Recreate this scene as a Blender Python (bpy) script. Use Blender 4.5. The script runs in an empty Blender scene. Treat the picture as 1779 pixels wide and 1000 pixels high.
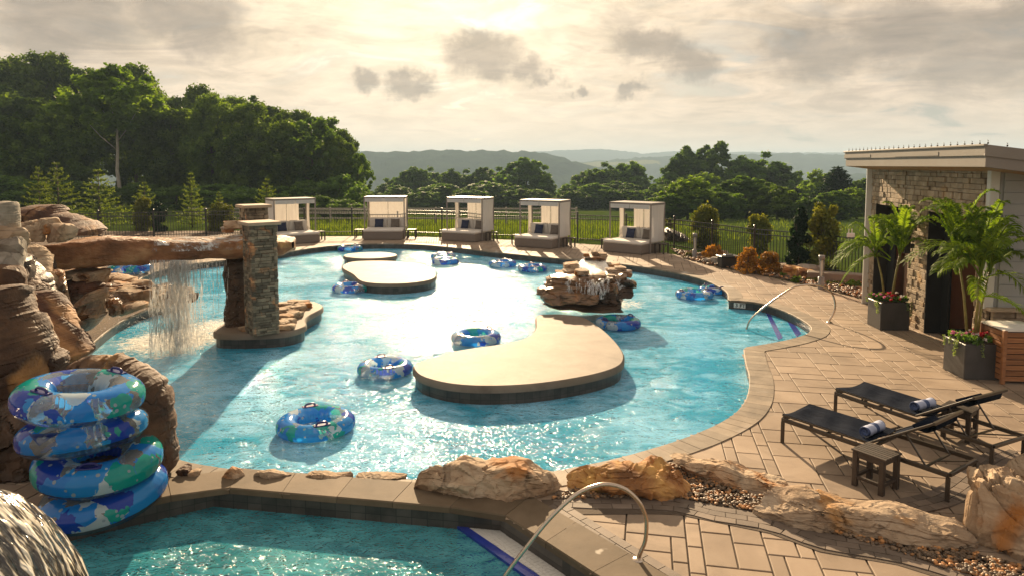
import bpy, math, random
import numpy as np
from mathutils import Vector, Matrix, noise as mnoise
from mathutils.geometry import delaunay_2d_cdt
R = math.radians
scn = bpy.context.scene
COL = scn.collection

# ------------------------------------------------------------------ camera
CAMH, F, PY, PX = 3.6, 1200.0, 381.0, 889.5
TH = math.atan((PY - 286.0) / F)
cd = bpy.data.cameras.new('camera'); cam = bpy.data.objects.new('camera', cd); COL.objects.link(cam)
cd.sensor_width = 36; cd.sensor_fit = 'HORIZONTAL'; cd.lens = 36 * F / 1779
cd.shift_y = -(500 - PY) / 1779
cd.clip_start = .1; cd.clip_end = 20000
cam.location = (0, 0, CAMH); cam.rotation_euler = (math.pi / 2 - TH, 0, 0)
scn.camera = cam

# ------------------------------------------------------------------ light
SUN_AZ, SUN_EL = R(-5.4), R(20.0)
SUNV = Vector((math.sin(SUN_AZ) * math.cos(SUN_EL), math.cos(SUN_AZ) * math.cos(SUN_EL), math.sin(SUN_EL)))
ld = bpy.data.lights.new('sun', 'SUN'); ld.energy = 5.0; ld.angle = R(.6); ld.color = (1, .75, .47)
sun = bpy.data.objects.new('sun', ld); COL.objects.link(sun)
sun.rotation_euler = SUNV.to_track_quat('Z', 'Y').to_euler()
scn.view_settings.view_transform = 'Standard'; scn.view_settings.look = 'None'
scn.view_settings.exposure = 1.18; scn.view_settings.gamma = 1
scn.view_settings.use_curve_mapping = False
scn.cycles.use_denoising = True
scn.cycles.max_bounces = 7; scn.cycles.transparent_max_bounces = 12; scn.cycles.diffuse_bounces = 3
scn.cycles.volume_bounces = 0; scn.cycles.sample_clamp_indirect = 4; scn.cycles.caustics_refractive = False; scn.cycles.caustics_reflective = False

class NT:
    """tiny helper for node trees"""
    def __init__(s, nt): s.nt = nt; nt.nodes.clear()
    def n(s, typ, props=None, **inp):
        nd = s.nt.nodes.new(typ)
        for k, v in (props or {}).items(): setattr(nd, k, v)
        for k, v in inp.items():
            k2 = int(k[1:]) if k[0] == 'i' and k[1:].isdigit() else k.replace('_', ' ')
            s.set(nd.inputs[k2], v)
        return nd
    def set(s, sock, v):
        if isinstance(v, bpy.types.NodeSocket): s.nt.links.new(v, sock)
        elif isinstance(v, bpy.types.Node): s.nt.links.new(v.outputs[0], sock)
        else:
            if hasattr(sock, 'default_value'):
                dv = sock.default_value
                if hasattr(dv, '__len__') and not hasattr(v, '__len__'): v = (v,) * len(dv)
                if hasattr(dv, '__len__') and len(dv) == 4 and len(v) == 3: v = (*v, 1)
                sock.default_value = v
    def m(s, op, a, b=0.0, c=0.0, clamp=False):
        return s.n('ShaderNodeMath', dict(operation=op, use_clamp=clamp), i0=a, i1=b, i2=c).outputs[0]
    def v(s, op, a, b=(0, 0, 0)):
        nd = s.n('ShaderNodeVectorMath', dict(operation=op), i0=a)
        if op == 'SCALE': s.set(nd.inputs['Scale'], b)
        else: s.set(nd.inputs[1], b)
        return nd.outputs[1] if op in ('DOT_PRODUCT', 'LENGTH', 'DISTANCE') else nd.outputs[0]
    def noise(s, vec, scale, detail=4, rough=.55, dist=0, out=0):
        return s.n('ShaderNodeTexNoise', None, Vector=vec, Scale=scale, Detail=detail, Roughness=rough, Distortion=dist).outputs[out]
    def ramp(s, fac, stops, interp='LINEAR'):
        nd = s.n('ShaderNodeValToRGB', None, Fac=fac); cr = nd.color_ramp; cr.interpolation = interp
        while len(cr.elements) < len(stops): cr.elements.new(.5)
        for e, (p, c) in zip(cr.elements, stops):
            e.position = p; e.color = (*c, 1) if hasattr(c, '__len__') else (c, c, c, 1)
        return nd.outputs[0]
    def sstep(s, x, a, b):
        nd = s.n('ShaderNodeMapRange', dict(interpolation_type='SMOOTHSTEP'), Value=x)
        nd.inputs['From Min'].default_value = a; nd.inputs['From Max'].default_value = b
        return nd.outputs[0]
    def mix(s, f, a, b, blend='MIX'):
        nd = s.n('ShaderNodeMix', dict(data_type='RGBA', blend_type=blend))
        s.set(nd.inputs[0], f); s.set(nd.inputs[6], a); s.set(nd.inputs[7], b)
        return nd.outputs[2]
    def mixs(s, f, a, b):
        nd = s.n('ShaderNodeMixShader'); s.set(nd.inputs[0], f); s.set(nd.inputs[1], a); s.set(nd.inputs[2], b); return nd.outputs[0]

# ------------------------------------------------------------------ world
w = bpy.data.worlds.new("World"); scn.world = w; w.use_nodes = True
t = NT(w.node_tree)
sky = t.n('ShaderNodeTexSky', dict(sky_type='NISHITA', sun_disc=False, sun_elevation=SUN_EL, sun_rotation=SUN_AZ, air_density=1.0, dust_density=2.0, ozone_density=1.0))
tc = t.n('ShaderNodeTexCoord').outputs['Generated']
sep = t.n('ShaderNodeSeparateXYZ', None, Vector=tc)
el = t.m('MAXIMUM', sep.outputs[2], 0.0)
inv = t.m('DIVIDE', 1.0, t.m('ADD', el, .16))
pl = t.v('SCALE', tc, inv)
pl = t.v('MULTIPLY', pl, (1, 1, 0))
n1 = t.noise(t.v('MULTIPLY', pl, (1.0, 1.25, 1)), 1.7, 10, .62, .9)
n2 = t.noise(t.v('ADD', pl, (5, 3, 1)), 3.6, 8, .6, .4)
sund = t.v('DOT_PRODUCT', tc, tuple(SUNV))
glow = t.m('POWER', t.m('MAXIMUM', sund, 0), 16.0)
glow2 = t.m('POWER', t.m('MAXIMUM', sund, 0), 50.0)
# lit cloud colours, thin to thick
cl = t.ramp(n1, [(.3, (2.6, 2.6, 2.6)), (.42, (3.7, 3.05, 2.4)), (.52, (4.9, 3.8, 2.75)), (.62, (3.2, 2.5, 1.95)), (.8, (2.15, 1.75, 1.42))])
fine = t.sstep(n2, .32, .68)
cl = t.mix(1.0, cl, t.ramp(fine, [(0, .70), (1, 1.16)]), 'MULTIPLY')
# horizon band
hz = t.m('POWER', t.m('SUBTRACT', 1.0, t.m('MINIMUM', t.m('MULTIPLY', el, 4.2), 1.0)), 1.5)
cl = t.mix(t.m('MULTIPLY', hz, .8), cl, (6.0, 4.7, 3.45))
base = t.mix(t.sstep(n1, .3, .42), t.mix(.82, t.v('SCALE', sky, .5), (2.7, 2.5, 2.15)), cl)
# separate darker puffs hanging in front of the bright veil
nd = t.noise(tc, 9.0, 7, .62, out=1)
dd = t.v('ADD', tc, t.v('SCALE', t.v('SUBTRACT', nd, (.5, .5, .5)), .14))
puff = None
def skydir(X, Y):
    v = Vector(((X - PX) / F, 1, -(Y - PY) / F)); v.rotate(Matrix.Rotation(-TH, 3, 'X')); return v.normalized()
for X, Y, r in [(850, 100, .075), (915, 118, .05), (955, 130, .03), (640, 140, .035), (715, 148, .045), (1130, 85, .06), (1195, 108, .055), (1105, 160, .03), (1000, 150, .02), (1420, 95, .09), (1560, 60, .11), (1700, 90, .12), (120, 25, .12), (330, 12, .10)]:
    d = skydir(X, Y)
    q = t.v('MULTIPLY', t.v('SUBTRACT', dd, tuple(d)), (1, 1, 1.7))
    k = t.sstep(t.v('LENGTH', q), r, r * .35)
    puff = k if puff is None else t.m('MAXIMUM', puff, k)
shade = t.mix(n2, (1.35, 1.15, 1.0), (2.3, 1.85, 1.45))
base = t.mix(t.m('MULTIPLY', puff, .62), base, shade)
add = t.mix(1.0, base, t.v('SCALE', t.n('ShaderNodeRGB').outputs[0], 1.0), 'MIX') if False else base
g1 = t.v('MULTIPLY', t.n('ShaderNodeCombineXYZ', None, X=glow, Y=glow, Z=glow).outputs[0], (3.4, 2.8, 1.8))
g2 = t.v('MULTIPLY', t.n('ShaderNodeCombineXYZ', None, X=glow2, Y=glow2, Z=glow2).outputs[0], (2.6, 2.2, 1.5))
fin = t.v('ADD', base, t.v('SCALE', g1, t.m('SUBTRACT', 1.0, t.m('MULTIPLY', puff, .7))))
fin = t.v('ADD', fin, t.v('SCALE', g2, t.m('SUBTRACT', 1.0, t.m('MULTIPLY', puff, .7))))
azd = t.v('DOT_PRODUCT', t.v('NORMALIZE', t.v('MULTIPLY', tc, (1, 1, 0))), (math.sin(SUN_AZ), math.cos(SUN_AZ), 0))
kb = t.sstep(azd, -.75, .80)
fin = t.v('MULTIPLY', fin, t.mix(kb, (1.02, 1.12, 1.32), (1.08, 1.08, 1.08)))  # unseen sky behind the camera made brighter and cooler as added shadow fill
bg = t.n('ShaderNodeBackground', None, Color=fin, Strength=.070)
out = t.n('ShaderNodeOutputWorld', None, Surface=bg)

# ------------------------------------------------------------------ placing helpers
def ray(X, Y):
    v = Vector(((X - PX) / F, 1, -(Y - PY) / F)); v.rotate(Matrix.Rotation(-TH, 3, 'X')); return v
def G(X, Y, z=0.0):
    v = ray(X, Y); s = (z - CAMH) / v.z; return Vector((v.x * s, v.y * s, z))
def P(X, Y, d):
    v = ray(X, Y); s = d / v.y; return Vector((v.x * s, d, CAMH + v.z * s))
def G2(X, Y, z=0.0):
    g = G(X, Y, z); return (g.x, g.y)

# ------------------------------------------------------------------ noise in numpy
def _h(i, j, k, s):
    n = (i * 374761393 + j * 668265263 + k * 2147483647 + s * 974634777) & 0xffffffff
    n = ((n ^ (n >> 13)) * 1274126177) & 0xffffffff
    return ((n ^ (n >> 16)) & 0xffff) / 65535.0
def vnoise(p, seed=0):
    p = np.asarray(p, float); f = np.floor(p).astype(np.int64); u = p - f; u = u * u * (3 - 2 * u)
    r = 0
    for a in (0, 1):
        for b in (0, 1):
            for c in (0, 1):
                wgt = (u[:, 0] if a else 1 - u[:, 0]) * (u[:, 1] if b else 1 - u[:, 1]) * (u[:, 2] if c else 1 - u[:, 2])
                r = r + wgt * _h(f[:, 0] + a, f[:, 1] + b, f[:, 2] + c, seed)
    return r * 2 - 1
def fbm(p, seed=0, o=4, g=.5):
    r = 0; a = 1; p = np.asarray(p, float)
    for i in range(o): r = r + a * vnoise(p, seed + i * 17); p = p * 2.03 + 7.7; a *= g
    return r

def facets(p, seed, freq=1.6):
    """flat broken planes: nearest cell decides the plane"""
    q = np.asarray(p, float) * freq; f = np.floor(q).astype(np.int64); best = np.full(len(q), 1e9); val = np.zeros(len(q))
    for a in (-1, 0, 1):
        for b in (-1, 0, 1):
            for c in (-1, 0, 1):
                i, j, k = f[:, 0] + a, f[:, 1] + b, f[:, 2] + c
                C_ = np.stack([i + _h(i, j, k, seed), j + _h(i, j, k, seed + 1), k + _h(i, j, k, seed + 2)], 1)
                d = q - C_; dd = (d ** 2).sum(1); m_ = dd < best; best[m_] = dd[m_]
                g = np.stack([_h(i, j, k, seed + 3) - .5, _h(i, j, k, seed + 4) - .5, _h(i, j, k, seed + 5) - .5], 1)
                v = (d * g).sum(1) * 1.3 + (_h(i, j, k, seed + 6) - .5) * .8; val[m_] = v[m_]
    return val
# ------------------------------------------------------------------ objects
def tag(o, label=None, cat=None, group=None, kind=None):
    if label: o['label'] = label
    if cat: o['category'] = cat
    if group: o['group'] = group
    if kind: o['kind'] = kind
    return o
def empty(name, loc=(0, 0, 0), rz=0.0, label=None, cat=None, group=None, kind=None):
    o = bpy.data.objects.new(name, None); COL.objects.link(o); o.location = loc; o.rotation_euler = (0, 0, rz)
    o.empty_display_size = .1
    return tag(o, label, cat, group, kind)
def copy_tree(o, parent=None):
    c = o.copy(); COL.objects.link(c)
    if parent: c.parent = parent
    for k in [x for x in o.children]: copy_tree(k, c)
    return c
def mesh_np(name, V, Fq, mat, parent=None, tint=None, smooth=False, loc=None):
    V = np.asarray(V, np.float32)
    if loc is not None: V = V - np.asarray(loc, np.float32)
    me = bpy.data.meshes.new(name); nf, k = Fq.shape
    me.vertices.add(len(V)); me.vertices.foreach_set('co', V.ravel())
    me.loops.add(nf * k); me.loops.foreach_set('vertex_index', Fq.astype(np.int32).ravel())
    me.polygons.add(nf); me.polygons.foreach_set('loop_start', np.arange(0, nf * k, k, dtype=np.int32))
    me.polygons.foreach_set('loop_total', np.full(nf, k, np.int32))
    me.polygons.foreach_set('use_smooth', np.full(nf, bool(smooth)))
    me.update(calc_edges=True); me.validate()
    if tint is not None:
        a = me.attributes.new('tint', 'FLOAT', 'FACE'); a.data.foreach_set('value', np.asarray(tint, np.float32))
    me.materials.append(mat)
    o = bpy.data.objects.new(name, me); COL.objects.link(o)
    if parent: o.parent = parent
    if loc is not None: o.location = loc
    return o
class MB:
    def __init__(s): s.v = []; s.f = []; s.t = []; s.sm = []
    def add(s, vs, fs, tint=.5, smooth=False):
        b = len(s.v); s.v.extend([tuple(x) for x in vs])
        for f in fs: s.f.append(tuple(i + b for i in f)); s.t.append(tint); s.sm.append(smooth)
    def box(s, c, sz, rz=0.0, tint=.5, M=None, bev=0.0):
        hx, hy, hz = sz[0] / 2, sz[1] / 2, sz[2] / 2; c = Vector(c)
        m = M if M is not None else Matrix.Rotation(rz, 3, 'Z')
        if bev <= 0:
            vs = [c + m @ Vector((x * hx, y * hy, z * hz)) for x in (-1, 1) for y in (-1, 1) for z in (-1, 1)]
            s.add(vs, [(0, 1, 3, 2), (4, 6, 7, 5), (0, 4, 5, 1), (2, 3, 7, 6), (0, 2, 6, 4), (1, 5, 7, 3)], tint)
        else:
            b = min(bev, hx * .9, hy * .9, hz * .9); vs = []; idx = {}
            for x in (-1, 1):
                for y in (-1, 1):
                    for z in (-1, 1):
                        for k in range(3):
                            q = [x * hx, y * hy, z * hz]
                            for j in range(3):
                                if j != k: q[j] -= (x, y, z)[j] * b
                            idx[(x, y, z, k)] = len(vs); vs.append(c + m @ Vector(q))
            fs = []
            for k in range(3):
                a, d = [j for j in range(3) if j != k]
                for sg in (-1, 1):
                    q = []
                    for (p_, r_) in ((-1, -1), (1, -1), (1, 1), (-1, 1)):
                        e = [0, 0, 0]; e[k] = sg; e[a] = p_; e[d] = r_; q.append(idx[(*e, k)])
                    fs.append(tuple(q))
            for k in range(3):      # edges run along k
                a, d = [j for j in range(3) if j != k]
                for p_ in (-1, 1):
                    for r_ in (-1, 1):
                        e0 = [0, 0, 0]; e0[a] = p_; e0[d] = r_; e1 = list(e0); e0[k] = -1; e1[k] = 1
                        fs.append((idx[(*e0, a)], idx[(*e1, a)], idx[(*e1, d)], idx[(*e0, d)]))
            for x in (-1, 1):
                for y in (-1, 1):
                    for z in (-1, 1): fs.append(tuple(idx[(x, y, z, k)] for k in range(3)))
            s.add(vs, fs, tint)
    def bar(s, a, b, w, h=None, tint=.5, up=Vector((0, 0, 1)), bev=0.0):
        a = Vector(a); b = Vector(b); h = h or w; d = b - a; L = d.length; x = d / L
        y = up.cross(x)
        if y.length < 1e-4: y = Vector((0, 1, 0)).cross(x)
        y.normalize(); z = x.cross(y)
        s.box((a + b) / 2, (L, w, h), M=Matrix((x, y, z)).transposed(), tint=tint, bev=bev)
    def tube(s, pts, r, n=8, tint=.5, cap=True):
        pts = [Vector(p) for p in pts]; m = len(pts); rs = r if hasattr(r, '__len__') else [r] * m
        vs = []; ref = Vector((0, 0, 1)); prev = None
        for i, p in enumerate(pts):
            d = (pts[min(i + 1, m - 1)] - pts[max(i - 1, 0)]).normalized()
            if prev is None:
                a = ref.cross(d)
                if a.length < .1: a = Vector((1, 0, 0)).cross(d)
            else: a = prev - d * prev.dot(d)
            a.normalize(); prev = a; b = d.cross(a)
            for k in range(n):
                q = 2 * math.pi * k / n; vs.append(p + (a * math.cos(q) + b * math.sin(q)) * rs[i])
        fs = [(i * n + k, i * n + (k + 1) % n, (i + 1) * n + (k + 1) % n, (i + 1) * n + k) for i in range(m - 1) for k in range(n)]
        if cap: fs += [tuple(range(n))[::-1], tuple((m - 1) * n + k for k in range(n))]
        s.add(vs, fs, tint, True)
    def lathe(s, prof, n=20, c=(0, 0, 0), tint=.5, smooth=True):
        vs = [(c[0] + r * math.cos(2 * math.pi * k / n), c[1] + r * math.sin(2 * math.pi * k / n), c[2] + z) for r, z in prof for k in range(n)]
        fs = [(i * n + k, i * n + (k + 1) % n, (i + 1) * n + (k + 1) % n, (i + 1) * n + k) for i in range(len(prof) - 1) for k in range(n)]
        s.add(vs, fs, tint, smooth)
    def prism(s, poly, z0, z1, tint=.5, top=True, bot=False, chamf=0.0):
        n = len(poly)
        if chamf:
            inner = offset_poly(poly, -chamf)
            vs = [(x, y, z0) for x, y in poly] + [(x, y, z1 - chamf) for x, y in poly] + [(x, y, z1) for x, y in inner]
            fs = [(i, (i + 1) % n, n + (i + 1) % n, n + i) for i in range(n)] + [(n + i, n + (i + 1) % n, 2 * n + (i + 1) % n, 2 * n + i) for i in range(n)]
            s.add(vs, fs, tint, True)
            s.add([(x, y, z1) for x, y in inner], [tuple(range(n))], tint)
            return
        vs = [(x, y, z0) for x, y in poly] + [(x, y, z1) for x, y in poly]
        fs = [(i, (i + 1) % n, n + (i + 1) % n, n + i) for i in range(n)]
        if top: fs.append(tuple(range(n, 2 * n)))
        if bot: fs.append(tuple(range(n))[::-1])
        s.add(vs, fs, tint)
    def build(s, name, mat, parent=None, loc=None, label=None):
        me = bpy.data.meshes.new(name)
        vs = s.v if loc is None else [(x - loc[0], y - loc[1], z - loc[2]) for x, y, z in s.v]
        me.from_pydata(vs, [], s.f)
        me.polygons.foreach_set('use_smooth', s.sm)
        a = me.attributes.new('tint', 'FLOAT', 'FACE'); a.data.foreach_set('value', s.t)
        me.update()
        me.materials.append(mat)
        o = bpy.data.objects.new(name, me); COL.objects.link(o)
        if loc is not None: o.location = loc
        if parent: o.parent = parent
        if label: o['label'] = label
        return o
def area2(p): return sum(p[i][0] * p[(i + 1) % len(p)][1] - p[(i + 1) % len(p)][0] * p[i][1] for i in range(len(p)))
def ccw(p): return list(p) if area2(p) > 0 else list(p)[::-1]
def offset_poly(poly, d):
    """poly is ccw; d>0 grows it"""
    n = len(poly); o = []
    for i in range(n):
        a = Vector(poly[i - 1]); b = Vector(poly[i]); c = Vector(poly[(i + 1) % n])
        e1 = (b - a).normalized(); e2 = (c - b).normalized()
        n1 = Vector((e1.y, -e1.x)); n2 = Vector((e2.y, -e2.x)); m = (n1 + n2)
        if m.length < .1: m = n1
        m.normalize(); k = min(1 / max(m.dot(n1), .4), 2.2)
        o.append(tuple(b + m * d * k))
    return o
def inside(poly, X, Y):
    X = np.asarray(X, float); Y = np.asarray(Y, float); r = np.zeros(X.shape, bool); n = len(poly)
    for i in range(n):
        x1, y1 = poly[i][0], poly[i][1]; x2, y2 = poly[(i + 1) % n][0], poly[(i + 1) % n][1]
        if y1 == y2: continue
        c = ((y1 > Y) != (y2 > Y)) & (X < (x2 - x1) * (Y - y1) / (y2 - y1) + x1); r ^= c
    return r
def smooth_path(pts, step, closed=False, sharp=()):
    """Catmull-Rom through the points; indices in sharp keep their corner"""
    n = len(pts); out = []; seg = n if closed else n - 1
    for i in range(seg):
        p1 = Vector(pts[i]); p2 = Vector(pts[(i + 1) % n])
        p0 = Vector(pts[(i - 1) % n]) if (closed or i > 0) and i not in sharp else p1 - (p2 - p1)
        j = (i + 1) % n
        p3 = Vector(pts[(i + 2) % n]) if (closed or i + 2 < n) and j not in sharp else p2 + (p2 - p1)
        m = max(1, int((p2 - p1).length / step))
        for k in range(m):
            t_ = k / m
            out.append(tuple(.5 * ((2 * p1) + (p2 - p0) * t_ + (2 * p0 - 5 * p1 + 4 * p2 - p3) * t_ ** 2 + (3 * p1 - p0 - 3 * p2 + p3) * t_ ** 3)))
    if not closed: out.append(tuple(pts[-1]))
    return out
def fill(outer, holes, extra=None):
    """triangles of outer minus holes"""
    vs = []; es = []
    for lp in [outer] + holes:
        b = len(vs); vs += [Vector((p[0], p[1])) for p in lp]; es += [(b + i, b + (i + 1) % len(lp)) for i in range(len(lp))]
    if extra is not None: vs += [Vector((p[0], p[1])) for p in extra]
    V, E, Fs, *_ = delaunay_2d_cdt(vs, es, [], 0, 1e-6)
    V = np.array([(v.x, v.y) for v in V]); Fs = [f for f in Fs]
    c = np.array([V[list(f)].mean(0) for f in Fs]); ok = inside(outer, c[:, 0], c[:, 1])
    for h in holes: ok &= ~inside(h, c[:, 0], c[:, 1])
    return V, [tuple(f) for f, k in zip(Fs, ok) if k]

# ------------------------------------------------------------------ materials
def pmat(name, cols, scale=3.0, rough=.7, bump=.3, bscale=20.0, detail=6, spec=.4, metal=0.0, tintamt=0.0, stretch=(1, 1, 1), rnd=True, coat=0.0, bdist=.02, sheen=0, hues=None, rough2=None, world=False, transl=0.0, dist=0.3, crack=0.0, stain=0.0):
    m = bpy.data.materials.new(name); m.use_nodes = True; t = NT(m.node_tree)
    if world: co = t.n('ShaderNodeNewGeometry').outputs['Position']
    else:
        co = t.n('ShaderNodeTexCoord').outputs['Object']
        if rnd:
            ri = t.n('ShaderNodeObjectInfo').outputs['Random']
            co = t.v('ADD', co, t.n('ShaderNodeCombineXYZ', None, X=t.m('MULTIPLY', ri, 31.0), Y=t.m('MULTIPLY', ri, 17.0), Z=t.m('MULTIPLY', ri, 53.0)).outputs[0])
    cs = t.v('MULTIPLY', co, stretch)
    n = t.noise(cs, scale, detail, .6, dist)
    k = len(cols)
    c = t.ramp(n, [(.28 + .44 * i / max(k - 1, 1), cols[i]) for i in range(k)]) if k > 1 else t.n('ShaderNodeRGB').outputs[0]
    if k == 1: c.default_value = (*cols[0], 1)
    if crack:
        sn = t.noise(t.v('MULTIPLY', cs, (.7, .7, 5.5)), 2.2, 5, .6, .8); c = t.mix(t.m('MULTIPLY', t.sstep(sn, .50, .66), .34), c, t.v('MULTIPLY', c, (.42, .36, .32)))
        sv = t.noise(t.v('ADD', cs, (3, 8, 1)), 1.1, 6, .65, .6); c = t.mix(t.m('MULTIPLY', t.sstep(sv, .52, .66), .5), c, t.v('MULTIPLY', c, (.40, .30, .25)))
    if stain:
        c = t.mix(t.m('MULTIPLY', t.sstep(t.noise(t.v('ADD', cs, (7, 2, 0)), .9, 7, .7, .8), .50, .60), stain), c, t.v('SCALE', c, .62)); c = t.mix(t.m('MULTIPLY', t.sstep(t.noise(t.v('ADD', cs, (1, 9, 0)), 2.6, 5, .6), .60, .68), stain * .6), c, t.v('SCALE', c, 1.3))
    if hues:
        n_h = t.noise(t.v('ADD', cs, (9, 4, 2)), hues[0], 3, .5, .5)
        c = t.mix(t.sstep(n_h, hues[2], hues[3]), c, hues[1])
    if tintamt:
        tn = t.n('ShaderNodeAttribute', dict(attribute_name='tint')).outputs['Fac']
        f = t.m('MULTIPLY_ADD', t.m('SUBTRACT', tn, .5), 2 * tintamt, 1.0)
        c = t.v('SCALE', c, f)
    b = t.noise(cs, bscale, 6, .65)
    if crack:
        vr = t.n('ShaderNodeTexVoronoi', dict(feature='DISTANCE_TO_EDGE'), Vector=t.v('ADD', cs, t.v('SCALE', t.noise(cs, 3, 3, .6, out=1), .5)), Scale=crack)
        ck = t.sstep(vr.outputs[0], .0, .05); b = t.m('ADD', t.m('MULTIPLY', b, .7), t.m('MULTIPLY', ck, .35)); c = t.mix(t.m('MULTIPLY', t.m('SUBTRACT', 1.0, ck), .45), c, t.v('SCALE', c, .35))
    bn = t.n('ShaderNodeBump', None, Strength=bump, Distance=bdist, Height=b)
    rg = t.m('MULTIPLY_ADD', b, (rough2 or .12), rough - .06)
    p = t.n('ShaderNodeBsdfPrincipled', None, Base_Color=c, Roughness=rg, Metallic=metal, Normal=bn)
    p.inputs['Specular IOR Level'].default_value = spec
    p.inputs['Coat Weight'].default_value = coat
    if sheen: p.inputs['Sheen Weight'].default_value = sheen
    sh = p.outputs[0]
    if transl:
        tr = t.n('ShaderNodeBsdfTranslucent', None, Color=c); sh = t.mixs(transl, sh, tr)
    t.n('ShaderNodeOutputMaterial', None, Surface=sh)
    return m
def leafmat(name, c1, c2, transl=.45, tcol=None):
    m = bpy.data.materials.new(name); m.use_nodes = True; t = NT(m.node_tree)
    tn = t.n('ShaderNodeAttribute', dict(attribute_name='tint')).outputs['Fac']
    ri = t.n('ShaderNodeObjectInfo').outputs['Random']
    c = t.mix(tn, c1, c2)
    c = t.v('SCALE', c, t.m('MULTIPLY_ADD', ri, .45, .78))
    p = t.n('ShaderNodeBsdfPrincipled', None, Base_Color=c, Roughness=.6)
    p.inputs['Specular IOR Level'].default_value = .07
    tr = t.n('ShaderNodeBsdfTranslucent', None, Color=t.v('MULTIPLY', c, tcol or (1.5, 1.5, .45)))
    t.n('ShaderNodeOutputMaterial', None, Surface=t.mixs(transl, p, tr))
    return m
M = {}
SAND = [(.30, .14, .055), (.46, .27, .125), (.60, .42, .24)]
M['rock_tan'] = pmat('sandstone', [(.24, .145, .075), (.42, .30, .19), (.56, .45, .32)], 2.2, .85, .9, 14, bdist=.03, hues=(1.6, (.40, .17, .045), .52, .68), tintamt=0, crack=1.2)
M['rock_pale'] = pmat('pale_sandstone', [(.25, .165, .095), (.40, .29, .19), (.50, .40, .29)], 1.6, .85, .9, 12, stretch=(1, 1, 3), bdist=.03, hues=(1.5, (.5, .25, .07), .6, .75), crack=1.2)
M['rock_rust'] = pmat('rust_sandstone', [(.10, .045, .02), (.36, .16, .05), (.6, .36, .14)], 2.4, .8, .9, 14, bdist=.03, hues=(2.0, (.62, .36, .1), .5, .7), crack=1.2)
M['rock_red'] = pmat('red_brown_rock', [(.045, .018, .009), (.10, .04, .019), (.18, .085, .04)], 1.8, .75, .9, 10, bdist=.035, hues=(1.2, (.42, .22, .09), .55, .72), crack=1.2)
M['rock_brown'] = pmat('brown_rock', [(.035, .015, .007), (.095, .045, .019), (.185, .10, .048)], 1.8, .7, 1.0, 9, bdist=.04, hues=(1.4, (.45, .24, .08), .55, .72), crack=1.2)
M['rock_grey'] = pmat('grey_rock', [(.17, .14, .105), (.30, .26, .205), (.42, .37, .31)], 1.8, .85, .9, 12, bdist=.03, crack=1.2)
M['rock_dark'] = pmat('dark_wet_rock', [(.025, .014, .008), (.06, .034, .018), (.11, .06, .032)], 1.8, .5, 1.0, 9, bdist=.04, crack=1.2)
M['rock_wet'] = pmat('wet_sandstone', [(.09, .04, .015), (.20, .105, .045), (.32, .19, .095)], 2.6, .32, .8, 16, bdist=.02, spec=.6, hues=(3, (.4, .17, .05), .52, .7), crack=1.2)
# ------------------------------------------------------------------ more materials
def mat_fn(name):
    m = bpy.data.materials.new(name); m.use_nodes = True; return m, NT(m.node_tree)
M['paver'] = pmat('paver', [(.225, .162, .11), (.295, .218, .152), (.345, .262, .19)], 1.3, .72, .3, 60, tintamt=.15, world=True, bdist=.004, hues=(.35, (.38, .285, .205), .5, .75), spec=.3, stain=.4)
M['joint'] = pmat('joint_sand', [(.07, .05, .035), (.11, .08, .055)], 6, .9, .3, 80, world=True)
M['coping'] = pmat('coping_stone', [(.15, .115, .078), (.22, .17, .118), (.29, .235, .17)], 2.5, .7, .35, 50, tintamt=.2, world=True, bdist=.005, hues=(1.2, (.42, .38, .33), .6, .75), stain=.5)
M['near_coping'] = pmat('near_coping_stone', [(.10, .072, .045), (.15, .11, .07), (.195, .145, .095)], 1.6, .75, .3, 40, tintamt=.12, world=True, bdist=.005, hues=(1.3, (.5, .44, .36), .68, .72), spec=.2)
M['brick'] = pmat('border_brick', [(.11, .082, .062), (.16, .12, .09), (.20, .155, .12)], 3, .7, .35, 60, tintamt=.25, world=True, bdist=.005)
M['concrete'] = pmat('island_concrete', [(.155, .12, .09), (.215, .17, .13), (.265, .215, .165)], 1.6, .65, .3, 45, world=True, bdist=.004, hues=(.7, (.19, .145, .10), .5, .7), rough2=.2, spec=.25, stain=.35)
M['dark_tile'] = None
def tile_mat(name, c1, c2, mortar, sx, sy, rough=.25):
    m, t = mat_fn(name)
    co = t.n('ShaderNodeNewGeometry').outputs['Position']
    sp = t.n('ShaderNodeSeparateXYZ', None, Vector=co)
    uv = t.n('ShaderNodeCombineXYZ', None, X=t.m('ADD', sp.outputs[0], t.m('MULTIPLY', sp.outputs[1], .7)), Y=sp.outputs[2]).outputs[0]
    br = t.n('ShaderNodeTexBrick', dict(offset=0), Vector=uv, Color1=c1, Color2=c2, Mortar=mortar, Scale=1.0)
    br.inputs['Mortar Size'].default_value = .004; br.inputs['Brick Width'].default_value = sx; br.inputs['Row Height'].default_value = sy
    n = t.noise(co, 5, 5); c = t.mix(1, br.outputs[0], t.ramp(n, [(.3, .6), (.7, 1.3)]), 'MULTIPLY')
    p = t.n('ShaderNodeBsdfPrincipled', None, Base_Color=c, Roughness=rough)
    t.n('ShaderNodeOutputMaterial', None, Surface=p); return m
M['dark_tile'] = tile_mat('waterline_tile', (.05, .045, .04), (.09, .08, .068), (.03, .03, .028), .15, .15, .35)
M['white_tile'] = pmat('white_mosaic', [(.74, .72, .66), (.8, .78, .72)], 3, .3, .1, 40, world=True)
M['blue_tile'] = pmat('blue_tile', [(.02, .035, .25), (.03, .06, .4)], 8, .2, .2, 60, world=True, coat=.3)
M['pool_floor'] = pmat('pool_floor', [(.36, .62, .66), (.45, .7, .73)], .8, .6, .1, 20, world=True)

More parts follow.
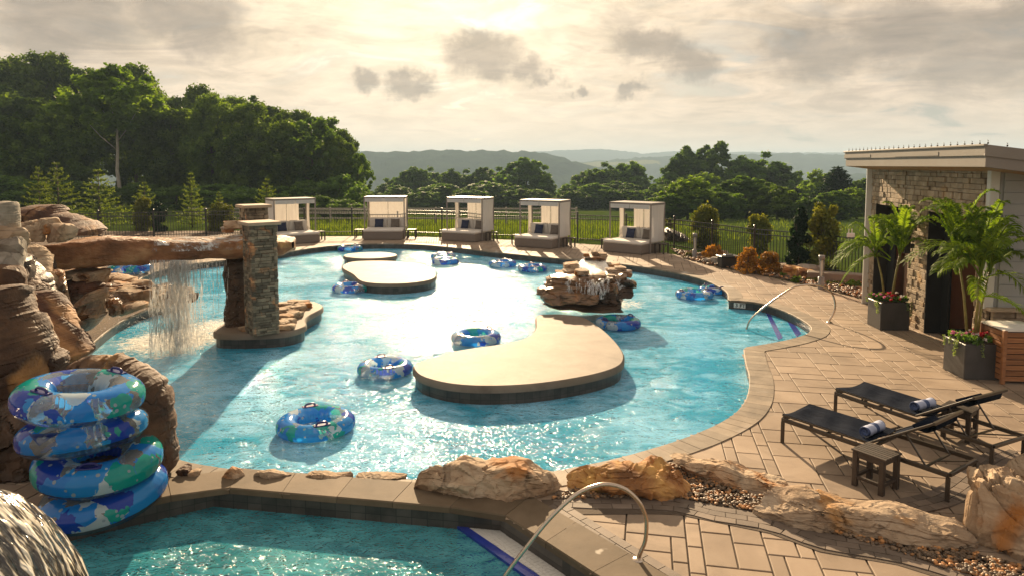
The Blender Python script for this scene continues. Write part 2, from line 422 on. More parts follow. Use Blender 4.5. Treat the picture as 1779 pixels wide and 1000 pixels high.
def water_mat(name, shallow, deep, transp, tcol, foam_spots, wave=1.0, rough=.03, amp=1.0, det=2):
    m, t = mat_fn(name)
    co = t.n('ShaderNodeNewGeometry').outputs['Position']
    big = t.noise(t.v('MULTIPLY', co, (.8, 1.1, 1)), .55, 3, .5, 1.0)
    a = t.noise(t.v('MULTIPLY', co, (1, 1.5, 1)), 1.5 * wave, det, .5, 1.6)
    b = t.noise(t.v('MULTIPLY', co, (1, 1.7, 1)), 4.2 * wave, det, .5, 2.2)
    c_ = t.noise(t.v('MULTIPLY', co, (1, 1.2, 1)), 13 * wave, 1, .5, .6)
    rip = t.m('ABSOLUTE', t.m('SUBTRACT', b, .5))
    hgt = t.m('ADD', t.m('MULTIPLY', a, 1.0), t.m('ADD', t.m('MULTIPLY', rip, -.75), t.m('MULTIPLY', c_, .10)))
    bn = t.n('ShaderNodeBump', None, Strength=1.0, Distance=.10 * amp / wave, Height=hgt)
    col = t.mix(t.sstep(t.m('ADD', t.m('MULTIPLY', big, .6), t.m('MULTIPLY', a, .4)), .38, .62), deep, shallow)
    # foam where water falls in
    foam = None
    fn = t.noise(co, 7, 6, .65, 1.0)
    for (x, y, r, s_) in foam_spots:
        dx = t.v('LENGTH', t.v('MULTIPLY', t.v('SUBTRACT', co, (x, y, 0)), (1, 1, 0)))
        k = t.m('MULTIPLY', t.sstep(dx, r, r * .15), s_)
        foam = k if foam is None else t.m('MAXIMUM', foam, k)
    dif = t.n('ShaderNodeBsdfDiffuse', None, Color=col)
    tr = t.n('ShaderNodeBsdfTransparent', None, Color=tcol)
    body = t.mixs(transp, dif, tr)
    bs = t.n('ShaderNodeBump', None, Strength=1.0, Distance=.052 * amp / wave, Height=hgt)
    gl = t.mixs(.13, t.n('ShaderNodeBsdfGlossy', None, Color=(1, 1, 1), Roughness=rough, Normal=bn), t.n('ShaderNodeBsdfGlossy', None, Color=(1, 1, 1), Roughness=.085, Normal=bs))
    fr = t.n('ShaderNodeFresnel', None, IOR=1.33, Normal=bn)
    f2 = t.m('MULTIPLY_ADD', fr.outputs[0], 1.0, .015, True)
    sh = t.mixs(f2, body, gl)
    if foam is not None:
        fm = t.m('MULTIPLY', t.sstep(t.m('ADD', fn, t.m('MULTIPLY', foam, .42)), .58, .86), t.m('MINIMUM', t.m('MULTIPLY', foam, 3.0), 1.0))
        sh = t.mixs(fm, sh, t.n('ShaderNodeBsdfDiffuse', None, Color=(.85, .85, .8), Normal=bn))
    t.n('ShaderNodeOutputMaterial', None, Surface=sh); return m

M['black_metal'] = pmat('black_metal', [(.012, .012, .012), (.02, .02, .02)], 4, .4, .05, 50, spec=.5)
M['bronze'] = pmat('dark_bronze_metal', [(.035, .025, .018), (.06, .045, .03)], 4, .35, .06, 60, spec=.6)
M['sling'] = pmat('navy_sling', [(.008, .011, .02), (.014, .019, .032)], 3, .9, .5, 5, spec=.02, bdist=.03, stretch=(1, 3, 1))
M['steel'] = pmat('brushed_steel', [(.55, .45, .36), (.65, .55, .45)], 5, .24, .05, 60, metal=1.0)
M['slat_dark'] = pmat('dark_slat_wood', [(.035, .025, .018), (.075, .055, .04)], 4, .55, .4, 20, stretch=(1, 8, 1), tintamt=.25)
M['teak'] = pmat('warm_wood', [(.22, .085, .03), (.38, .17, .065)], 3, .5, .3, 16, stretch=(1, 1, 9), tintamt=.2)
M['wicker'] = pmat('taupe_wicker', [(.15, .12, .095), (.23, .185, .15)], 45, .7, .8, 70, stretch=(1, 1, 2), bdist=.01)
M['cushion'] = pmat('cream_cushion', [(.62, .57, .5), (.7, .65, .58)], 3, .9, .35, 8, bdist=.02, sheen=.2)
M['canvas'] = pmat('canvas', [(.52, .48, .44), (.6, .56, .51)], 3, .9, .35, 5, bdist=.03, transl=.4, stretch=(3, 3, .6))
M['canvas_white'] = pmat('pale_canvas', [(.66, .65, .62), (.74, .72, .69)], 3, .85, .3, 5, bdist=.02, transl=.3, stretch=(3, 3, .6))
M['frame_taupe'] = pmat('taupe_metal', [(.22, .19, .165), (.28, .245, .215)], 3, .45, .05, 40)
M['pillow_navy'] = pmat('navy_fabric', [(.018, .022, .055), (.03, .038, .085)], 8, .9, .4, 50)
M['pillow_taupe'] = pmat('taupe_fabric', [(.13, .105, .085), (.19, .155, .125)], 12, .9, .5, 60)
M['towel'] = None
def towel_mat():
    m, t = mat_fn('striped_towel')
    co = t.n('ShaderNodeTexCoord').outputs['Object']
    w_ = t.n('ShaderNodeTexWave', dict(bands_direction='Y'), Vector=co, Scale=1.5, Distortion=.5)
    n = t.noise(co, 30, 3)
    c = t.mix(t.sstep(w_.outputs[1], .25, .33), (.06, .09, .20), (.45, .49, .64))
    bn = t.n('ShaderNodeBump', None, Strength=.7, Distance=.01, Height=n)
    p = t.n('ShaderNodeBsdfPrincipled', None, Base_Color=c, Roughness=.95, Normal=bn)
    t.n('ShaderNodeOutputMaterial', None, Surface=p); return m
M['towel'] = towel_mat()
M['stone_veneer'] = pmat('stone_veneer', [(.25, .18, .11), (.36, .275, .185), (.47, .375, .27)], 4.5, .85, .9, 22, tintamt=.22, bdist=.02, hues=(2.2, (.42, .27, .13), .55, .75), rnd=False)
M['stone_veneer_dark'] = pmat('ledge_stone', [(.085, .065, .045), (.165, .135, .09), (.26, .21, .145)], 5, .6, .9, 22, tintamt=.55, bdist=.02, hues=(3.5, (.40, .19, .08), .55, .7), rnd=False)
M['capstone'] = pmat('capstone', [(.36, .26, .17), (.48, .37, .26)], 3, .7, .5, 30)
M['fascia'] = pmat('painted_fascia', [(.21, .18, .15), (.245, .215, .18)], 1.2, .5, .12, 30, world=True)
M['soffit'] = pmat('wood_soffit', [(.34, .17, .07), (.45, .25, .11)], 2, .5, .2, 20, stretch=(6, 1, 1))
M['siding'] = pmat('grey_siding', [(.33, .33, .32), (.38, .38, .365)], 1.5, .6, .2, 20)
M['trim'] = pmat('white_trim', [(.62, .6, .56), (.68, .66, .61)], 2, .55, .1, 30)
M['terracotta'] = pmat('terracotta_plaster', [(.38, .15, .075), (.47, .20, .10)], 1.5, .8, .3, 20)
M['black_panel'] = pmat('black_panel', [(.006, .006, .006), (.012, .011, .01)], 3, .5, .1, 20)
M['curtain'] = pmat('brown_curtain', [(.2, .12, .08), (.28, .18, .12)], 3, .9, .5, 6, stretch=(5, 5, .4), bdist=.04)
M['planter'] = pmat('planter_composite', [(.045, .042, .04), (.075, .07, .066)], 3, .45, .2, 30)
M['soil'] = pmat('soil', [(.03, .02, .012), (.08, .05, .03)], 12, .95, .8, 40)
M['mulch'] = pmat('mulch', [(.06, .035, .022), (.15, .095, .06), (.26, .18, .12)], 14, .9, 1.0, 30, world=True, bdist=.05)
M['pebble'] = pmat('pebble', [(.09, .055, .03), (.19, .13, .08)], 6, .5, .3, 50, tintamt=.6, hues=(9, (.42, .2, .07), .5, .6))
M['bark'] = pmat('bark', [(.06, .045, .032), (.13, .10, .075)], 3, .9, 1.0, 8, stretch=(4, 4, .6), bdist=.05)
M['bark_pale'] = pmat('pale_bark', [(.26, .23, .18), (.42, .38, .31)], 3, .85, .7, 8, stretch=(3, 3, .7))
M['leaf_wood'] = leafmat('broadleaf_green', (.040, .082, .015), (.15, .215, .036), .5)
M['leaf_mid'] = leafmat('green_crown', (.05, .105, .026), (.135, .22, .045), .5)
M['leaf_bright'] = leafmat('bright_crown', (.07, .13, .02), (.17, .25, .04), .55)
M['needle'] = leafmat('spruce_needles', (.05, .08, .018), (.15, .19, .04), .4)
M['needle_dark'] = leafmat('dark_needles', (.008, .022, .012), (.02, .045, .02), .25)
M['leaf_gold'] = leafmat('gold_foliage', (.06, .085, .016), (.20, .21, .035), .4, (1.3, 1.2, .4))
M['leaf_orange'] = leafmat('orange_foliage', (.20, .10, .015), (.46, .26, .04), .4, (1.2, .9, .4))
M['leaf_palm'] = leafmat('palm_frond', (.045, .10, .014), (.21, .29, .035), .5)
M['leaf_pale'] = leafmat('trailing_leaves', (.12, .18, .08), (.3, .36, .18), .4)
M['petal_red'] = pmat('red_petals', [(.35, .008, .02), (.55, .02, .04)], 20, .7, .3, 30, transl=.3, tintamt=.3)
M['petal_pink'] = pmat('pink_petals', [(.6, .12, .28), (.75, .35, .5)], 20, .7, .3, 30, transl=.3, tintamt=.3)
M['petal_white'] = pmat('white_petals', [(.7, .6, .6), (.8, .75, .72)], 20, .7, .3, 30, transl=.3)
M['palm_stem'] = pmat('palm_stem', [(.16, .15, .04), (.30, .24, .07)], 4, .5, .4, 14, stretch=(1, 1, 6))
M['grey_metal'] = pmat('grey_metal', [(.16, .155, .15), (.22, .21, .2)], 5, .4, .05, 40)
M['white_plastic'] = pmat('white_plastic', [(.66, .64, .6), (.74, .72, .68)], 3, .5, .05, 40)
M['glass'] = pmat('lamp_glass', [(.5, .48, .44)], 3, .15, .02, 40)
M['grass_blade'] = leafmat('grass_blades', (.045, .08, .012), (.15, .19, .028), .5)

# ------------------------------------------------------------------ pool outlines (traced on the deck plane)
POOL_PX = [(499,438),(545,431),(588,426.5),(630,424.5),(678,424),(732,425.6),(774,429),(810,432.5),(860,438.5),(920,444.5),(980,450),(1076,458.6),(1160,471),(1220,485),(1250,498),(1264,508),
 (1266,521.6),(1284,522),(1328,528),(1372,543.6),(1403,561),(1411,570.5),(1403,580),(1372,590),(1328,598.6),(1293,604),
 (1297,630),(1304,658),(1298.5,692.5),(1275.6,721),(1230,746),(1176,767),(1100,790),(1022,808.6),(956,821),(860,832),(780,836),(700,834),(613,836),(520,831),(460,826),(400,816),(312,800),
 (240,760),(180,700),(152,655),(147,625),(150,606),(178,580),(211,557),(260,536),(300,527),(322,518),(300,506),(262,500),(238,494),(243,484),(270,472),(315,461),(393,452),(445,445)]
pool_raw = [G2(*p) for p in POOL_PX]
POOL = smooth_path(pool_raw, .22, True, sharp=(16, 25))
POOL = ccw(POOL)
NEAR_PX = [(115,903),(294,862),(370,845),(868,888),(1040,1000),(1240,1130)]
near_raw = [G2(*p) for p in NEAR_PX] + [(1.6, 3.2), (-5.2, 3.2), (-5.3, 6.2)]
NEAR = ccw(near_raw)
WZ, NWZ = -.22, -.23
def gz(pts, z=0.0): return [G2(x, y, z) for x, y in pts]
ISL1 = ccw(smooth_path(gz([(932,548),(960,545),(985,546),(1012,550),(1035,562),(1060,582),(1079,604),(1085,622),(1072,637),(1022,652),(934,665.6),(846,670),(780,665.6),(736,654.6),(720,643.6),(719,632),(745,621.6),(780,611),(825,603),(868,597),(912,586),(930,569)], .1), .12, True))
ISL2 = ccw(smooth_path(gz([(594.6,465.5),(600,458),(618,454),(660,453),(705,455),(744,461),(757.5,471.5),(756,482),(738,488),(708,491.6),(675,492.5),(642,491),(624,486.5),(612,476)], .1), .2, True))
ISL3 = ccw(smooth_path(gz([(596,444.5),(603,441),(630,438.5),(666,438),(688,441),(687,445),(660,448.4),(627,449),(600,446.6)], .1), .2, True))
ISL4 = ccw(smooth_path(gz([(371,573),(385,563),(410,548),(445,532),(490,523),(534,521.5),(558,528),(560,535),(537,548),(531,556),(532,565),(512,573),(482,577.5),(427,580),(378,579)], .1), .12, True))
FENCE = [(x, y) for x, y in [(-110,372),(0,371.5),(100,371),(200,369.5),(300,367.5),(420,366),(545,365),(680,364.5),(770,366),(860,368),(950,370.5),(1035,374),(1100,376.5),(1165,380),(1245,389),(1300,396),(1385,403),(1480,411),(1530,418)]]
fence_w = [G2(x, y, 1.3) for x, y in FENCE]

# building frame (front wall runs along depth)
def bpt(d):   # d = depth -> x of the wall face
    return 8.86 + (d - 14.8) * .12
BA = math.atan(.12)
BF = Vector((bpt(17.75), 17.75, 0)); BN = Vector((bpt(12.34), 12.34, 0))

# deck outline
dk = [Vector((p[0], p[1])) for p in fence_w]
deck_out = [(p.x, p.y - .55) for p in dk if -13.5 < p.x < 6.2]
deck_out = [(-14, deck_out[0][1] - 2)] + deck_out
deck_out += gz([(1181,444),(1190,450),(1230,461),(1280,470),(1330,480),(1400,495),(1450,507),(1508,522)])
deck_out += [(16, 17.2), (16, -2), (-14, -2)]
DECK = ccw(deck_out)
def strip_inside(pts): return np.array(pts)

# deck slab layout: real paving stones in a random ashlar bond
def pave():
    rng = random.Random(5); az = R(-11); ca, sa = math.cos(az), math.sin(az); U = .145
    nx, ny = 262, 296; grid = np.zeros((nx, ny), bool)
    x0, y0 = -19.0, -7.0
    sizes = [(4,4),(4,3),(3,4),(3,3),(4,2),(2,4),(3,2),(2,3),(5,3),(3,5),(2,2),(5,4)]
    wts =   [5,6,4,3,6,3,4,3,6,3,1,3]
    slabs = []
    for j in range(ny):
        for i in range(nx):
            if grid[i, j]: continue
            cand = sizes[:]; ww = wts[:]; done = False
            while cand and not done:
                k = rng.choices(range(len(cand)), ww)[0]; a, b = cand.pop(k); ww.pop(k)
                if i + a <= nx and j + b <= ny and not grid[i:i + a, j:j + b].any():
                    grid[i:i + a, j:j + b] = True; slabs.append((i, j, a, b)); done = True
            if not done:
                a = 1
                while i + a < nx and not grid[i + a, j] and a < 3: a += 1
                b = 1
                while j + b < ny and not grid[i:i + a, j + b].any() and b < 3: b += 1
                grid[i:i + a, j:j + b] = True; slabs.append((i, j, a, b))
    V = []; Fq = []; T = []
    g = .008
    rects = []
    for (i, j, a, b) in slabs:
        tn = rng.random(); u0, v0, u1, v1 = x0 + i * U + g, y0 + j * U + g, x0 + (i + a) * U - g, y0 + (j + b) * U - g
        rects.append((u0, v0, u1, v1, tn))
    Rr = np.array(rects)
    def tw(u, v): return u * ca - v * sa, u * sa + v * ca
    NI = offset_poly(NEAR, 0)
    def keep(X, Y): return inside(DECK, X, Y) & ~inside(POOL, X, Y) & ~inside(NEAR, X, Y)
    cs = [tw(Rr[:, a], Rr[:, b]) for a, b in ((0, 1), (2, 1), (2, 3), (0, 3))]
    ins = np.array([keep(*c) for c in cs]); full = ins.all(0); some = ins.any(0) & ~full
    def put(u0, v0, u1, v1, tn):
        b_ = .006
        o = [tw(u, v) for u, v in ((u0, v0), (u1, v0), (u1, v1), (u0, v1))]
        n_ = [tw(u, v) for u, v in ((u0 + b_, v0 + b_), (u1 - b_, v0 + b_), (u1 - b_, v1 - b_), (u0 + b_, v1 - b_))]
        b = len(V); dz = (tn * 7919 % 1) * .003
        V.extend([(x, y, -.018) for x, y in o]); V.extend([(x, y, -.004 + dz) for x, y in o]); V.extend([(x, y, dz) for x, y in n_])
        for k in range(4):
            q = (k + 1) % 4; Fq.append((b + k, b + q, b + 4 + q, b + 4 + k)); Fq.append((b + 4 + k, b + 4 + q, b + 8 + q, b + 8 + k)); T.extend([tn, tn])
        Fq.append((b + 8, b + 9, b + 10, b + 11)); T.append(tn)
    for r_, fl, sm in zip(Rr, full, some):
        if fl: put(*r_)
        elif sm:
            u0, v0, u1, v1, tn = r_; n = 6
            us = np.linspace(u0, u1, n + 1); vs = np.linspace(v0, v1, n + 1)
            for a in range(n):
                for b in range(n):
                    x, y = tw((us[a] + us[a + 1]) / 2, (vs[b] + vs[b + 1]) / 2)
                    if keep([x], [y])[0]:
                        q = [tw(us[a], vs[b]), tw(us[a + 1], vs[b]), tw(us[a + 1], vs[b + 1]), tw(us[a], vs[b + 1])]
                        k = len(V); dz = (tn * 7919 % 1) * .003; V.extend([(px, py, dz) for px, py in q]); Fq.append((k, k + 1, k + 2, k + 3)); T.append(tn)
    o = mesh_np('deck_paving', V, np.array(Fq), M['paver'], tint=T)
    tag(o, kind='structure')
pave()
V, Fs = fill(DECK, [offset_poly(POOL, .02), offset_poly(NEAR, .02)])
mb = MB(); mb.add([(x, y, -.014) for x, y in V], Fs); tag(mb.build('deck_bed', M['joint']), kind='structure')

# coping rings of bullnose pavers
def ring(name, poly, width, mat, z, blen, gap=.006, drop=.05, rng=random.Random(3), lip=.02, skip=None):
    mb = MB(); L = [0]; n = len(poly)
    P_ = [Vector(p) for p in poly] + [Vector(poly[0])]
    for i in range(n): L.append(L[-1] + (P_[i + 1] - P_[i]).length)
    outer = offset_poly(poly, width); inner = offset_poly(poly, -lip)
    O_ = [Vector(p) for p in outer] + [Vector(outer[0])]; I_ = [Vector(p) for p in inner] + [Vector(inner[0])]
    def at(S, s_):
        i = int(np.searchsorted(L, s_, 'right')) - 1; i = min(max(i, 0), n - 1); f = (s_ - L[i]) / max(L[i + 1] - L[i], 1e-6)
        return S[i].lerp(S[i + 1], min(max(f, 0), 1))
    m = max(8, int(L[-1] / blen)); st = L[-1] / m
    for k in range(m):
        a, b = k * st + gap / 2, (k + 1) * st - gap / 2
        i0, i1, o0, o1 = at(I_, a), at(I_, b), at(O_, a), at(O_, b)
        c = (i0 + o1) / 2
        if skip and skip(c): continue
        dz = rng.uniform(-.0015, .0015); tn = rng.random(); zt = z + dz
        q = .012
        i0b, i1b = i0 + (o0 - i0).normalized() * q, i1 + (o1 - i1).normalized() * q
        vs = [(*i0, z - drop), (*i1, z - drop), (*i1, zt - q), (*i0, zt - q), (*i0b, zt), (*i1b, zt), (*o1, zt), (*o0, zt), (*o1, z - drop), (*o0, z - drop)]
        mb.add(vs, [(0, 1, 2, 3), (3, 2, 5, 4), (4, 5, 6, 7), (7, 6, 8, 9), (0, 3, 4, 7, 9), (1, 8, 6, 5, 2)], tn)
    return mb.build(name, mat)
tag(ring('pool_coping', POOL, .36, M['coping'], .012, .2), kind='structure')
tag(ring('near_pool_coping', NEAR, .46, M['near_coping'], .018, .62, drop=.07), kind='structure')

def walls(poly, z0, z1, name, mat):
    mb = MB(); n = len(poly); p = offset_poly(poly, .004)
    mb.add([(x, y, z0) for x, y in p] + [(x, y, z1) for x, y in p], [(i, (i + 1) % n, n + (i + 1) % n, n + i) for i in range(n)])
    return tag(mb.build(name, mat), kind='structure')
walls(POOL, -.42, 0.0, 'pool_tile_band', M['dark_tile']); walls(POOL, -1.3, -.42, 'pool_wall', M['pool_floor'])
walls(NEAR, -.5, 0.0, 'near_pool_tile_band', M['dark_tile']); walls(NEAR, -1.1, -.5, 'near_pool_wall', M['pool_floor'])
def sheet(name, poly, z, mat, holes=[]):
    V, Fs = fill(poly, holes); mb = MB(); mb.add([(x, y, z) for x, y in V], Fs); return tag(mb.build(name, mat), kind='structure')
sheet('pool_floor', offset_poly(POOL, .004), -1.3, M['pool_floor']); sheet('near_pool_floor', offset_poly(NEAR, .004), -1.1, M['pool_floor'])
fall_c = G(300, 590, WZ); fount_c = G(1030, 520, WZ)
fw = [(fall_c.x, fall_c.y, 1.7, 1.0), (fall_c.x + .5, fall_c.y + 1.2, 1.5, .8), (fall_c.x + .3, fall_c.y - 1.0, 1.1, .45), (fount_c.x + .6, fount_c.y - .5, 1.3, .55), (fount_c.x - .3, fount_c.y - .4, 1.5, .35)]
M['water'] = water_mat('pool_water', (.29, .68, .93), (.03, .36, .56), .12, (.45, .85, .88), fw)
M['near_water'] = water_mat('near_pool_water', (.10, .50, .58), (.03, .28, .35), .38, (.35, .8, .88), [], 1.5, .05, amp=1.7, det=1)
sheet('pool_water', offset_poly(POOL, .003), WZ, M['water'])
sheet('near_pool_water', offset_poly(NEAR, .003), NWZ, M['near_water'])

# islands in the pool
def island(poly, label, tilebase=True, top=.1, grp='concrete islands in the pool', lip=.05):
    c = np.mean(np.array(poly), 0); e = empty('pool_island', (c[0], c[1], 0), 0, label, 'island', grp)
    lp = [(x - c[0], y - c[1]) for x, y in poly]
    mb = MB(); mb.prism(lp, -.02, top, chamf=.03); mb.build('top_slab', M['concrete'], e)
    mb = MB(); mb.prism(offset_poly(lp, -.05), -1.28, -.021, top=False); mb.build('tile_base', M['dark_tile'], e)
    return e
island(ISL1, 'big kidney shaped beige concrete island in the middle of the pool')
island(ISL2, 'rounded beige concrete island behind, with a blunt left corner')
island(ISL3, 'small thin oval island at the far side of the pool')
island(ISL4, 'low island with curved tile kerb carrying the stone pillar')

# steps at the right entry and the near pool shelf
ST = [ccw(gz([(1411,572),(1400,562),(1375,546),(1352,536),(1400,590)], -.2))]
def step(pl, z, zb, name, mat, label=None):
    mb = MB(); mb.prism(ccw(pl), zb, z); return tag(mb.build(name, mat), kind='structure')
step(gz([(1408,572),(1403,563),(1388,553),(1360,540),(1390,580),(1396,582)], -.235), -.235, -1.2, 'entry_step', M['concrete'])
for pts, nm in ((((1356,538),(1364,541),(1392,579),(1384,585)), 0), (((1327,535),(1334,537),(1360,586),(1352,590)), 1)):
    step(gz(pts, WZ), WZ + .004 + nm * .0, WZ - .1, 'tile_stripe', M['blue_tile'])
def pg(pts, z): return [Vector((*q, z)) for q in gz(pts, z)]
shelf = gz([(799,905),(872,900),(1090,1060),(1030,1060)], NWZ + .02)
step(shelf, NWZ + .02, -1.0, 'near_pool_shelf', M['white_tile'])
step(gz([(786,907),(799,905),(1036,1066),(1006,1066)], NWZ + .03), NWZ + .03, -1.0, 'tile_stripe', M['blue_tile'])
# mosaic joints on the shelf
mbj = MB(); a = np.array(gz([(868,904),(1075,1060)], NWZ)); ux = (a[1] - a[0]) / np.linalg.norm(a[1] - a[0]); vx = np.array([-ux[1], ux[0]]); vx = vx if vx[0] < 0 else -vx
o_ = np.array(G2(868, 904, NWZ))
for i in range(70):
    p = o_ + ux * i * .05
    for j in range(14):
        c = p + vx * (j * .05 + .0)
        if inside(shelf, [c[0]], [c[1]])[0] and inside(shelf, [c[0] - vx[0] * .045 - ux[0] * .045], [c[1]])[0]:
            mbj.box((c[0], c[1], NWZ + .022), (.044, .044, .006), rz=math.atan2(ux[1], ux[0]), tint=random.Random(i * 31 + j).random())
tag(mbj.build('mosaic_tiles', M['white_tile']), kind='structure')
# dark lane lines on the near pool floor
for pts in (((640,960),(1000,1110),(985,1125),(625,968)), ((735,925),(920,1040),(908,1048),(722,931)), ((150,1000),(500,930),(505,936),(170,1010)), ((500,930),(900,990),(895,998),(500,937))):
    z = NWZ - .03
    step(gz(pts, z), z, z - .03, 'tile_stripe', M['blue_tile'])

# curved brick borders
def border(path, rows, name, mat, bl=.21, bw=.105, z=.012, seed=1, center=0):
    rng = random.Random(seed); mb = MB(); p = smooth_path(path, .05); L = [0]
    for i in range(len(p) - 1): L.append(L[-1] + (Vector(p[i + 1]) - Vector(p[i])).length)
    def at(s_, off):
        i = min(max(int(np.searchsorted(L, s_, 'right')) - 1, 0), len(p) - 2); a = Vector(p[i]); b = Vector(p[i + 1]); d = (b - a).normalized()
        return a + (b - a) * ((s_ - L[i]) / max(L[i + 1] - L[i], 1e-6)) + Vector((-d.y, d.x)) * off
    for r_ in range(rows):
        s_ = -bl * (.5 if r_ % 2 else 0)
        while s_ + bl < L[-1]:
            a0, a1 = max(s_ + .004, 0), s_ + bl - .004; o0, o1 = (r_ - center) * bw + .004, (r_ + 1 - center) * bw - .004
            q = [at(a0, o0), at(a1, o0), at(a1, o1), at(a0, o1)]; zz = z + rng.uniform(0, .002)
            mb.add([(*v, -.01) for v in q] + [(*v, zz) for v in q], [(4, 5, 6, 7), (0, 1, 5, 4), (1, 2, 6, 5), (2, 3, 7, 6), (3, 0, 4, 7)], rng.random())
            s_ += bl
    return tag(mb.build(name, mat), kind='structure')
bp = gz([(960,880),(1030,884),(1100,885),(1176,889),(1234,904),(1337,922),(1424,953),(1558,977),(1640,1000),(1800,1050)])
border(bp, 3, 'brick_border', M['brick'], seed=4)
bp2 = gz([(935,887),(1110,1003),(1330,1145)]); border([(x + .0, y) for x, y in bp2], 3, 'brick_border', M['brick'], z=.015, seed=7, center=-.0)
bp3 = gz([(1600,893),(1655,880),(1690,862),(1722,835),(1750,810),(1790,790)]); border(bp3, 3, 'brick_border', M['brick'], seed=9, z=.018)
tag(sheet('joint_strip', ccw(gz([(950,893),(1176,893),(1337,926),(1424,958),(1558,981),(1800,1056),(1830,1040),(1634,974),(1520,940),(1405,913),(1302,883),(1176,862),(940,868)])), .006, M['joint']), kind='structure')
# ------------------------------------------------------------------ terrain
def sst(x, a, b):
    u = np.clip((np.asarray(x, float) - a) / (b - a), 0, 1); return u * u * (3 - 2 * u)
def H(x, y):
    x = np.asarray(x, float); y = np.asarray(y, float)
    f = .25 + .75 * sst(x + (y - 40) * .25, -22, 2)
    d = np.maximum(y - 38, 0); z = -.05 - .05 * np.minimum(d, 132) * f - .075 * np.clip(d - 132, 0, 760) * (.5 + .5 * f)
    return z + .12 * np.sin(x * .11 + 1) * np.sin(y * .07) * sst(y, 40, 70)
rng = np.random.default_rng(3)
ys = [-40, -20, -8] + list(np.arange(0, 60, 3.)) + list(60 * 1.07 ** np.arange(0, 68)); ex = []
for y in ys:
    wx = max(30, y * 1.2 + 30)
    for x in np.linspace(-wx, wx, 40): ex.append((x + rng.uniform(-.2, .2), y))
bigb = [(-3780, -58), (3780, -58), (3780, 3740), (-3780, 3740)]
ex = np.array(ex); dk2 = offset_poly(DECK, .3); k = ~inside(dk2, ex[:, 0], ex[:, 1]) & (np.abs(ex[:, 0]) < 3700) & (ex[:, 1] < 3700) & (ex[:, 1] > -55)
V, Fs = fill(bigb, [DECK], ex[k])
mb = MB(); Z = H(V[:, 0], V[:, 1]); mb.add([(x, y, z) for (x, y), z in zip(V, Z)], Fs, .5, True)
m, t = mat_fn('meadow_grass')
co = t.n('ShaderNodeNewGeometry').outputs['Position']
n = t.noise(co, .12, 5, .6); n2_ = t.noise(co, 2.5, 5, .7); n3_ = t.noise(co, .02, 3)
c = t.mix(t.sstep(n, .35, .65), (.03, .055, .011), (.06, .09, .016)); c = t.mix(t.m('MULTIPLY', t.sstep(n2_, .4, .7), .5), c, (.12, .14, .026))
c = t.mix(t.sstep(n3_, .45, .6), c, (.05, .08, .02))
bn = t.n('ShaderNodeBump', None, Strength=.8, Distance=.12, Height=t.noise(co, 9, 5, .7))
p = t.n('ShaderNodeBsdfPrincipled', None, Base_Color=c, Roughness=.9, Normal=bn); p.inputs['Specular IOR Level'].default_value = .0
t.n('ShaderNodeOutputMaterial', None, Surface=t.mixs(.25, p, t.n('ShaderNodeBsdfTranslucent', None, Color=t.v('SCALE', c, 1.6), Normal=bn)))
tag(mb.build('meadow', m), kind='structure')

# hills: height fields with a ragged forest top
m, t = mat_fn('forested_hill')
co = t.n('ShaderNodeNewGeometry').outputs['Position']
n = t.noise(co, .03, 6, .7); n2_ = t.noise(t.v('MULTIPLY', co, (1, 1, .3)), .004, 3)
c = t.mix(t.sstep(n, .3, .7), (.016, .032, .014), (.035, .060, .022)); c = t.mix(t.sstep(n2_, .60, .64), c, (.16, .17, .055))
bn = t.n('ShaderNodeBump', None, Strength=.7, Distance=5.0, Height=t.noise(co, .06, 5, .7))
t.n('ShaderNodeOutputMaterial', None, Surface=t.n('ShaderNodeBsdfPrincipled', None, Base_Color=c, Roughness=1.0, Normal=bn, **{'Specular_IOR_Level': 0.0}))
M['hill'] = m
def ridge(prof, D, depth, zb, seed, rough, nx=420, ny=36):
    px = np.array([p[0] for p in prof], float); py = np.array([p[1] for p in prof], float)
    xs = (np.linspace(px[0], px[-1], nx)); yt = np.interp(xs, px, py)
    X0 = (xs - PX) / F * D; ZT = CAMH - (yt - 286) / F * D * .997
    v = []; j = np.linspace(0, 1, ny)
    g = np.sin(np.minimum(j / .62, 1) * math.pi / 2) ** 1.3 * (1 - .5 * np.clip((j - .62) / .38, 0, 1) ** 2)
    XX = np.repeat(X0[None], ny, 0) * (1 + .0 * j[:, None]); YY = D - depth * .62 + depth * j[:, None] + 0 * XX
    und = fbm(np.stack([XX.ravel() / (D * .12), YY.ravel() / (D * .12), 0 * XX.ravel() + seed], 1), seed, 3).reshape(XX.shape)
    ZZ = zb + (ZT[None] - zb) * g[:, None] + und * D * .003 * (1 - np.abs(j[:, None] - .62) * .3) * (j[:, None] < .55)
    t_ = fbm(np.stack([XX.ravel() / 14., YY.ravel() / 14., 0 * XX.ravel()], 1), seed + 5, 3).reshape(XX.shape)
    ZZ = ZZ + t_ * rough
    V = np.stack([XX, YY, ZZ], -1).reshape(-1, 3); ii = np.arange(ny * nx).reshape(ny, nx)
    Fq = np.stack([ii[:-1, :-1], ii[:-1, 1:], ii[1:, 1:], ii[1:, :-1]], -1).reshape(-1, 4)
    tag(mesh_np('hills', V, Fq, M['hill'], smooth=True), kind='structure')
ridge([(-700,262),(300,266),(560,268),(640,266),(700,264),(780,263),(860,263),(905,264),(950,269),(985,279),(1020,291),(1060,301),(1110,310),(1200,316),(1330,318),(1480,306),(1700,300),(2400,290)], 950, 520, -60, 3, 3.0)
ridge([(-500,268),(850,290),(960,288),(1020,283),(1055,279),(1130,274),(1179,272.5),(1263,270),(1328,269),(1362,268),(1437,269.5),(1500,272),(1700,268),(2300,270)], 1500, 700, -75, 11, 3.5)
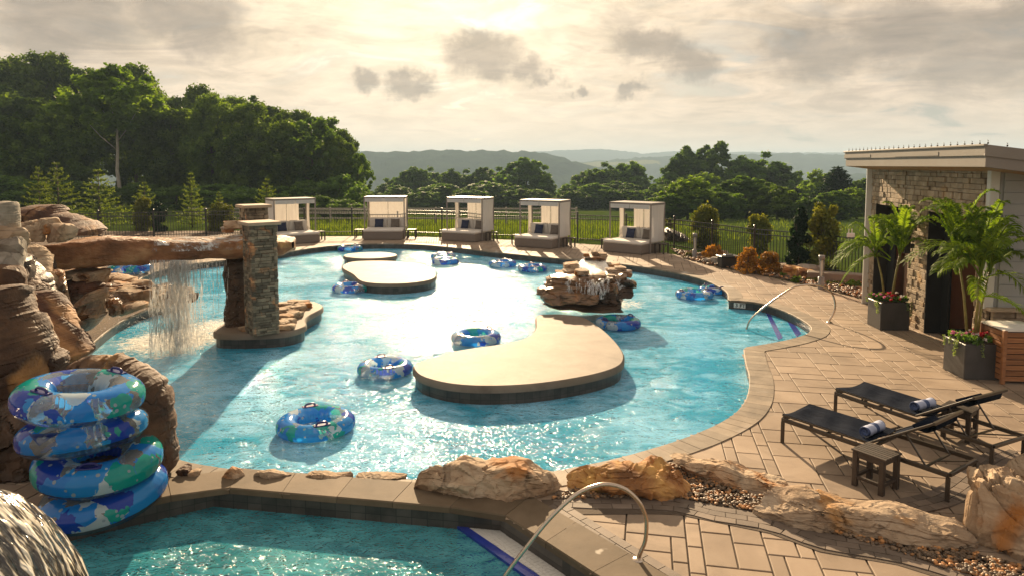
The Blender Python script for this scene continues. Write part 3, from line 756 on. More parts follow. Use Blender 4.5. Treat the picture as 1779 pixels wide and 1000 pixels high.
ridge([(-500,266),(640,265.5),(760,267),(860,266),(917,265),(966,262.5),(1016,260.5),(1055,260.5),(1085,264),(1115,268.5),(1140,266),(1164,264),(1189,263),(1240,266),(1300,265),(1400,267),(1500,266),(2300,268)], 2500, 1000, -80, 23, 3)

# ------------------------------------------------------------------ foliage
def leafcloud(centers, radii, n_per, size, rng, squash=.8, shell=.55, up=.2):
    """many small leaf faces spread through clumps; returns verts, quads, tint"""
    C_ = np.repeat(centers, n_per, 0); Rr = np.repeat(radii, n_per); N_ = len(C_)
    d = rng.normal(size=(N_, 3)); d /= np.linalg.norm(d, axis=1)[:, None]
    rr = shell + (1 - shell) * rng.random(N_) ** .7; rr *= (1 + .18 * rng.normal(size=N_))
    p = C_ + d * (Rr * rr)[:, None] * np.array([1, 1, squash])
    nrm = d * .7 + rng.normal(size=(N_, 3)) * .55; nrm[:, 2] += up; nrm /= np.linalg.norm(nrm, axis=1)[:, None]
    a = np.cross(nrm, rng.normal(size=(N_, 3))); a /= np.linalg.norm(a, axis=1)[:, None] + 1e-9; b = np.cross(nrm, a)
    s = size * (.6 + .8 * rng.random(N_)); a = a * s[:, None]; b = b * (s * .62)[:, None]
    V = np.stack([p - a, p - b * .9 - a * .1, p + a, p + b], 1).reshape(-1, 3)
    Fq = np.arange(N_ * 4).reshape(-1, 4)
    cl = np.repeat(rng.random(len(centers)), n_per)
    tint = np.clip(.65 * cl + .35 * rng.random(N_), 0, 1)
    return V, Fq, tint
def limbs(mb, h, base_r, rng, trunk_h, spread, n=7, lean=.03):
    p = [Vector((0, 0, -.3))]; x = y = 0
    for i in range(1, 8):
        x += rng.normal() * lean * h * .12; y += rng.normal() * lean * h * .12; p.append(Vector((x, y, h * .9 * i / 7)))
    rs = [base_r * (1.3 if i == 0 else 1) * (1 - .85 * i / 7) for i in range(8)]
    mb.tube(p, rs, 7)
    for k in range(n):
        f = trunk_h + (1 - trunk_h) * .8 * (k + .3) / n; i = min(int(f * 7), 6); q = p[i].lerp(p[i + 1], f * 7 - i); a = k * 2.4 + rng.random()
        L = spread * .7 * (1.1 - .6 * (f - trunk_h) / (1 - trunk_h)); r0 = base_r * .45 * (1 - f * .6)
        e = q + Vector((math.cos(a) * L, math.sin(a) * L, L * (1.5 if trunk_h > .4 else .75))); md = q.lerp(e, .5) + Vector((0, 0, -L * .1))
        mb.tube([q, md, e], [r0, r0 * .6, r0 * .2], 5)
PROTO = {}
def crown_tree(key, seed, h, wid, cz0, nclump, nleaf, size, leafm, barkm='bark', trunk_h=.35, layers=None):
    """prototype meshes: trunk with limbs, crown of clumps; unit placed by copying"""
    rng = np.random.default_rng(seed); mb = MB(); limbs(mb, h, h * (.011 if key == 'tall' else .018), rng, trunk_h, wid * (.4 if key == 'tall' else .42))
    tr = mb.build('trunk', M[barkm]).data
    cs = []; rs = []
    # irregular egg-shaped envelope, bumpy at two scales, filled with clumps
    zc = h * (1 + cz0) / 2; hz_ = h * (1 - cz0) / 2; D_ = rng.normal(size=(nclump, 3)); D_ /= np.linalg.norm(D_, axis=1)[:, None]
    env = 1 + .34 * fbm(D_ * 1.7 + seed * 3.1, seed, 2) + .10 * rng.normal(size=nclump)
    k = np.where(rng.random(nclump) < .78, rng.uniform(.82, 1.0, nclump), rng.uniform(.3, .8, nclump)) * np.clip(env, .55, 1.3)
    for i in range(nclump):
        r = wid * rng.uniform(.045, .095); d = D_[i]; wz = 1 - .32 * max(d[2], 0) ** 2 if d[2] > 0 else 1 - .12 * abs(d[2])
        c = np.array([d[0] * wid * .43 * k[i] * wz, d[1] * wid * .43 * k[i] * wz, zc + d[2] * (hz_ - r) * min(k[i], 1.04)])
        cs.append(c); rs.append(r)
    V, Fq, tn = leafcloud(np.array(cs), np.array(rs), nleaf, size, rng, squash=1.1, shell=.35, up=.1)
    o = mesh_np('crown', V, Fq, M[leafm], tint=tn); cr = o.data
    for ob in [x for x in COL.objects if x.data in (tr, cr)]: bpy.data.objects.remove(ob)
    PROTO[key] = (tr, cr, h, wid)
def conifer(key, seed, h, wid, whorls, leafm, size=.10, per=16, droop=-.1, dens=26, fl=.25):
    rng = np.random.default_rng(seed); mb = MB(); mb.tube([(0, 0, -.2), (0, 0, h * .5), (0, 0, h)], [h * .018, h * .011, h * .003], 6)
    Vs = []; tn = []
    for i in range(whorls):
        f = i / (whorls - 1); z = h * (.05 + .93 * f); L = wid / 2 * (1 - f) ** .85 * rng.uniform(.85, 1.12) + .04 * wid; nb = max(4, int(per * (1 - .6 * f)))
        for k in range(nb):
            a = 2 * math.pi * (k + rng.random() * .7) / nb; ll = L * rng.uniform(.7, 1.12); up = fl * (.4 + f)
            s = np.linspace(0, 1, max(4, int(dens * ll / (wid / 2)) + 3))[1:]
            bx, by, bz = math.cos(a) * ll * s, math.sin(a) * ll * s, z + ll * (droop * s + up * s ** 2)
            if ll > .25 and i % 2 == 0: mb.tube([(0, 0, z), (bx[-1] * .6, by[-1] * .6, z + ll * .6 * droop)], [.012 * h / 3, .004], 4)
            for x, y, zz, ss in zip(bx, by, bz, s):
                for q in range(3):
                    d = np.array([math.cos(a), math.sin(a), up]) * .7 + rng.normal(size=3) * .6; d /= np.linalg.norm(d)
                    w_ = np.cross(d, rng.normal(size=3)); w_ /= np.linalg.norm(w_) + 1e-9
                    c = np.array([x, y, zz]); sz = size * rng.uniform(.7, 1.3)
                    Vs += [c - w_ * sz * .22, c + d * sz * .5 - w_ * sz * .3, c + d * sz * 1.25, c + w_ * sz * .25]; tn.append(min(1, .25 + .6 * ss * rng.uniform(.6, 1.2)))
    tr = mb.build('trunk', M['bark']); V = np.array(Vs); o = mesh_np('foliage', V, np.arange(len(V)).reshape(-1, 4), M[leafm], tint=np.array(tn))
    PROTO[key] = (tr.data, o.data, h, wid); bpy.data.objects.remove(tr); bpy.data.objects.remove(o)
crown_tree('oak', 1, 16, 11, .06, 240, 150, .21, 'leaf_wood')
crown_tree('ash', 2, 16, 10, .05, 240, 150, .205, 'leaf_wood')
crown_tree('maple', 3, 16, 12, .06, 250, 150, .21, 'leaf_wood')
crown_tree('tall', 4, 16, 8, .50, 130, 90, .22, 'leaf_bright', 'bark_pale', .42)
crown_tree('airy', 5, 16, 9, .22, 95, 95, .24, 'leaf_mid', 'bark', .3)
crown_tree('low', 6, 6, 6, -.02, 120, 80, .16, 'leaf_mid', trunk_h=.2)
crown_tree('midoak', 7, 12, 9, -.05, 170, 110, .27, 'leaf_mid')
crown_tree('midash', 8, 12, 8, -.05, 160, 110, .27, 'leaf_mid')
crown_tree('midbright', 9, 10, 9, -.05, 120, 100, .26, 'leaf_bright')
crown_tree('midairy', 10, 13, 8, .0, 120, 90, .27, 'leaf_mid', trunk_h=.25)
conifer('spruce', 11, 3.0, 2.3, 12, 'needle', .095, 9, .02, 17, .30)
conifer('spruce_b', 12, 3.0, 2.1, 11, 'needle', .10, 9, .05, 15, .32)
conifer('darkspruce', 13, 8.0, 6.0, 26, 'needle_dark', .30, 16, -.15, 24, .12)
ORD = ['', 'first', 'second', 'third', 'fourth', 'fifth', 'sixth', 'seventh', 'eighth', 'ninth', 'tenth', 'eleventh', 'twelfth', 'thirteenth', 'fourteenth', 'fifteenth', 'sixteenth', 'seventeenth', 'eighteenth']
trng = random.Random(8)
def tree(proto, X, ytop, wpx, d, name, label, cat, group, cname='crown', hmul=1.0, base=None):
    tr, cr, h, w_ = PROTO[proto]; p = P(X, ytop, d); z = float(H(p.x, d)) if base is None else base
    hh = (p.z - z); ws = wpx * d / F
    e = empty(name, (p.x, d, z), trng.uniform(0, 6.28), label, cat, group)
    sx = ws / w_ * 1.08
    for nm, me in (('trunk', tr), (cname, cr)):
        o = bpy.data.objects.new(nm, me); COL.objects.link(o); o.parent = e
        o.scale = (min(sx, 1.4), min(sx, 1.4), hh / h) if nm == 'trunk' else (sx, sx, hh / h)
    return e
WOOD = 'broadleaf trees of the woods on the left'
back = [('maple',12,104,190,84,''),('oak',62,80,170,82,''),('ash',122,94,130,84,''),('maple',232,112,150,80,''),('oak',300,160,130,80,''),('maple',344,148,110,84,''),
        ('oak',398,160,130,79,''),('ash',452,168,130,82,''),('oak',506,186,130,80,''),('airy',556,196,110,79,''),('maple',592,226,80,78,'')]
for i, (k, X, y, w_, d, _) in enumerate(back):
    tree(k, X, y, w_, d, 'broadleaf_tree', f'tall broadleaf tree in the back row of the left woods, {ORD[i + 1]} from the left', 'tree', WOOD)
tree('tall', 197, 112, 165, 66, 'broadleaf_tree', 'yellow-green tree with a bare forked pale trunk in front of the left woods', 'tree', WOOD)
front = [('ash',25,150,150,72),('oak',108,172,124,73),('ash',292,172,120,71),('maple',362,166,118,70),('oak',430,170,120,69),('ash',492,200,104,68),('airy',540,196,100,67),('maple',584,236,84,68),('airy',620,262,52,67)]
for i, (k, X, y, w_, d) in enumerate(front):
    tree(k, X, y, w_, d, 'broadleaf_tree', f'broadleaf tree in the front row of the left woods, {ORD[i + 1]} from the left', 'tree', WOOD)
low = [(0,300,150,62),(70,318,110,60),(140,312,120,61),(245,316,110,60),(305,322,100,59),(370,318,120,60),(430,326,100,58),(485,322,100,58),(535,312,90,60),(590,300,90,61),(620,322,60,57),(560,338,70,52),(598,345,66,51)]
for i, (X, y, w_, d) in enumerate(low):
    tree('low', X, y, w_, d, 'bushy_tree', f'low bushy tree at the foot of the left woods, {ORD[i + 1]} from the left', 'bush', 'low bushes at the foot of the woods')
g1_ = [('midash',668,322,50,128),('midoak',694,302,56,133),('midash',724,293,60,130),('midoak',752,292,56,136),('midash',783,296,52,130),('midoak',806,296,62,134),('midairy',838,293,56,130),('midoak',868,292,66,128),('midash',918,277,80,122),('midoak',938,300,44,120),('midash',760,322,70,118),('midash',850,318,80,116)]
g1_ = [(k, X, y - 3, w_ * 1.22, d) for k, X, y, w_, d in g1_]
for i, (k, X, y, w_, d) in enumerate(g1_):
    tree(k, X, y, w_, d, 'broadleaf_tree', f'hazy green tree beyond the meadow, {ORD[i + 1]} of the clump left of centre', 'tree', 'trees of the clump left of centre')
g2_ = [('midoak',993,316,52,124),('midash',1018,302,60,128),('midoak',1046,284,74,125),('midairy',1072,286,60,128),('midash',1102,283,58,125),('midoak',1136,314,52,122),('midash',1078,318,80,114),('low',1010,330,60,112)]
g2_ = [(k, X, y - 3, w_ * 1.22, d) for k, X, y, w_, d in g2_]
for i, (k, X, y, w_, d) in enumerate(g2_):
    tree(k, X, y, w_, d, 'broadleaf_tree', f'hazy green tree beyond the meadow, {ORD[i + 1]} of the clump right of centre', 'tree', 'trees of the clump right of centre')
crow = [(655,336,56,104),(690,322,76,108),(735,328,70,104),(775,320,78,109),(818,324,76,104),(862,318,84,108),(905,322,78,104),(940,330,54,106),(990,326,66,104),(1030,318,84,108),(1075,322,84,104),(1118,330,66,106)]
for i, (X, y, w_, d) in enumerate(crow):
    tree(('midoak', 'midash')[i % 2], X, y, w_, d, 'bushy_tree', f'low bushy tree at the far edge of the meadow, {ORD[i + 1]} from the left', 'bush', 'low bushy trees at the far edge of the meadow')
brow = [(1158,338,86,58),(1196,308,112,60),(1252,326,100,57),(1300,306,116,61),(1352,322,100,58),(1398,336,80,56),(1446,332,84,56),(1490,326,80,58)]
for i, (X, y, w_, d) in enumerate(brow):
    tree(('midash', 'midbright', 'midoak')[i % 3], X, y, w_, d, 'bushy_tree', f'bushy tree just beyond the fence on the right, {ORD[i + 1]} from the left', 'bush', 'bushy trees just beyond the fence on the right')
g3_ = [('midoak',1160,318,56,100),('midash',1186,272,66,106),('midairy',1203,258,58,108),('midairy',1240,250,70,106),('midoak',1266,272,70,104),('midash',1292,276,66,102),('midoak',1328,268,84,100),('midairy',1356,286,60,98),('midoak',1378,308,56,96),
       ('midbright',1212,306,92,86),('midbright',1168,338,70,84),('midbright',1270,318,80,84),('midash',1314,322,80,86),('midash',1236,330,80,80),('midbright',1346,335,60,84)]
g3_ = [(k, X, y - 6, w_ * 1.3, d) for k, X, y, w_, d in g3_]
for i, (k, X, y, w_, d) in enumerate(g3_):
    tree(k, X, y, w_, d, 'broadleaf_tree', f'leafy tree of the big clump left of the bathhouse, {ORD[i + 1]} counting back row first', 'tree', 'trees of the big clump left of the stone building')
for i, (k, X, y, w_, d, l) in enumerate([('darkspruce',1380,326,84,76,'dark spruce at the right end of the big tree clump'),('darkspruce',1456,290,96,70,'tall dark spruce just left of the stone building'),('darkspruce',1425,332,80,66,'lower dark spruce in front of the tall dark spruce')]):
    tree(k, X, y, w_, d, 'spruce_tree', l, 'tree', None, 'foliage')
for i, (k, X, y, w_, d, l) in enumerate([('midbright',1428,294,64,80,'bright green tree rising behind the dark spruces'),('midbright',1402,318,44,76,'small bright green tree between the dark spruces'),('midash',1498,310,60,74,'green tree partly behind the corner of the stone building'),('midash',1475,322,50,84,'green tree filling the gap right of the tall dark spruce')]):
    tree(k, X, y, w_, d, 'broadleaf_tree', l, 'tree', None)
for i, (k, X, y, w_, d) in enumerate([('spruce_b',66,292,62,41),('spruce',98,284,88,40),('spruce',170,296,88,39.5),('spruce_b',250,318,60,40),('spruce',331,302,52,40.5),('spruce_b',380,334,34,39),('spruce',463,312,54,40)]):
    tree(k, X, y, w_, d, 'young_spruce', f'young yellow-green spruce behind the fence on the left, {ORD[i + 1]} from the left', 'spruce', 'young spruces behind the fence', 'foliage', base=-.05)

# shrubs
def shrub(X, ytop, ybase_or_d, wpx, name, label, cat, mat, seed, size=.07, shape='col', n=60, per=120, group=None, base=0.0, cb=.0):
    d = G(X, ybase_or_d, base).y if ybase_or_d > 100 else ybase_or_d
    p = P(X, ytop, d); h = p.z - base; w_ = wpx * d / F * (1.3 if shape == 'col' else 1.12); rng = np.random.default_rng(seed)
    e = empty(name, (p.x, d, base), 0, label, cat, group); mb = MB()
    for k in range(4):
        a = rng.random() * 6.28; mb.tube([(0, 0, -.03), (math.cos(a) * w_ * .08, math.sin(a) * w_ * .08, h * .4), (math.cos(a) * w_ * .2, math.sin(a) * w_ * .2, h * .75)], [.03, .018, .006], 5)
    mb.build('stem', M['bark'], e); cs = []; rs = []
    for i in range(n):
        f = rng.random(); a = rng.random() * 6.28
        if shape == 'col': rad = w_ * .36 * (math.sin(math.pi * min(.12 + .8 * f, 1)) ** .5) * math.sqrt(rng.random()); r = w_ * rng.uniform(.10, .18)
        elif shape == 'mound': rad = w_ * .42 * math.sqrt(1 - f * f * .9) * math.sqrt(rng.random()); r = w_ * rng.uniform(.07, .13)
        else: rad = w_ * .45 * (1 - f) ** .7 * math.sqrt(rng.random()); r = w_ * rng.uniform(.08, .15)
        z = max(h * (cb + (1 - cb) * f) - r * .5, r * .6); cs.append((math.cos(a) * rad, math.sin(a) * rad, z)); rs.append(r)
    V, Fq, tn = leafcloud(np.array(cs), np.array(rs), per, size, rng, squash=1.15, shell=.3, up=.1)
    mesh_np('foliage', V, Fq, M[mat], e, tn)
shrub(1226,360,33*0+432,46,'columnar_shrub','golden green columnar shrub right of the rightmost daybed','shrub','leaf_gold',21,.06,group='columnar shrubs in the right bed')
shrub(1320,371,440,38,'columnar_shrub','slim golden green columnar shrub behind the orange bushes','shrub','leaf_gold',22,.06,group='columnar shrubs in the right bed')
shrub(1432,357,474,54,'columnar_shrub','widest golden green columnar shrub behind the bollard light near the building','shrub','leaf_gold',23,.06,group='columnar shrubs in the right bed')
shrub(1392,360,471,50,'weeping_conifer','dark weeping conifer beside the widest columnar shrub','conifer','needle_dark',24,.06,'cone',60,110)
shrub(1240,425,452,44,'orange_shrub','small orange-gold mounded bush beside the black box','shrub','leaf_orange',25,.035,'mound',40,80)
shrub(1300,432,474,46,'orange_shrub','orange mounded bush just right of the black box','shrub','leaf_orange',26,.035,'mound',46,90)
shrub(1338,440,476,52,'orange_shrub','orange mounded bush nearest the weeping conifer','shrub','leaf_orange',27,.035,'mound',46,90)
shrub(1196,440,449,18,'low_plant','small yellow tuft at the foot of the far bollard light','plant','leaf_gold',28,.03,'mound',14,50)
for i, (X, yt, yb, w_, mt, lb) in enumerate([(1360,473,481,18,'leaf_bright','small green plant in the gravel right of the orange bushes'),(1385,481,490,22,'leaf_bright','small green plant between bed rocks left of the near bollard light'),(1413,482,490,24,'leaf_gold','yellow-green tuft just left of the near bollard light'),(1452,489,496,30,'leaf_gold','low yellow-green tuft right of the near bollard light'),(1484,488,500,36,'leaf_bright','bright grassy clump beside the building corner')]):
    shrub(X, yt, yb, w_, 'low_plant', lb, 'plant', mt, 40 + i, .035, 'mound', 16, 50, group='low plants in the right bed')
shrub(248,345,37.5,30,'columnar_shrub','golden green columnar shrub on the left above the rock beam','shrub','leaf_gold',31,.06)
shrub(275,352,37.2,28,'dark_shrub','dark green rounded conifer shrub above the rock beam','shrub','needle_dark',32,.06,'col',40,90)
shrub(382,352,37.5,46,'round_shrub','yellow-green shrub behind the right end of the rock beam','shrub','leaf_gold',33,.06)
shrub(1162,378,35.5,20,'low_plant','small shrub behind the fence beside the rightmost daybed','plant','leaf_gold',34,.06,'mound',14,50)

# tall grass behind the fence
rng = np.random.default_rng(77); N_ = 30000
gx = rng.uniform(-14, 22, N_); gy = 33 + rng.random(N_) ** 1.6 * 22
fpx = np.interp(gx, [p[0] for p in fence_w if True][0:], [p[1] for p in fence_w]); k = (gy > fpx + .5) & (rng.random(N_) < np.clip(1.25 - gx / 11, .12, 1)); gx, gy = gx[k], gy[k]; N_ = len(gx)
gz0 = H(gx, gy); hh = rng.uniform(.10, .34, N_) * (1 + .7 * vnoise(np.stack([gx * .5, gy * .5, 0 * gx], 1), 3)); a = rng.uniform(0, 3.14, N_); w_ = .018
lx, ly = rng.normal(0, .08, N_), rng.normal(0, .08, N_)
V = np.stack([np.stack([gx - np.cos(a) * w_, gy - np.sin(a) * w_, gz0], 1), np.stack([gx + np.cos(a) * w_, gy + np.sin(a) * w_, gz0], 1), np.stack([gx + lx, gy + ly, gz0 + hh], 1)], 1).reshape(-1, 3)
tag(mesh_np('meadow_grass_blades', V, np.arange(len(V)).reshape(-1, 3), M['grass_blade'], tint=rng.random(N_)), 'tall yellow-green meadow grass standing behind the black fence', 'grass', kind='stuff')

# ------------------------------------------------------------------ haze
m, t = mat_fn('haze_air')
pv = t.n('ShaderNodeVolumePrincipled', None, Color=(.55, .76, .98), Density=.00046, Anisotropy=.05)
t.n('ShaderNodeOutputMaterial', None, Volume=pv)
mb = MB(); mb.box((0, 1850, (-95 + 68) / 2), (7600, 3820, 163)); tag(mb.build('haze', m), 'pale evening haze lying over the hills', 'haze', kind='stuff')
# ------------------------------------------------------------------ rocks
import bmesh
_ico = {}
def ico(sub):
    if sub not in _ico:
        bm = bmesh.new(); bmesh.ops.create_icosphere(bm, subdivisions=sub, radius=1)
        _ico[sub] = (np.array([v.co[:] for v in bm.verts]), np.array([[v.index for v in f.verts] for f in bm.faces])); bm.free()
    return _ico[sub]
def rock_mesh(size, seed, sub=4, box=.5, rough=.05, n=12, rz=0.0, tilt=0.0):
    """angular stone: a ball cut by flat planes, then weathered"""
    D, Fq = ico(sub); rng = np.random.default_rng(seed)
    N_ = [np.array(v, float) + rng.normal(size=3) * .12 for v in ((1,0,0),(-1,0,0),(0,1,0),(0,-1,0),(0,0,1),(0,0,-1))]; off = list(rng.uniform(.62, .78, 6) if box > .4 else rng.uniform(.8, 1, 6))
    for i in range(n): N_.append(rng.normal(size=3)); off.append(rng.uniform(.80, 1.0))
    N_ = np.array(N_); N_ /= np.linalg.norm(N_, axis=1)[:, None]; off = np.array(off)
    dp = np.maximum(D @ N_.T, 1e-3); r = off[None] / dp; r = -np.log(np.exp(-r * 60).sum(1)) / 60
    p = D * r[:, None]; p /= np.abs(p).max(0)
    ns = fbm(p * 2.2 + seed, seed, 4); st = np.abs(vnoise(np.stack([p[:, 0] * 1.3, p[:, 1] * 1.3, p[:, 2] * 5], 1), seed + 3))
    fc = facets(p + seed * 1.7, seed, 1.5); fc2 = facets(p + seed * 2.3, seed + 9, 3.6)
    p = p * (1 + rough * (ns * .9 + fc * 2.6 + fc2 * 1.2)[:, None])
    p = p * np.array(size) / 2
    Mx = np.array(Matrix.Rotation(rz, 3, 'Z') @ Matrix.Rotation(tilt, 3, 'Y')); return p @ Mx.T, Fq
RC = [0]
def rock(X, Ybase, w, h, dp, mat, label=None, group=None, name='boulder', d=None, z0=None, seed=None, sub=4, rz=None, tilt=0.0, cat='rock', parent=None, sink=.1, loc=None, box=.5):
    RC[0] += 1; seed = seed or RC[0] * 13; rz = rz if rz is not None else (RC[0] * 1.7) % 6.28
    if loc is None:
        if z0 is None: z0 = 0.0 if d is None else P(X, Ybase, d).z
        loc = G(X, Ybase, z0) if d is None else P(X, Ybase, d)
    p, Fq = rock_mesh((w, dp, h), seed, sub, box, rz=rz, tilt=tilt)
    p[:, 2] += h / 2 - h * sink
    o = mesh_np(name, p, Fq, M[mat], parent, smooth=True); o.location = loc; o.data.set_sharp_from_angle(angle=R(24))
    try:
        for pl_ in (): pass
    except Exception: pass
    if parent is None: tag(o, label, cat, group)
    return o
def outline_rock(px, depth, thick, mat, label, group=None, name='boulder', seed=1, step_=None, facet=.35, cat='rock', rough=1.0, lean=0.0, sink=0):
    """a stone whose outline stands upright at its own distance, swelling to its own thickness front and back"""
    pts = px; xs = [p[0] for p in pts]; x0, x1 = min(xs), max(xs)
    d0, d1 = depth if hasattr(depth, '__len__') else (depth, depth)
    yb = max(p[1] for p in pts); yt_ = min(p[1] for p in pts)
    if sink: pts = [(x, y + sink * max(0, (y - yt_) / (yb - yt_) - .55) / .45) for x, y in pts]
    W = []
    for X, Y in pts:
        d = d0 + (d1 - d0) * (X - x0) / (x1 - x0) + lean * (yb - Y) / 100.0; W.append(P(X, Y, d))
    O = W[0].copy(); ax = (P(x1, yb, d1) - P(x0, yb, d0)); ax.z = 0; ax.normalize(); nr = Vector((ax.y, -ax.x, 0)); nr = nr if nr.y < 0 else -nr
    q = [((v - O).dot(ax), v.z - O.z, (v - O).dot(nr)) for v in W]
    poly = [(a, b) for a, b, c in q]; poly = ccw(poly); A = abs(area2(poly)) / 2
    s = step_ or max(.014, math.sqrt(A) / 56)
    rng = np.random.default_rng(seed); B = []
    n = len(poly)
    for i in range(n):
        a = Vector(poly[i]); b = Vector(poly[(i + 1) % n]); m = max(1, int((b - a).length / s)); d_ = (b - a).normalized(); nn = Vector((d_.y, -d_.x))
        for k in range(m):
            p = a.lerp(b, k / m)
            if k: p = p + nn * float(rng.normal() * s * .22)
            B.append((p.x, p.y))
    bx = np.array(B); mn = bx.min(0); mx = bx.max(0)
    gx, gy = np.meshgrid(np.arange(mn[0], mx[0], s), np.arange(mn[1], mx[1], s)); g = np.stack([gx.ravel(), gy.ravel()], 1) + rng.uniform(-.3, .3, (gx.size, 2)) * s
    g = g[inside(B, g[:, 0], g[:, 1])]
    dm = np.sqrt(((g[:, None] - bx[None]) ** 2).sum(2)).min(1); g = g[dm > s * .6]
    V, Fs = fill(B, [], g)
    dist = np.sqrt(((V[:, None] - bx[None]) ** 2).sum(2)).min(1); dist[dist < s * .3] = 0
    Rr = min(thick * .42, dist.max() * .6); u = np.clip(dist / Rr, 0, 1); prof = np.sqrt(np.clip(1 - (1 - u) ** 2, 0, 1))
    sc = 1 / max(.25, math.sqrt(A)); asp = (mx[0] - mn[0]) / max(mx[1] - mn[1], .1); P3 = np.stack([V[:, 0] * sc * 2.6 * (.42 if asp > 2 else 1), V[:, 1] * sc * 2.6 * (1.15 if asp > 2 else 1), 0 * V[:, 0] + seed], 1)
    # flat facets: nearest-cell planes
    C_ = rng.uniform(mn, mx, (16, 2)); gr = rng.normal(size=(16, 2)) * facet * 1.8; ho = rng.uniform(.6, 1.0, 16)
    dd = np.sqrt(((V[:, None] - C_[None]) ** 2).sum(2)); ci = dd.argmin(1); fac = ho[ci] + ((V - C_[ci]) * gr[ci]).sum(1) * sc
    fac = np.clip(fac, .35, 1.3)
    out = []
    for sgn, sd in ((1, 0), (-1, 9)):
        nz = fbm(P3 + sd, seed + sd, 5, .55); st = np.abs(vnoise(P3 * np.array([1, 3.5, 1]) + sd + 4, seed + 2))
        f1 = facets(P3 * .8 + sd, seed + sd, 1.0); f2 = facets(P3 * .8 + sd + 5, seed + sd + 3, 2.6)
        off = thick / 2 * prof * np.clip(fac * .6 + .4 + rough * (.07 * nz + .62 * f1 + .26 * f2), .1, 2)
        out.append(off * sgn)
    nV = len(V); b3 = np.array(ax); n3 = np.array(nr); o3 = np.array(O)
    # plane may lean: depth offset proportional to height
    qa = np.array(q); Am = np.c_[qa[:, 0], qa[:, 1], np.ones(len(qa))]; co_, *_ = np.linalg.lstsq(Am, qa[:, 2], rcond=None)
    base = V[:, :1] * co_[0] + V[:, 1:] * co_[1] + co_[2]
    def w3(off): return o3 + V[:, :1] * b3 + np.stack([0 * V[:, 0], 0 * V[:, 0], V[:, 1]], 1) + (base + off[:, None]) * n3
    Va = w3(out[0]); Vb = w3(out[1]); VV = np.concatenate([Va, Vb]); Fq = np.array(Fs); FF = np.concatenate([Fq, Fq[:, ::-1] + nV])
    # weld rims
    rim = dist <= 0; mp = np.arange(2 * nV); mp[nV:][rim] = np.arange(nV)[rim]; FF = mp[FF]
    used = np.unique(FF); rm = np.full(2 * nV, -1); rm[used] = np.arange(len(used)); VV = VV[used]; FF = rm[FF]
    c = VV.mean(0); c[2] = VV[:, 2].min()
    # face winding: make the front face outward
    o = mesh_np(name, VV, FF, M[mat], smooth=True, loc=c)
    bm = bmesh.new(); bm.from_mesh(o.data); bmesh.ops.recalc_face_normals(bm, faces=bm.faces); bm.to_mesh(o.data); bm.free(); o.data.set_sharp_from_angle(angle=R(26))
    return tag(o, label, cat, group)
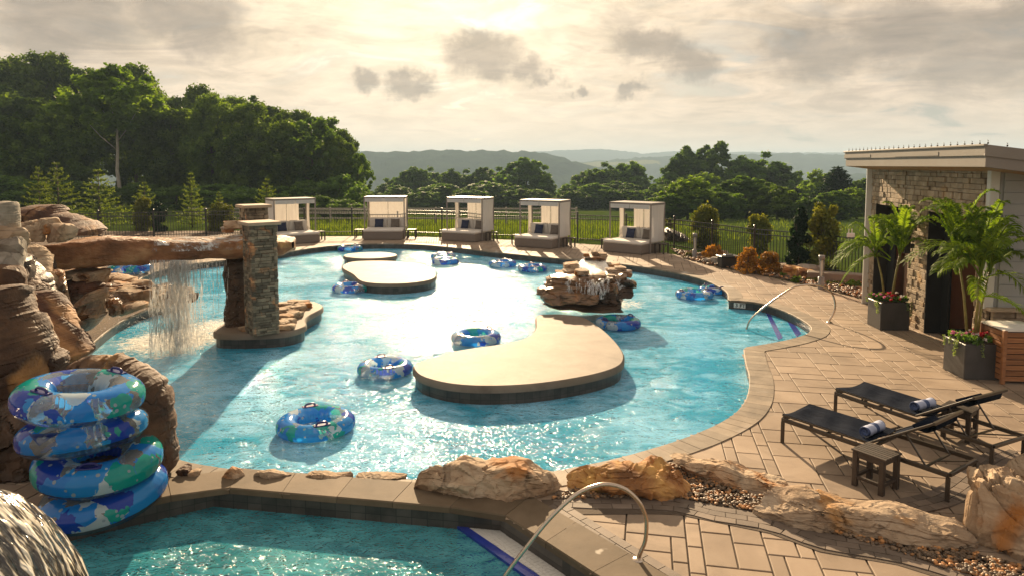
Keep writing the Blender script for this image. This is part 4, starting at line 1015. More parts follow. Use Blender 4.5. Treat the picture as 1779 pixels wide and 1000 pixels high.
def profile_rock(px, depth, thick, mat, label, group=None, name='boulder', seed=1, cat='rock', planes=16, sink=.12):
    """angular stone cut by planes whose crest follows the traced crest line"""
    xs = [p[0] for p in px]; x0, x1 = min(xs), max(xs); d0, d1 = depth; n = 60
    gx = np.linspace(x0 + .5, x1 - .5, n); top = np.full(n, 1e9)
    for i in range(len(px)):
        (a, ya), (b, yb) = px[i], px[(i + 1) % len(px)]
        if a == b: continue
        lo, hi = min(a, b), max(a, b); m_ = (gx >= lo) & (gx <= hi); yy = ya + (yb - ya) * (gx - a) / (b - a); top[m_] = np.minimum(top[m_], yy[m_])
    f = (gx - x0) / (x1 - x0); dd = d0 + (d1 - d0) * f; ht = np.array([P(X, Y, d).z for X, Y, d in zip(gx, top, dd)]); ht = np.maximum(ht, .03)
    A = P(x0, 900, d0); B = P(x1, 900, d1); A.z = B.z = 0; L_ = (B - A).length
    D, Fq = ico(6); rng = np.random.default_rng(seed); asp = L_ / thick
    N_ = rng.normal(size=(planes, 3)) * np.array([.75, 1, 1]); N_ = np.concatenate([N_, [[0, -1, .25], [0, -.9, .6], [0, .2, 1], [0, 1, 0]]]); N_ /= np.linalg.norm(N_, axis=1)[:, None]; off = rng.uniform(.66, .95, len(N_))
    dp = np.maximum(D @ N_.T, 1e-3); r = off[None] / dp; r = -np.log(np.exp(-r * 70).sum(1)) / 70; r = np.minimum(r, 1.25); p = D * r[:, None]; p = (p - (p.max(0) + p.min(0)) / 2) / ((p.max(0) - p.min(0)) / 2)
    w3 = p * np.array([asp / 2, .5, .45]); q = w3 * 2.2
    dn = facets(q + seed, seed, .9) * .10 + facets(q + seed, seed + 4, 2.3) * .05 + fbm(q * 1.6, seed, 5) * .035
    lay = np.abs(vnoise(np.stack([w3[:, 0] * .8, w3[:, 1] * .8, w3[:, 2] * 9], 1) + seed, seed)); dn -= .03 * (lay < .08)
    c3 = np.stack([np.clip(w3[:, 0], -asp / 2 + .5, asp / 2 - .5) if asp > 1 else 0 * w3[:, 0], 0 * w3[:, 0], 0 * w3[:, 0]], 1); dr = w3 - c3; dr /= np.linalg.norm(dr, axis=1)[:, None] + 1e-6
    w3 = w3 + dr * dn[:, None]; u = np.clip(w3[:, 0] / (asp / 2), -1, 1)
    bi = np.clip(((u + 1) / 2 * 30).astype(int), 0, 29); mz = np.array([w3[bi == k][:, 2].max() if (bi == k).any() else .2 for k in range(30)]); mz = np.maximum(np.convolve(np.pad(mz, 1, 'edge'), [.25, .5, .25], 'valid'), .12)
    zn = w3[:, 2] / np.interp((u + 1) / 2 * 30 - .5, np.arange(30), mz); H_ = np.interp((u + 1) / 2, f, ht)
    Z = np.where(zn > 0, (.35 + .65 * zn) * H_, .35 * H_ + zn * (.35 * H_ + sink)); ax = np.array((B - A) / L_); nr = np.array([-ax[1], ax[0], 0])
    V = np.array(A) + ((u + 1) / 2 * L_)[:, None] * ax + (w3[:, 1] * thick * np.clip(.45 + .6 * H_ / max(ht.max(), .01), .4, 1.05))[:, None] * nr; V[:, 2] = Z
    c = V.mean(0); c[2] = 0; o = mesh_np(name, V, Fq, M[mat], smooth=True, loc=c); o.data.set_sharp_from_angle(angle=R(22)); return tag(o, label, cat, group)
def S(pts, sc, ox, oy): return [(x / sc + ox, y / sc + oy) for x, y in pts]

# near row of boulders
c4 = (2.273, 560, 560); c5 = (2.62, 1100, 620); c3 = (2.5, 0, 600)
def gd(x0, y0, x1, y1, a=.2): return (G(x0, y0).y + a, G(x1, y1).y + a)
profile_rock(S([(365,655),(370,620),(385,590),(440,570),(520,560),(560,543),(600,550),(650,565),(700,560),(750,547),(800,560),(860,585),(920,605),(945,625),(940,650),(915,692),(850,696),(790,694),(700,690),(560,680),(480,674),(400,666)], *c4), gd(740,860,960,866), .6, 'rock_tan', 'long tan boulder between the two pools, left of the rust brown boulder', seed=5)
profile_rock(S([(955,660),(960,620),(1010,590),(1060,575),(1150,563),(1230,560),(1300,548),(1350,555),(1400,580),(1450,615),(1455,668),(1400,684),(1200,694),(1060,696),(960,694)], *c4), gd(985,863,1190,862), .6, 'rock_rust', 'rust brown and orange boulder just behind the curved handrail in front', seed=8)
profile_rock(S([(150,460),(170,447),(230,448),(270,462),(330,465),(420,475),(470,495),(510,520),(600,540),(690,570),(740,600),(690,612),(600,620),(540,630),(500,650),(440,632),(430,615),(350,600),(290,585),(250,560),(210,520),(160,495)], *c5), gd(1165,815,1370,862,.1), .5, 'rock_tan', 'tan boulder running down from the pool edge toward the long pale boulder', seed=12)
profile_rock(S([(530,665),(545,620),(600,613),(690,633),(760,615),(850,625),(950,660),(1050,680),(1200,690),(1300,710),(1370,740),(1500,765),(1580,830),(1597,872),(1580,892),(1480,885),(1360,862),(1300,842),(1100,826),(1050,835),(950,812),(850,790),(700,752),(620,727),(540,700)], *c5), gd(1305,888,1700,958,.08), .55, 'rock_pale', 'very long low pale boulder separating the loungers from the front paving', seed=14)
profile_rock(S([(1503,775),(1510,720),(1525,700),(1520,620),(1535,570),(1600,540),(1640,525),(1690,515),(1740,530),(1800,560),(1850,700),(1860,930),(1700,925),(1640,905),(1600,860),(1560,825)], *c5), gd(1700,965,1860,975,.35), .8, 'rock_tan', 'tall blocky golden tan boulder at the right edge in front', seed=17)
outline_rock(S([(1680,520),(1700,490),(1750,455),(1830,425),(1960,440),(1990,700),(1800,720),(1690,600)], *c5), (7.5, 7.2), .6, 'rock_pale', 'pale tan boulder behind the tall blocky one at the right edge', seed=19)
for pts, sc_, lb in (([(975,566),(988,545),(1010,525),(1050,535),(1070,560),(1060,575),(1000,575)], c3, 'smallest grey-brown stone on the near pool coping, left end of the small stones'), ([(1103,570),(1108,555),(1125,545),(1180,538),(1240,550),(1272,575),(1262,592),(1180,590),(1110,582)], c3, 'small tan stone on the near pool coping, next to the smallest one'),
                     ([(1308,590),(1312,572),(1320,558),(1400,552),(1470,562),(1520,580),(1532,602),(1490,610),(1400,604)], c3, 'longer flat tan stone on the near pool coping'), ([(136,645),(140,630),(160,615),(200,608),(230,620),(290,615),(325,630),(335,658),(300,668),(240,662),(180,658)], c4, 'flat tan stone on the coping beside the long tan boulder')):
    profile_rock(S(pts, *sc_), (G(500, 836).y + .12, G(500, 836).y + .12), .2, 'rock_tan', lb, seed=len(lb), name='stone')
rock(322, 822, .22, .10, .16, 'rock_red', 'small reddish stone on the coping right of the float stack', name='stone'); rock(338, 826, .14, .08, .12, 'rock_tan', 'tiny tan stone beside the small reddish stone', name='stone')

# gravel bed between boulders and paving
BED = ccw(gz([(955,868),(1000,850),(1100,830),(1150,800),(1200,822),(1300,858),(1420,880),(1560,925),(1700,962),(1830,1000),(1880,1040),(1820,1036),(1640,988),(1530,950),(1405,916),(1302,886),(1176,865)]))
V, Fs = fill(BED, []); mb = MB(); mb.add([(x, y, .004) for x, y in V], Fs); tag(mb.build('gravel_bed', M['soil']), kind='structure')
def pebbles(name, poly, n, s0, s1, seed, label, z=.01, mat='pebble'):
    D, Fq = ico(2); rng = np.random.default_rng(seed); a = np.array(poly); mn, mx = a.min(0), a.max(0)
    p = rng.uniform(mn, mx, (n * 6, 2)); p = p[inside(poly, p[:, 0], p[:, 1])][:n]; Vs = []; Fs_ = []; T = []
    for i, (x, y) in enumerate(p):
        s = rng.uniform(s0, s1) * np.array([1, rng.uniform(.6, 1), rng.uniform(.45, .75)]); q = D * s * (1 + .12 * vnoise(D * 1.5 + i * 3.1, 5)[:, None]); an = rng.random() * 6.28
        c_, s_ = math.cos(an), math.sin(an); q = np.stack([q[:, 0] * c_ - q[:, 1] * s_, q[:, 0] * s_ + q[:, 1] * c_, q[:, 2]], 1)
        Vs.append(q + np.array([x, y, z + s[2] * rng.uniform(.4, 1.6)])); Fs_.append(Fq + i * len(D)); T += [rng.random()] * len(Fq)
    o = mesh_np(name, np.concatenate(Vs), np.concatenate(Fs_), M[mat], tint=T, smooth=True); return tag(o, label, 'gravel', kind='stuff')
pebbles('gravel', BED, 3600, .010, .027, 4, 'rounded brown and cream pebbles between the boulders and the brick border')

# left hand rockwork (crop at 3.333 from 0,340)
cL = (3.333, 0, 340)
outline_rock(S([(-20,36),(30,30),(70,36),(78,60),(88,290),(60,320),(-20,330)], *cL), 10.3, .5, 'rock_grey', 'upright pale grey slab standing at the left edge of the photo', seed=21, rough=.22)
outline_rock(S([(78,150),(84,96),(130,70),(200,55),(330,50),(352,95),(430,115),(500,155),(560,195),(560,230),(300,240),(90,230)], *cL), 22.5, 2.0, 'rock_red', 'big dark red brown rock mound behind the rock beam', seed=22, rough=.5)
outline_rock(S([(62,345),(70,310),(110,290),(150,280),(185,300),(215,365),(245,430),(262,480),(275,540),(290,610),(270,600),(215,540),(150,480),(90,430),(66,390)], *cL), (11.6, 11.2), .7, 'rock_tan', 'pale tan slab leaning against the left end of the rock beam', seed=23, rough=.22)
outline_rock(S([(35,420),(60,400),(95,410),(140,450),(180,485),(225,520),(260,560),(275,590),(200,560),(160,545),(120,550),(90,500),(55,460)], *cL), (10.5, 10.3), .45, 'rock_brown', 'rounded brown rock wedged under the pale leaning slab', seed=24, rough=.5)
outline_rock(S([(175,650),(185,590),(200,548),(250,552),(290,610),(330,680),(380,750),(410,800),(440,870),(468,920),(440,955),(380,975),(300,940),(235,890),(200,800),(180,700)], *cL), (9.6, 9.3), .8, 'rock_red', 'big dark red slab leaning beside the wet pool ledge', seed=25, rough=.22)
outline_rock(S([(120,715),(150,700),(190,710),(215,760),(225,820),(235,870),(215,880),(190,850),(150,800),(125,750)], *cL), 9.2, .4, 'rock_brown', 'small upright brown rock between the two largest slabs', seed=26, rough=.5)
outline_rock(S([(170,850),(230,870),(310,890),(360,930),(368,975),(340,1010),(250,1040),(170,1060),(150,950)], *cL), 8.7, .6, 'rock_brown', 'rounded brown boulder directly behind the top float of the stack', seed=27, rough=.5)
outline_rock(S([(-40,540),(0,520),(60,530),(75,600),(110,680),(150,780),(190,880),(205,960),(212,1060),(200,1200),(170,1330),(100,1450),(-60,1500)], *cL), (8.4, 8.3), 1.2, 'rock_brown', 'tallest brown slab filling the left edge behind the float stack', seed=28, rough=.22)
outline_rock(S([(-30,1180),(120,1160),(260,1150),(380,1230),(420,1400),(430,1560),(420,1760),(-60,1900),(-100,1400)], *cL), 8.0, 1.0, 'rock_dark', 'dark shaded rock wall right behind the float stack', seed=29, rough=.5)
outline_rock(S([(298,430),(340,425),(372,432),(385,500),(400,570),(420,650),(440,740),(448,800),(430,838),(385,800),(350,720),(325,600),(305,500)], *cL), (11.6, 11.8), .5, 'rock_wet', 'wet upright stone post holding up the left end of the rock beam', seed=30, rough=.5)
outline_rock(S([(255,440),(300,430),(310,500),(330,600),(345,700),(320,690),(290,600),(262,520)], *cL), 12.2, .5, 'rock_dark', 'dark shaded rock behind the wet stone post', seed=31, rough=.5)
outline_rock(S([(450,650),(480,600),(515,560),(580,535),(592,560),(595,640),(585,700),(560,740),(515,778),(455,800),(448,720)], *cL), 12.6, .8, 'rock_wet', 'wet block of rock on the ledge right of the stone post', seed=32, rough=.5)
outline_rock(S([(385,520),(400,485),(460,478),(540,490),(580,520),(560,560),(500,590),(450,640),(425,600),(400,570)], *cL), 13.4, .9, 'rock_red', 'rounded reddish boulder under the flat ledge slab', seed=33, rough=.5)
outline_rock(S([(370,470),(385,432),(480,420),(600,428),(606,445),(590,480),(580,530),(560,500),(540,486),(470,470),(400,480)], *cL), 13.6, 1.0, 'rock_tan', 'flat sunlit ledge slab below the rock beam', seed=34, rough=.5)
outline_rock(S([(600,470),(615,452),(660,448),(700,460),(760,475),(772,500),(750,520),(690,525),(620,525),(598,510)], *cL), 15.0, .7, 'rock_tan', 'pinkish tan boulder at the far end of the ledge', seed=35, rough=.5)
outline_rock(S([(636,600),(650,588),(680,590),(700,620),(705,660),(690,690),(665,700),(640,690)], *cL), 13.1, .3, 'rock_wet', 'small upright wet rock on the pool ledge', seed=36, rough=.5)
outline_rock(S([(700,630),(740,610),(800,612),(840,625),(830,650),(770,675),(725,690),(705,670)], *cL), 13.5, .6, 'rock_tan', 'flat tan rock at the pool edge under the waterfall', seed=37, rough=.5)
cM = (4.546, 140, 400)
SM = 'small rocks piled along the ledge'
def nth(v, lst):
    w_ = ('', 'first', 'second', 'third', 'fourth', 'fifth', 'sixth', 'seventh', 'eighth', 'ninth', 'tenth', 'eleventh', 'twelfth', 'thirteenth', 'fourteenth', 'fifteenth', 'sixteenth', 'seventeenth', 'eighteenth', 'nineteenth', 'twentieth', 'twenty-first', 'twenty-second', 'twenty-third'); return w_[sorted(lst).index(v) + 1]
SMX = [183,194,203,190,210,216,226,236,246,206,252,262,270,232,281,290,284,300.5,310,318,328,300]
rr_ = random.Random(4)
for X, Y, d, s in [(183,520,14.0,.32),(194,512,14.3,.3),(203,524,13.9,.34),(190,532,13.6,.3),(210,512,14.6,.35),(216,522,14.2,.36),(226,530,13.9,.42),(236,522,14.4,.4),(246,514,14.8,.42),(206,537,13.5,.28),(252,528,14.2,.4),(262,520,14.6,.38),(270,530,14.3,.36),(232,512,15.0,.4),(281,524,14.6,.34),(290,531,14.4,.34),(284,514,15.0,.34),(300.5,521,14.9,.36),(310,528,14.7,.34),(318,519,15.0,.32),(328,524,14.9,.28),(300,512,15.3,.3)]:
    rock(X, Y, s * 1.5, s * .9, s * 1.1, rr_.choice(['rock_tan', 'rock_red', 'rock_tan', 'rock_wet']), f'small rock heaped on the ledge under the waterfall, {nth(X, SMX)} from the left', SM, 'stone', d=d, sub=3, tilt=rr_.uniform(-.2, .2))
mb = MB()
LEDGE = ccw(gz([(150,640),(149,606),(178,580),(211,557),(260,536),(300,527),(322,518),(300,506),(262,500),(238,494),(243,484),(180,478),(100,480),(40,500),(40,640),(100,700)]))
tag(sheet('wet_ledge', LEDGE, .022, pmat('wet_ledge_stone', [(.16,.11,.07),(.26,.19,.12)], 2, .22, .4, 20, world=True, spec=.6)), kind='structure')
SR = 'rocks packed between the big slabs at the left'
SRY = [432,455,478,500,505,530,545,560,575,525,416,576,600,470]
for X, Y, d, s, mt in [(12,432,10.2,.5,'rock_pale'),(5,455,9.9,.5,'rock_grey'),(12,478,9.8,.5,'rock_grey'),(3,500,9.5,.5,'rock_brown'),(26,505,9.8,.35,'rock_brown'),(30,530,9.7,.4,'rock_brown'),(42,545,9.6,.3,'rock_grey'),(38,560,9.4,.3,'rock_brown'),(28,575,9.2,.3,'rock_dark'),(48,525,10,.3,'rock_red'),(30,416,10.6,.3,'rock_tan'),(50,576,9.5,.34,'rock_red'),(36,600,9.1,.3,'rock_brown'),(32,470,10,.4,'rock_dark')]:
    rock(X, Y + 14, s * 1.3, s, s, mt, f'rock packed between the big slabs at the left edge, {nth(Y, SRY)} from the top', SR, 'stone', d=d, sub=3, tilt=rr_.uniform(-.3, .3))
# rubble fill under the heap so nothing floats
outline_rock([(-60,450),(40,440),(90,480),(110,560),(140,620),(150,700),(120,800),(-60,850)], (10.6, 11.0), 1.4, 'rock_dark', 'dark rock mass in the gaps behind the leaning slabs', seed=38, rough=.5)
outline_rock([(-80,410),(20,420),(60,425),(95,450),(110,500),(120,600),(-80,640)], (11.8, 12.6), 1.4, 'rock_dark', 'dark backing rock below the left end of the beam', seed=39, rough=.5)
# boulder behind the floats
outline_rock(S([(300,860),(350,800),(420,770),(500,770),(520,790),(545,760),(580,785),(620,815),(690,860),(730,900),(760,960),(778,1010),(790,1100),(800,1200),(812,1290),(790,1325),(740,1340),(600,1340),(400,1300),(280,1100)], 2.695, 0, 330), (8.0, 7.75), .8, 'rock_brown', 'big brown boulder standing behind and right of the float stack', seed=41, rough=.5)

# rock beam
BX = [40, 60, 90, 120, 150, 180, 210, 240, 272, 300, 338, 382, 420, 455, 485, 497]
BBK = [424, 412, 406, 402.5, 401, 400.5, 400, 400, 401.5, 402, 401, 398.5, 396, 400, 408, 416]
BFT = [437, 428, 424, 421, 420, 418.6, 419, 420, 420.5, 421, 421.5, 419.5, 417, 418, 420, 424]
BBT = [456, 466, 469, 467, 464.5, 462, 460.5, 458.5, 455.5, 454.5, 453.5, 452, 450.5, 449, 447, 440]
def bdep(X): return 12.6 + 2.4 * (X - 40) / 457
def beam():
    xs = np.linspace(BX[0], BX[-1], 190); K = 56; V = []
    for i, X in enumerate(xs):
        d = bdep(X); bk = np.interp(X, BX, BBK); ft = np.interp(X, BX, BFT); bt = np.interp(X, BX, BBT)
        top = P(X, ft, d).z; bot = P(X, bt, d).z; c = P(X, ft, d); hh = (top - bot) / 2
        # depth of the top so that its back edge shows at bk
        db = d * (CAMH - top) / (CAMH - P(X, bk, d).z) ; wd = min(max(db - d, .55), 1.25) / 2
        e = min(1, math.sin(math.pi * min(max((X - BX[0]) / (BX[-1] - BX[0]), 0), 1)) * 9 + .12)
        for k in range(K):
            a = 2 * math.pi * k / K; ca, sa = math.cos(a), math.sin(a); ex_ = .22
            yy = math.copysign(abs(ca) ** ex_, ca) * wd; zz = math.copysign(abs(sa) ** ex_, sa) * hh
            V.append((c.x, d + wd + yy * e, (top + bot) / 2 + zz * (.5 + .5 * e)))
    V = np.array(V); q = V * np.array([.9, 1.6, 3.2]); n1 = fbm(q, 3, 5, .55); n2 = fbm(V * np.array([1.5, 4, 9]), 9, 3)
    ctr = V.reshape(-1, K, 3).mean(1, keepdims=True); dr = V.reshape(-1, K, 3) - ctr; dr /= np.linalg.norm(dr, axis=2, keepdims=True)
    st = np.floor(n1 * 3.2) / 3.2
    V = V + dr.reshape(-1, 3) * (.035 * n1 + .05 * st + .014 * n2)[:, None]
    m_ = len(xs); ii = np.arange(m_ * K).reshape(m_, K); jj = np.roll(ii, -1, 1)
    Fq = np.stack([ii[:-1], jj[:-1], jj[1:], ii[1:]], -1).reshape(-1, 4)
    V = np.concatenate([V, ctr[0], ctr[-1]]); nV = m_ * K
    caps = np.array([[ii[0, (k + 1) % K], ii[0, k], nV, nV] for k in range(K)] + [[ii[-1, k], ii[-1, (k + 1) % K], nV + 1, nV + 1] for k in range(K)])
    me_ = mesh_np('rock_beam', V, Fq, M['rock_beam'], smooth=True, loc=(V[0][0], V[0][1], V[:, 2].min()))
    mb = MB(); o = V[0][0], V[0][1], V[:, 2].min()
    tag(me_, 'long brown rock beam bridging from the left rocks to the stone pillar', 'rock beam'); return V.reshape(-1, 3), K, ii
M['rock_beam'] = pmat('beam_sandstone', [(.09, .036, .013), (.23, .10, .038), (.42, .24, .11)], 1.5, .65, 1.0, 8, bdist=.04, stretch=(.8, 1.2, 2.2), hues=(1.1, (.5, .25, .08), .52, .7), rnd=False)
BV, BK_, BII = beam()
BRX = [38,62,50,68,85,108,90,72,56]
for X, Y, s, mt in [(38,412,.5,'rock_brown'),(62,418,.55,'rock_tan'),(50,404,.36,'rock_tan'),(68,398,.26,'rock_tan'),(85,398,.4,'rock_tan'),(108,419,.62,'rock_tan'),(90,408,.4,'rock_tan'),(72,404,.25,'rock_grey'),(56,396,.26,'rock_tan')]:
    rock(X, Y, s * .95, s * .62, s * .7, mt, f'rounded rock heaped on the left end of the rock beam, {nth(X, BRX)} from the left', 'rocks heaped on the beam', 'stone', d=12.7, sub=3)

# stone pillar with ledge stones
def veneer(mb, org, ud, wd, ht, rng, rh=(.07, .12), sw=(.12, .34), pr=(.0, .035), nrm=None, holes=(), z0=0.0, back=.05):
    ud = Vector(ud).normalized(); nrm = Vector(nrm).normalized(); z = z0
    while z < ht - .02:
        h_ = min(rng.uniform(*rh), ht - z); x = -rng.uniform(0, .1)
        if ht - z - h_ < .04: h_ = ht - z
        while x < wd:
            w_ = rng.uniform(*sw); a, b = max(x, 0), min(x + w_, wd)
            if b - a > .03 and not any(hx0 < (a + b) / 2 < hx1 and hz0 < z + h_ / 2 < hz1 for hx0, hx1, hz0, hz1 in holes):
                for hx0, hx1, hz0, hz1 in holes:
                    if hz0 < z + h_ / 2 < hz1:
                        if a < hx0 < b: b = hx0
                        if a < hx1 < b: a = hx1
                p_ = rng.uniform(*pr); g = .006; dd = p_ + back
                c = Vector(org) + ud * ((a + b) / 2) + Vector((0, 0, z + h_ / 2)) + nrm * (p_ - dd / 2)
                mb.box(c, (max(b - a - g, .01), dd, max(h_ - g, .01)), M=Matrix((ud, nrm, ud.cross(nrm))).transposed() if ud.cross(nrm).z > 0 else Matrix((ud, nrm, -ud.cross(nrm))).transposed(), tint=rng.random(), bev=.006)
            x += w_
        z += h_
    return mb
def pillar(X, Y, zb, top, sz, rz, label, d=None, capm='capstone'):
    g = G(X, Y, zb) if d is None else Vector((P(X, Y, d).x, d, zb)); e = empty('stone_pillar', g, rz, label, 'pillar'); rng = random.Random(int(X)); h = top - zb
    mb = MB(); mb.box((0, 0, h / 2), (sz - .07, sz - .07, h - .002)); mb.build('core', M['soil'], e)
    mb = MB()
    for k in range(4):
        a = k * math.pi / 2; n_ = Vector((math.cos(a), math.sin(a), 0)); u = Vector((-n_.y, n_.x, 0)); veneer(mb, n_ * (sz / 2 - .03) - u * sz / 2, u, sz, h, rng, (.045, .085), (.1, .3), (0, .03), n_)
    mb.build('stone_shaft', M['stone_veneer_dark'], e)
    mb = MB(); mb.box((0, 0, h + .035), (sz + .13, sz + .13, .07), bev=.012); mb.build('capstone', M[capm], e); return e
pillar(456, 577, .1, 2.36, .55, R(38), 'tall square ledge stone pillar on the low island, nearest of the two')
pillar(446, 545, .1, 2.6, .52, R(38), 'second ledge stone pillar standing just behind the nearer one', d=16.1)
outline_rock([(393,450),(430,448),(432,500),(430,580),(392,578),(390,540),(395,510),(388,480)], 15.0, .45, 'rock_dark', 'dark upright slab holding the beam beside the pillar', seed=51)
rock(428, 574, .3, .1, .2, 'rock_tan', 'flat tan stone at the foot of the pillar', name='stone', z0=.1, sub=3); rock(438, 577, .2, .09, .15, 'rock_tan', 'small stone next to the flat one at the foot of the pillar', name='stone', z0=.1, sub=3)
PIX = [498,510,523,530,490,503,515,492,504,512,491,500,506,496,520]
for i, (X, Y, s) in enumerate([(498,536,.3),(510,532,.34),(523,531,.3),(530,533,.24),(490,545,.3),(503,543,.3),(515,541,.3),(492,556,.3),(504,553,.28),(512,549,.26),(491,566,.26),(500,562,.24),(506,570,.2),(496,572,.2),(520,536,.3)]):
    rock(X, Y, s * 1.6, s * .6, s * 1.1, 'rock_tan', f'flat tan rock piled on the pillar island, {nth(X, PIX)} from the left', 'flat rocks on the pillar island', 'stone', z0=.1, sub=3, sink=.15)

# rock fountain in the pool
fe = empty('rock_fountain', G(1020, 520, WZ), 0, 'layered brown rock fountain with water running over it in the pool', 'fountain')
fo = fe.location; dF = 17.6
def frock(X, Y, w_, h_, dp_, mt='rock_wet', dd=0.0, seed=None, rz=0.0, tilt=0.0):
    p = P(X, Y, dF + dd) - Vector(fo); p.z -= h_ / 2
    o = rock(0, 0, w_, h_, dp_, mt, parent=fe, loc=p, sink=0, seed=seed, rz=rz, tilt=tilt, name='rock', box=.6); return o
sc = F / dF
rf = random.Random(12)
for X, Y, wp, hp, dd, dp_, mt in [(1020,520,150,14,-.1,2.3,'rock_dark'),(972,513,62,20,-.55,.9,'rock_wet'),(1010,515,64,20,-.75,.9,'rock_wet'),(1050,512,50,22,-.6,.9,'rock_dark'),(1078,506,44,24,-.3,1.0,'rock_dark'),(948,508,26,18,-.3,.7,'rock_wet'),(942,505,18,12,-.6,.4,'rock_wet'),
    (985,500,72,17,-.45,1.1,'rock_wet'),(1020,501,50,18,-.55,.9,'rock_wet'),(1055,499,44,20,-.4,.9,'rock_wet'),(1082,494,34,22,-.2,.9,'rock_dark'),(1096,493,16,14,-.2,.5,'rock_wet'),(958,488,22,12,-.2,.7,'rock_tan'),(954,496,14,10,-.4,.4,'rock_tan'),(962,500,30,14,0,.8,'rock_wet'),
    (984,486,60,18,-.35,1.0,'rock_wet'),(1015,487,36,16,-.45,.7,'rock_wet'),(1045,486,40,16,-.35,.8,'rock_wet'),(1072,482,34,16,-.15,.8,'rock_wet'),(1005,474,16,8,-.3,.3,'rock_tan'),
    (985,477,40,10,.1,.8,'rock_tan'),(1012,473,27,9,-.35,.4,'rock_tan'),(1040,479,24,8,-.35,.5,'rock_tan'),(1060,480,24,8,-.3,.5,'rock_tan'),(1064,470,34,10,.1,.7,'rock_tan'),(1085,475,26,10,0,.6,'rock_wet'),
    (994,462,34,12,.4,.8,'rock_tan'),(1066,461,24,8,.5,.5,'rock_tan'),(1075,466,24,9,.2,.6,'rock_tan'),(990,470,24,8,.1,.6,'rock_tan'),
    (1034,447,44,8,1.0,.7,'rock_wet'),(1018,443,12,6,1.0,.3,'rock_tan'),(1033,440,13,9,1.0,.3,'rock_tan'),(1047,443,18,7,1.0,.4,'rock_tan')]:
    frock(X, Y, wp / sc, hp / sc * 1.1, dp_, mt, dd, rz=rf.uniform(-.15, .15), tilt=rf.uniform(-.05, .05))
m, t = mat_fn('running_water'); co = t.n('ShaderNodeTexCoord').outputs['Object']
n = t.noise(t.v('MULTIPLY', co, (9, 9, 2)), 2.2, 6, .7, .4)
bn = t.n('ShaderNodeBump', None, Strength=1.0, Distance=.03, Height=n)
fo_ = t.mixs(.35, t.n('ShaderNodeBsdfDiffuse', None, Color=(.85, .85, .83), Normal=bn), t.n('ShaderNodeBsdfTranslucent', None, Color=(.85, .85, .83)))
gl_ = t.n('ShaderNodeBsdfGlossy', None, Roughness=.12, Normal=bn)
sh_ = t.mixs(t.sstep(n, .46, .60), t.n('ShaderNodeBsdfTransparent'), t.mixs(.3, fo_, gl_))
t.n('ShaderNodeOutputMaterial', None, Surface=sh_); M['stream'] = m
m, t = mat_fn('wet_sheet'); co = t.n('ShaderNodeTexCoord').outputs['Object']
n = t.noise(t.v('MULTIPLY', co, (3, 3, 3)), 4, 5, .7, .4); bn = t.n('ShaderNodeBump', None, Strength=.9, Distance=.03, Height=n)
t.n('ShaderNodeOutputMaterial', None, Surface=t.mixs(t.n('ShaderNodeFresnel', None, IOR=1.5, Normal=bn), t.mixs(.8, t.n('ShaderNodeBsdfDiffuse', None, Color=(.6, .56, .5)), t.n('ShaderNodeBsdfTransparent', None, Color=(.95, .95, .95))), t.n('ShaderNodeBsdfGlossy', None, Roughness=.12, Normal=bn))); M['sheetwater'] = m
def foam_mat(name, sc_, lo, hi):
    m, t = mat_fn(name); co = t.n('ShaderNodeTexCoord').outputs['Object']; n = t.noise(t.v('MULTIPLY', co, sc_), 2.2, 6, .7, .4); bn = t.n('ShaderNodeBump', None, Strength=1.0, Distance=.03, Height=n)
    d_ = t.mixs(.4, t.n('ShaderNodeBsdfDiffuse', None, Color=(.85, .84, .80), Normal=bn), t.n('ShaderNodeBsdfTranslucent', None, Color=(.85, .84, .8)))
    g_ = t.n('ShaderNodeBsdfGlossy', None, Roughness=.2, Normal=bn)
    t.n('ShaderNodeOutputMaterial', None, Surface=t.mixs(t.sstep(n, lo, hi), t.n('ShaderNodeBsdfTransparent'), t.mixs(.3, d_, g_))); return m
M['veil'] = foam_mat('falling_veil', (14, 14, 1.2), .46, .66); M['film'] = foam_mat('foamy_film', (1.6, 2.6, 2), .42, .62)
# water pooled on the fountain's upper shelf
mb = MB(); pts = [P(x, y, dF + dd) - fo for x, y, dd in ((1008,468,-.25),(1003,458,.3),(1012,450,.8),(1052,449,.8),(1054,458,.4),(1062,474,-.2),(1052,480,-.5),(1030,480,-.55))]; zt = sum(p.z for p in pts) / len(pts)
mb.add([(p.x, p.y, p.z) for p in pts] + [(sum(p.x for p in pts) / 8, sum(p.y for p in pts) / 8, zt)], [(i, (i + 1) % 8, 8) for i in range(8)], smooth=True); mb.build('water_sheet', M['sheetwater'], fe)
def ribbon(mb, pts, w_, rng, n=6):
    for i in range(len(pts) - 1):
        pass
    vs = []; fs = []
    for i, p in enumerate(pts):
        ww = w_ * (1 + .5 * rng.uniform(-1, 1)); vs += [(p[0] - ww / 2, p[1] + .03, p[2]), (p[0], p[1] - ww * .3, p[2]), (p[0] + ww / 2, p[1] + .03, p[2])]
    for i in range(len(pts) - 1): fs += [(i * 3, i * 3 + 1, i * 3 + 4, i * 3 + 3), (i * 3 + 1, i * 3 + 2, i * 3 + 5, i * 3 + 4)]
    mb.add(vs, fs, smooth=True)
mb = MB()
for i in range(34):
    X = rf.uniform(975, 1092); Y0 = rf.uniform(482, 492); u = (X - 1020) / 75; dd = -.95 + .75 * u * u; L = []
    for k in range(8):
        f = k / 7; p = P(X + f * rf.uniform(-2, 4), Y0 + f * (522 - 12 * abs(u) - Y0), dF + dd - .12 * math.sin(f * 2) ) - fo; L.append((p.x + rf.uniform(-.012, .012), p.y, p.z))
    ribbon(mb, L, rf.uniform(.02, .09) if X < 1025 else rf.uniform(.05, .16), rf)
mb.build('falling_water', M['stream'], fe)

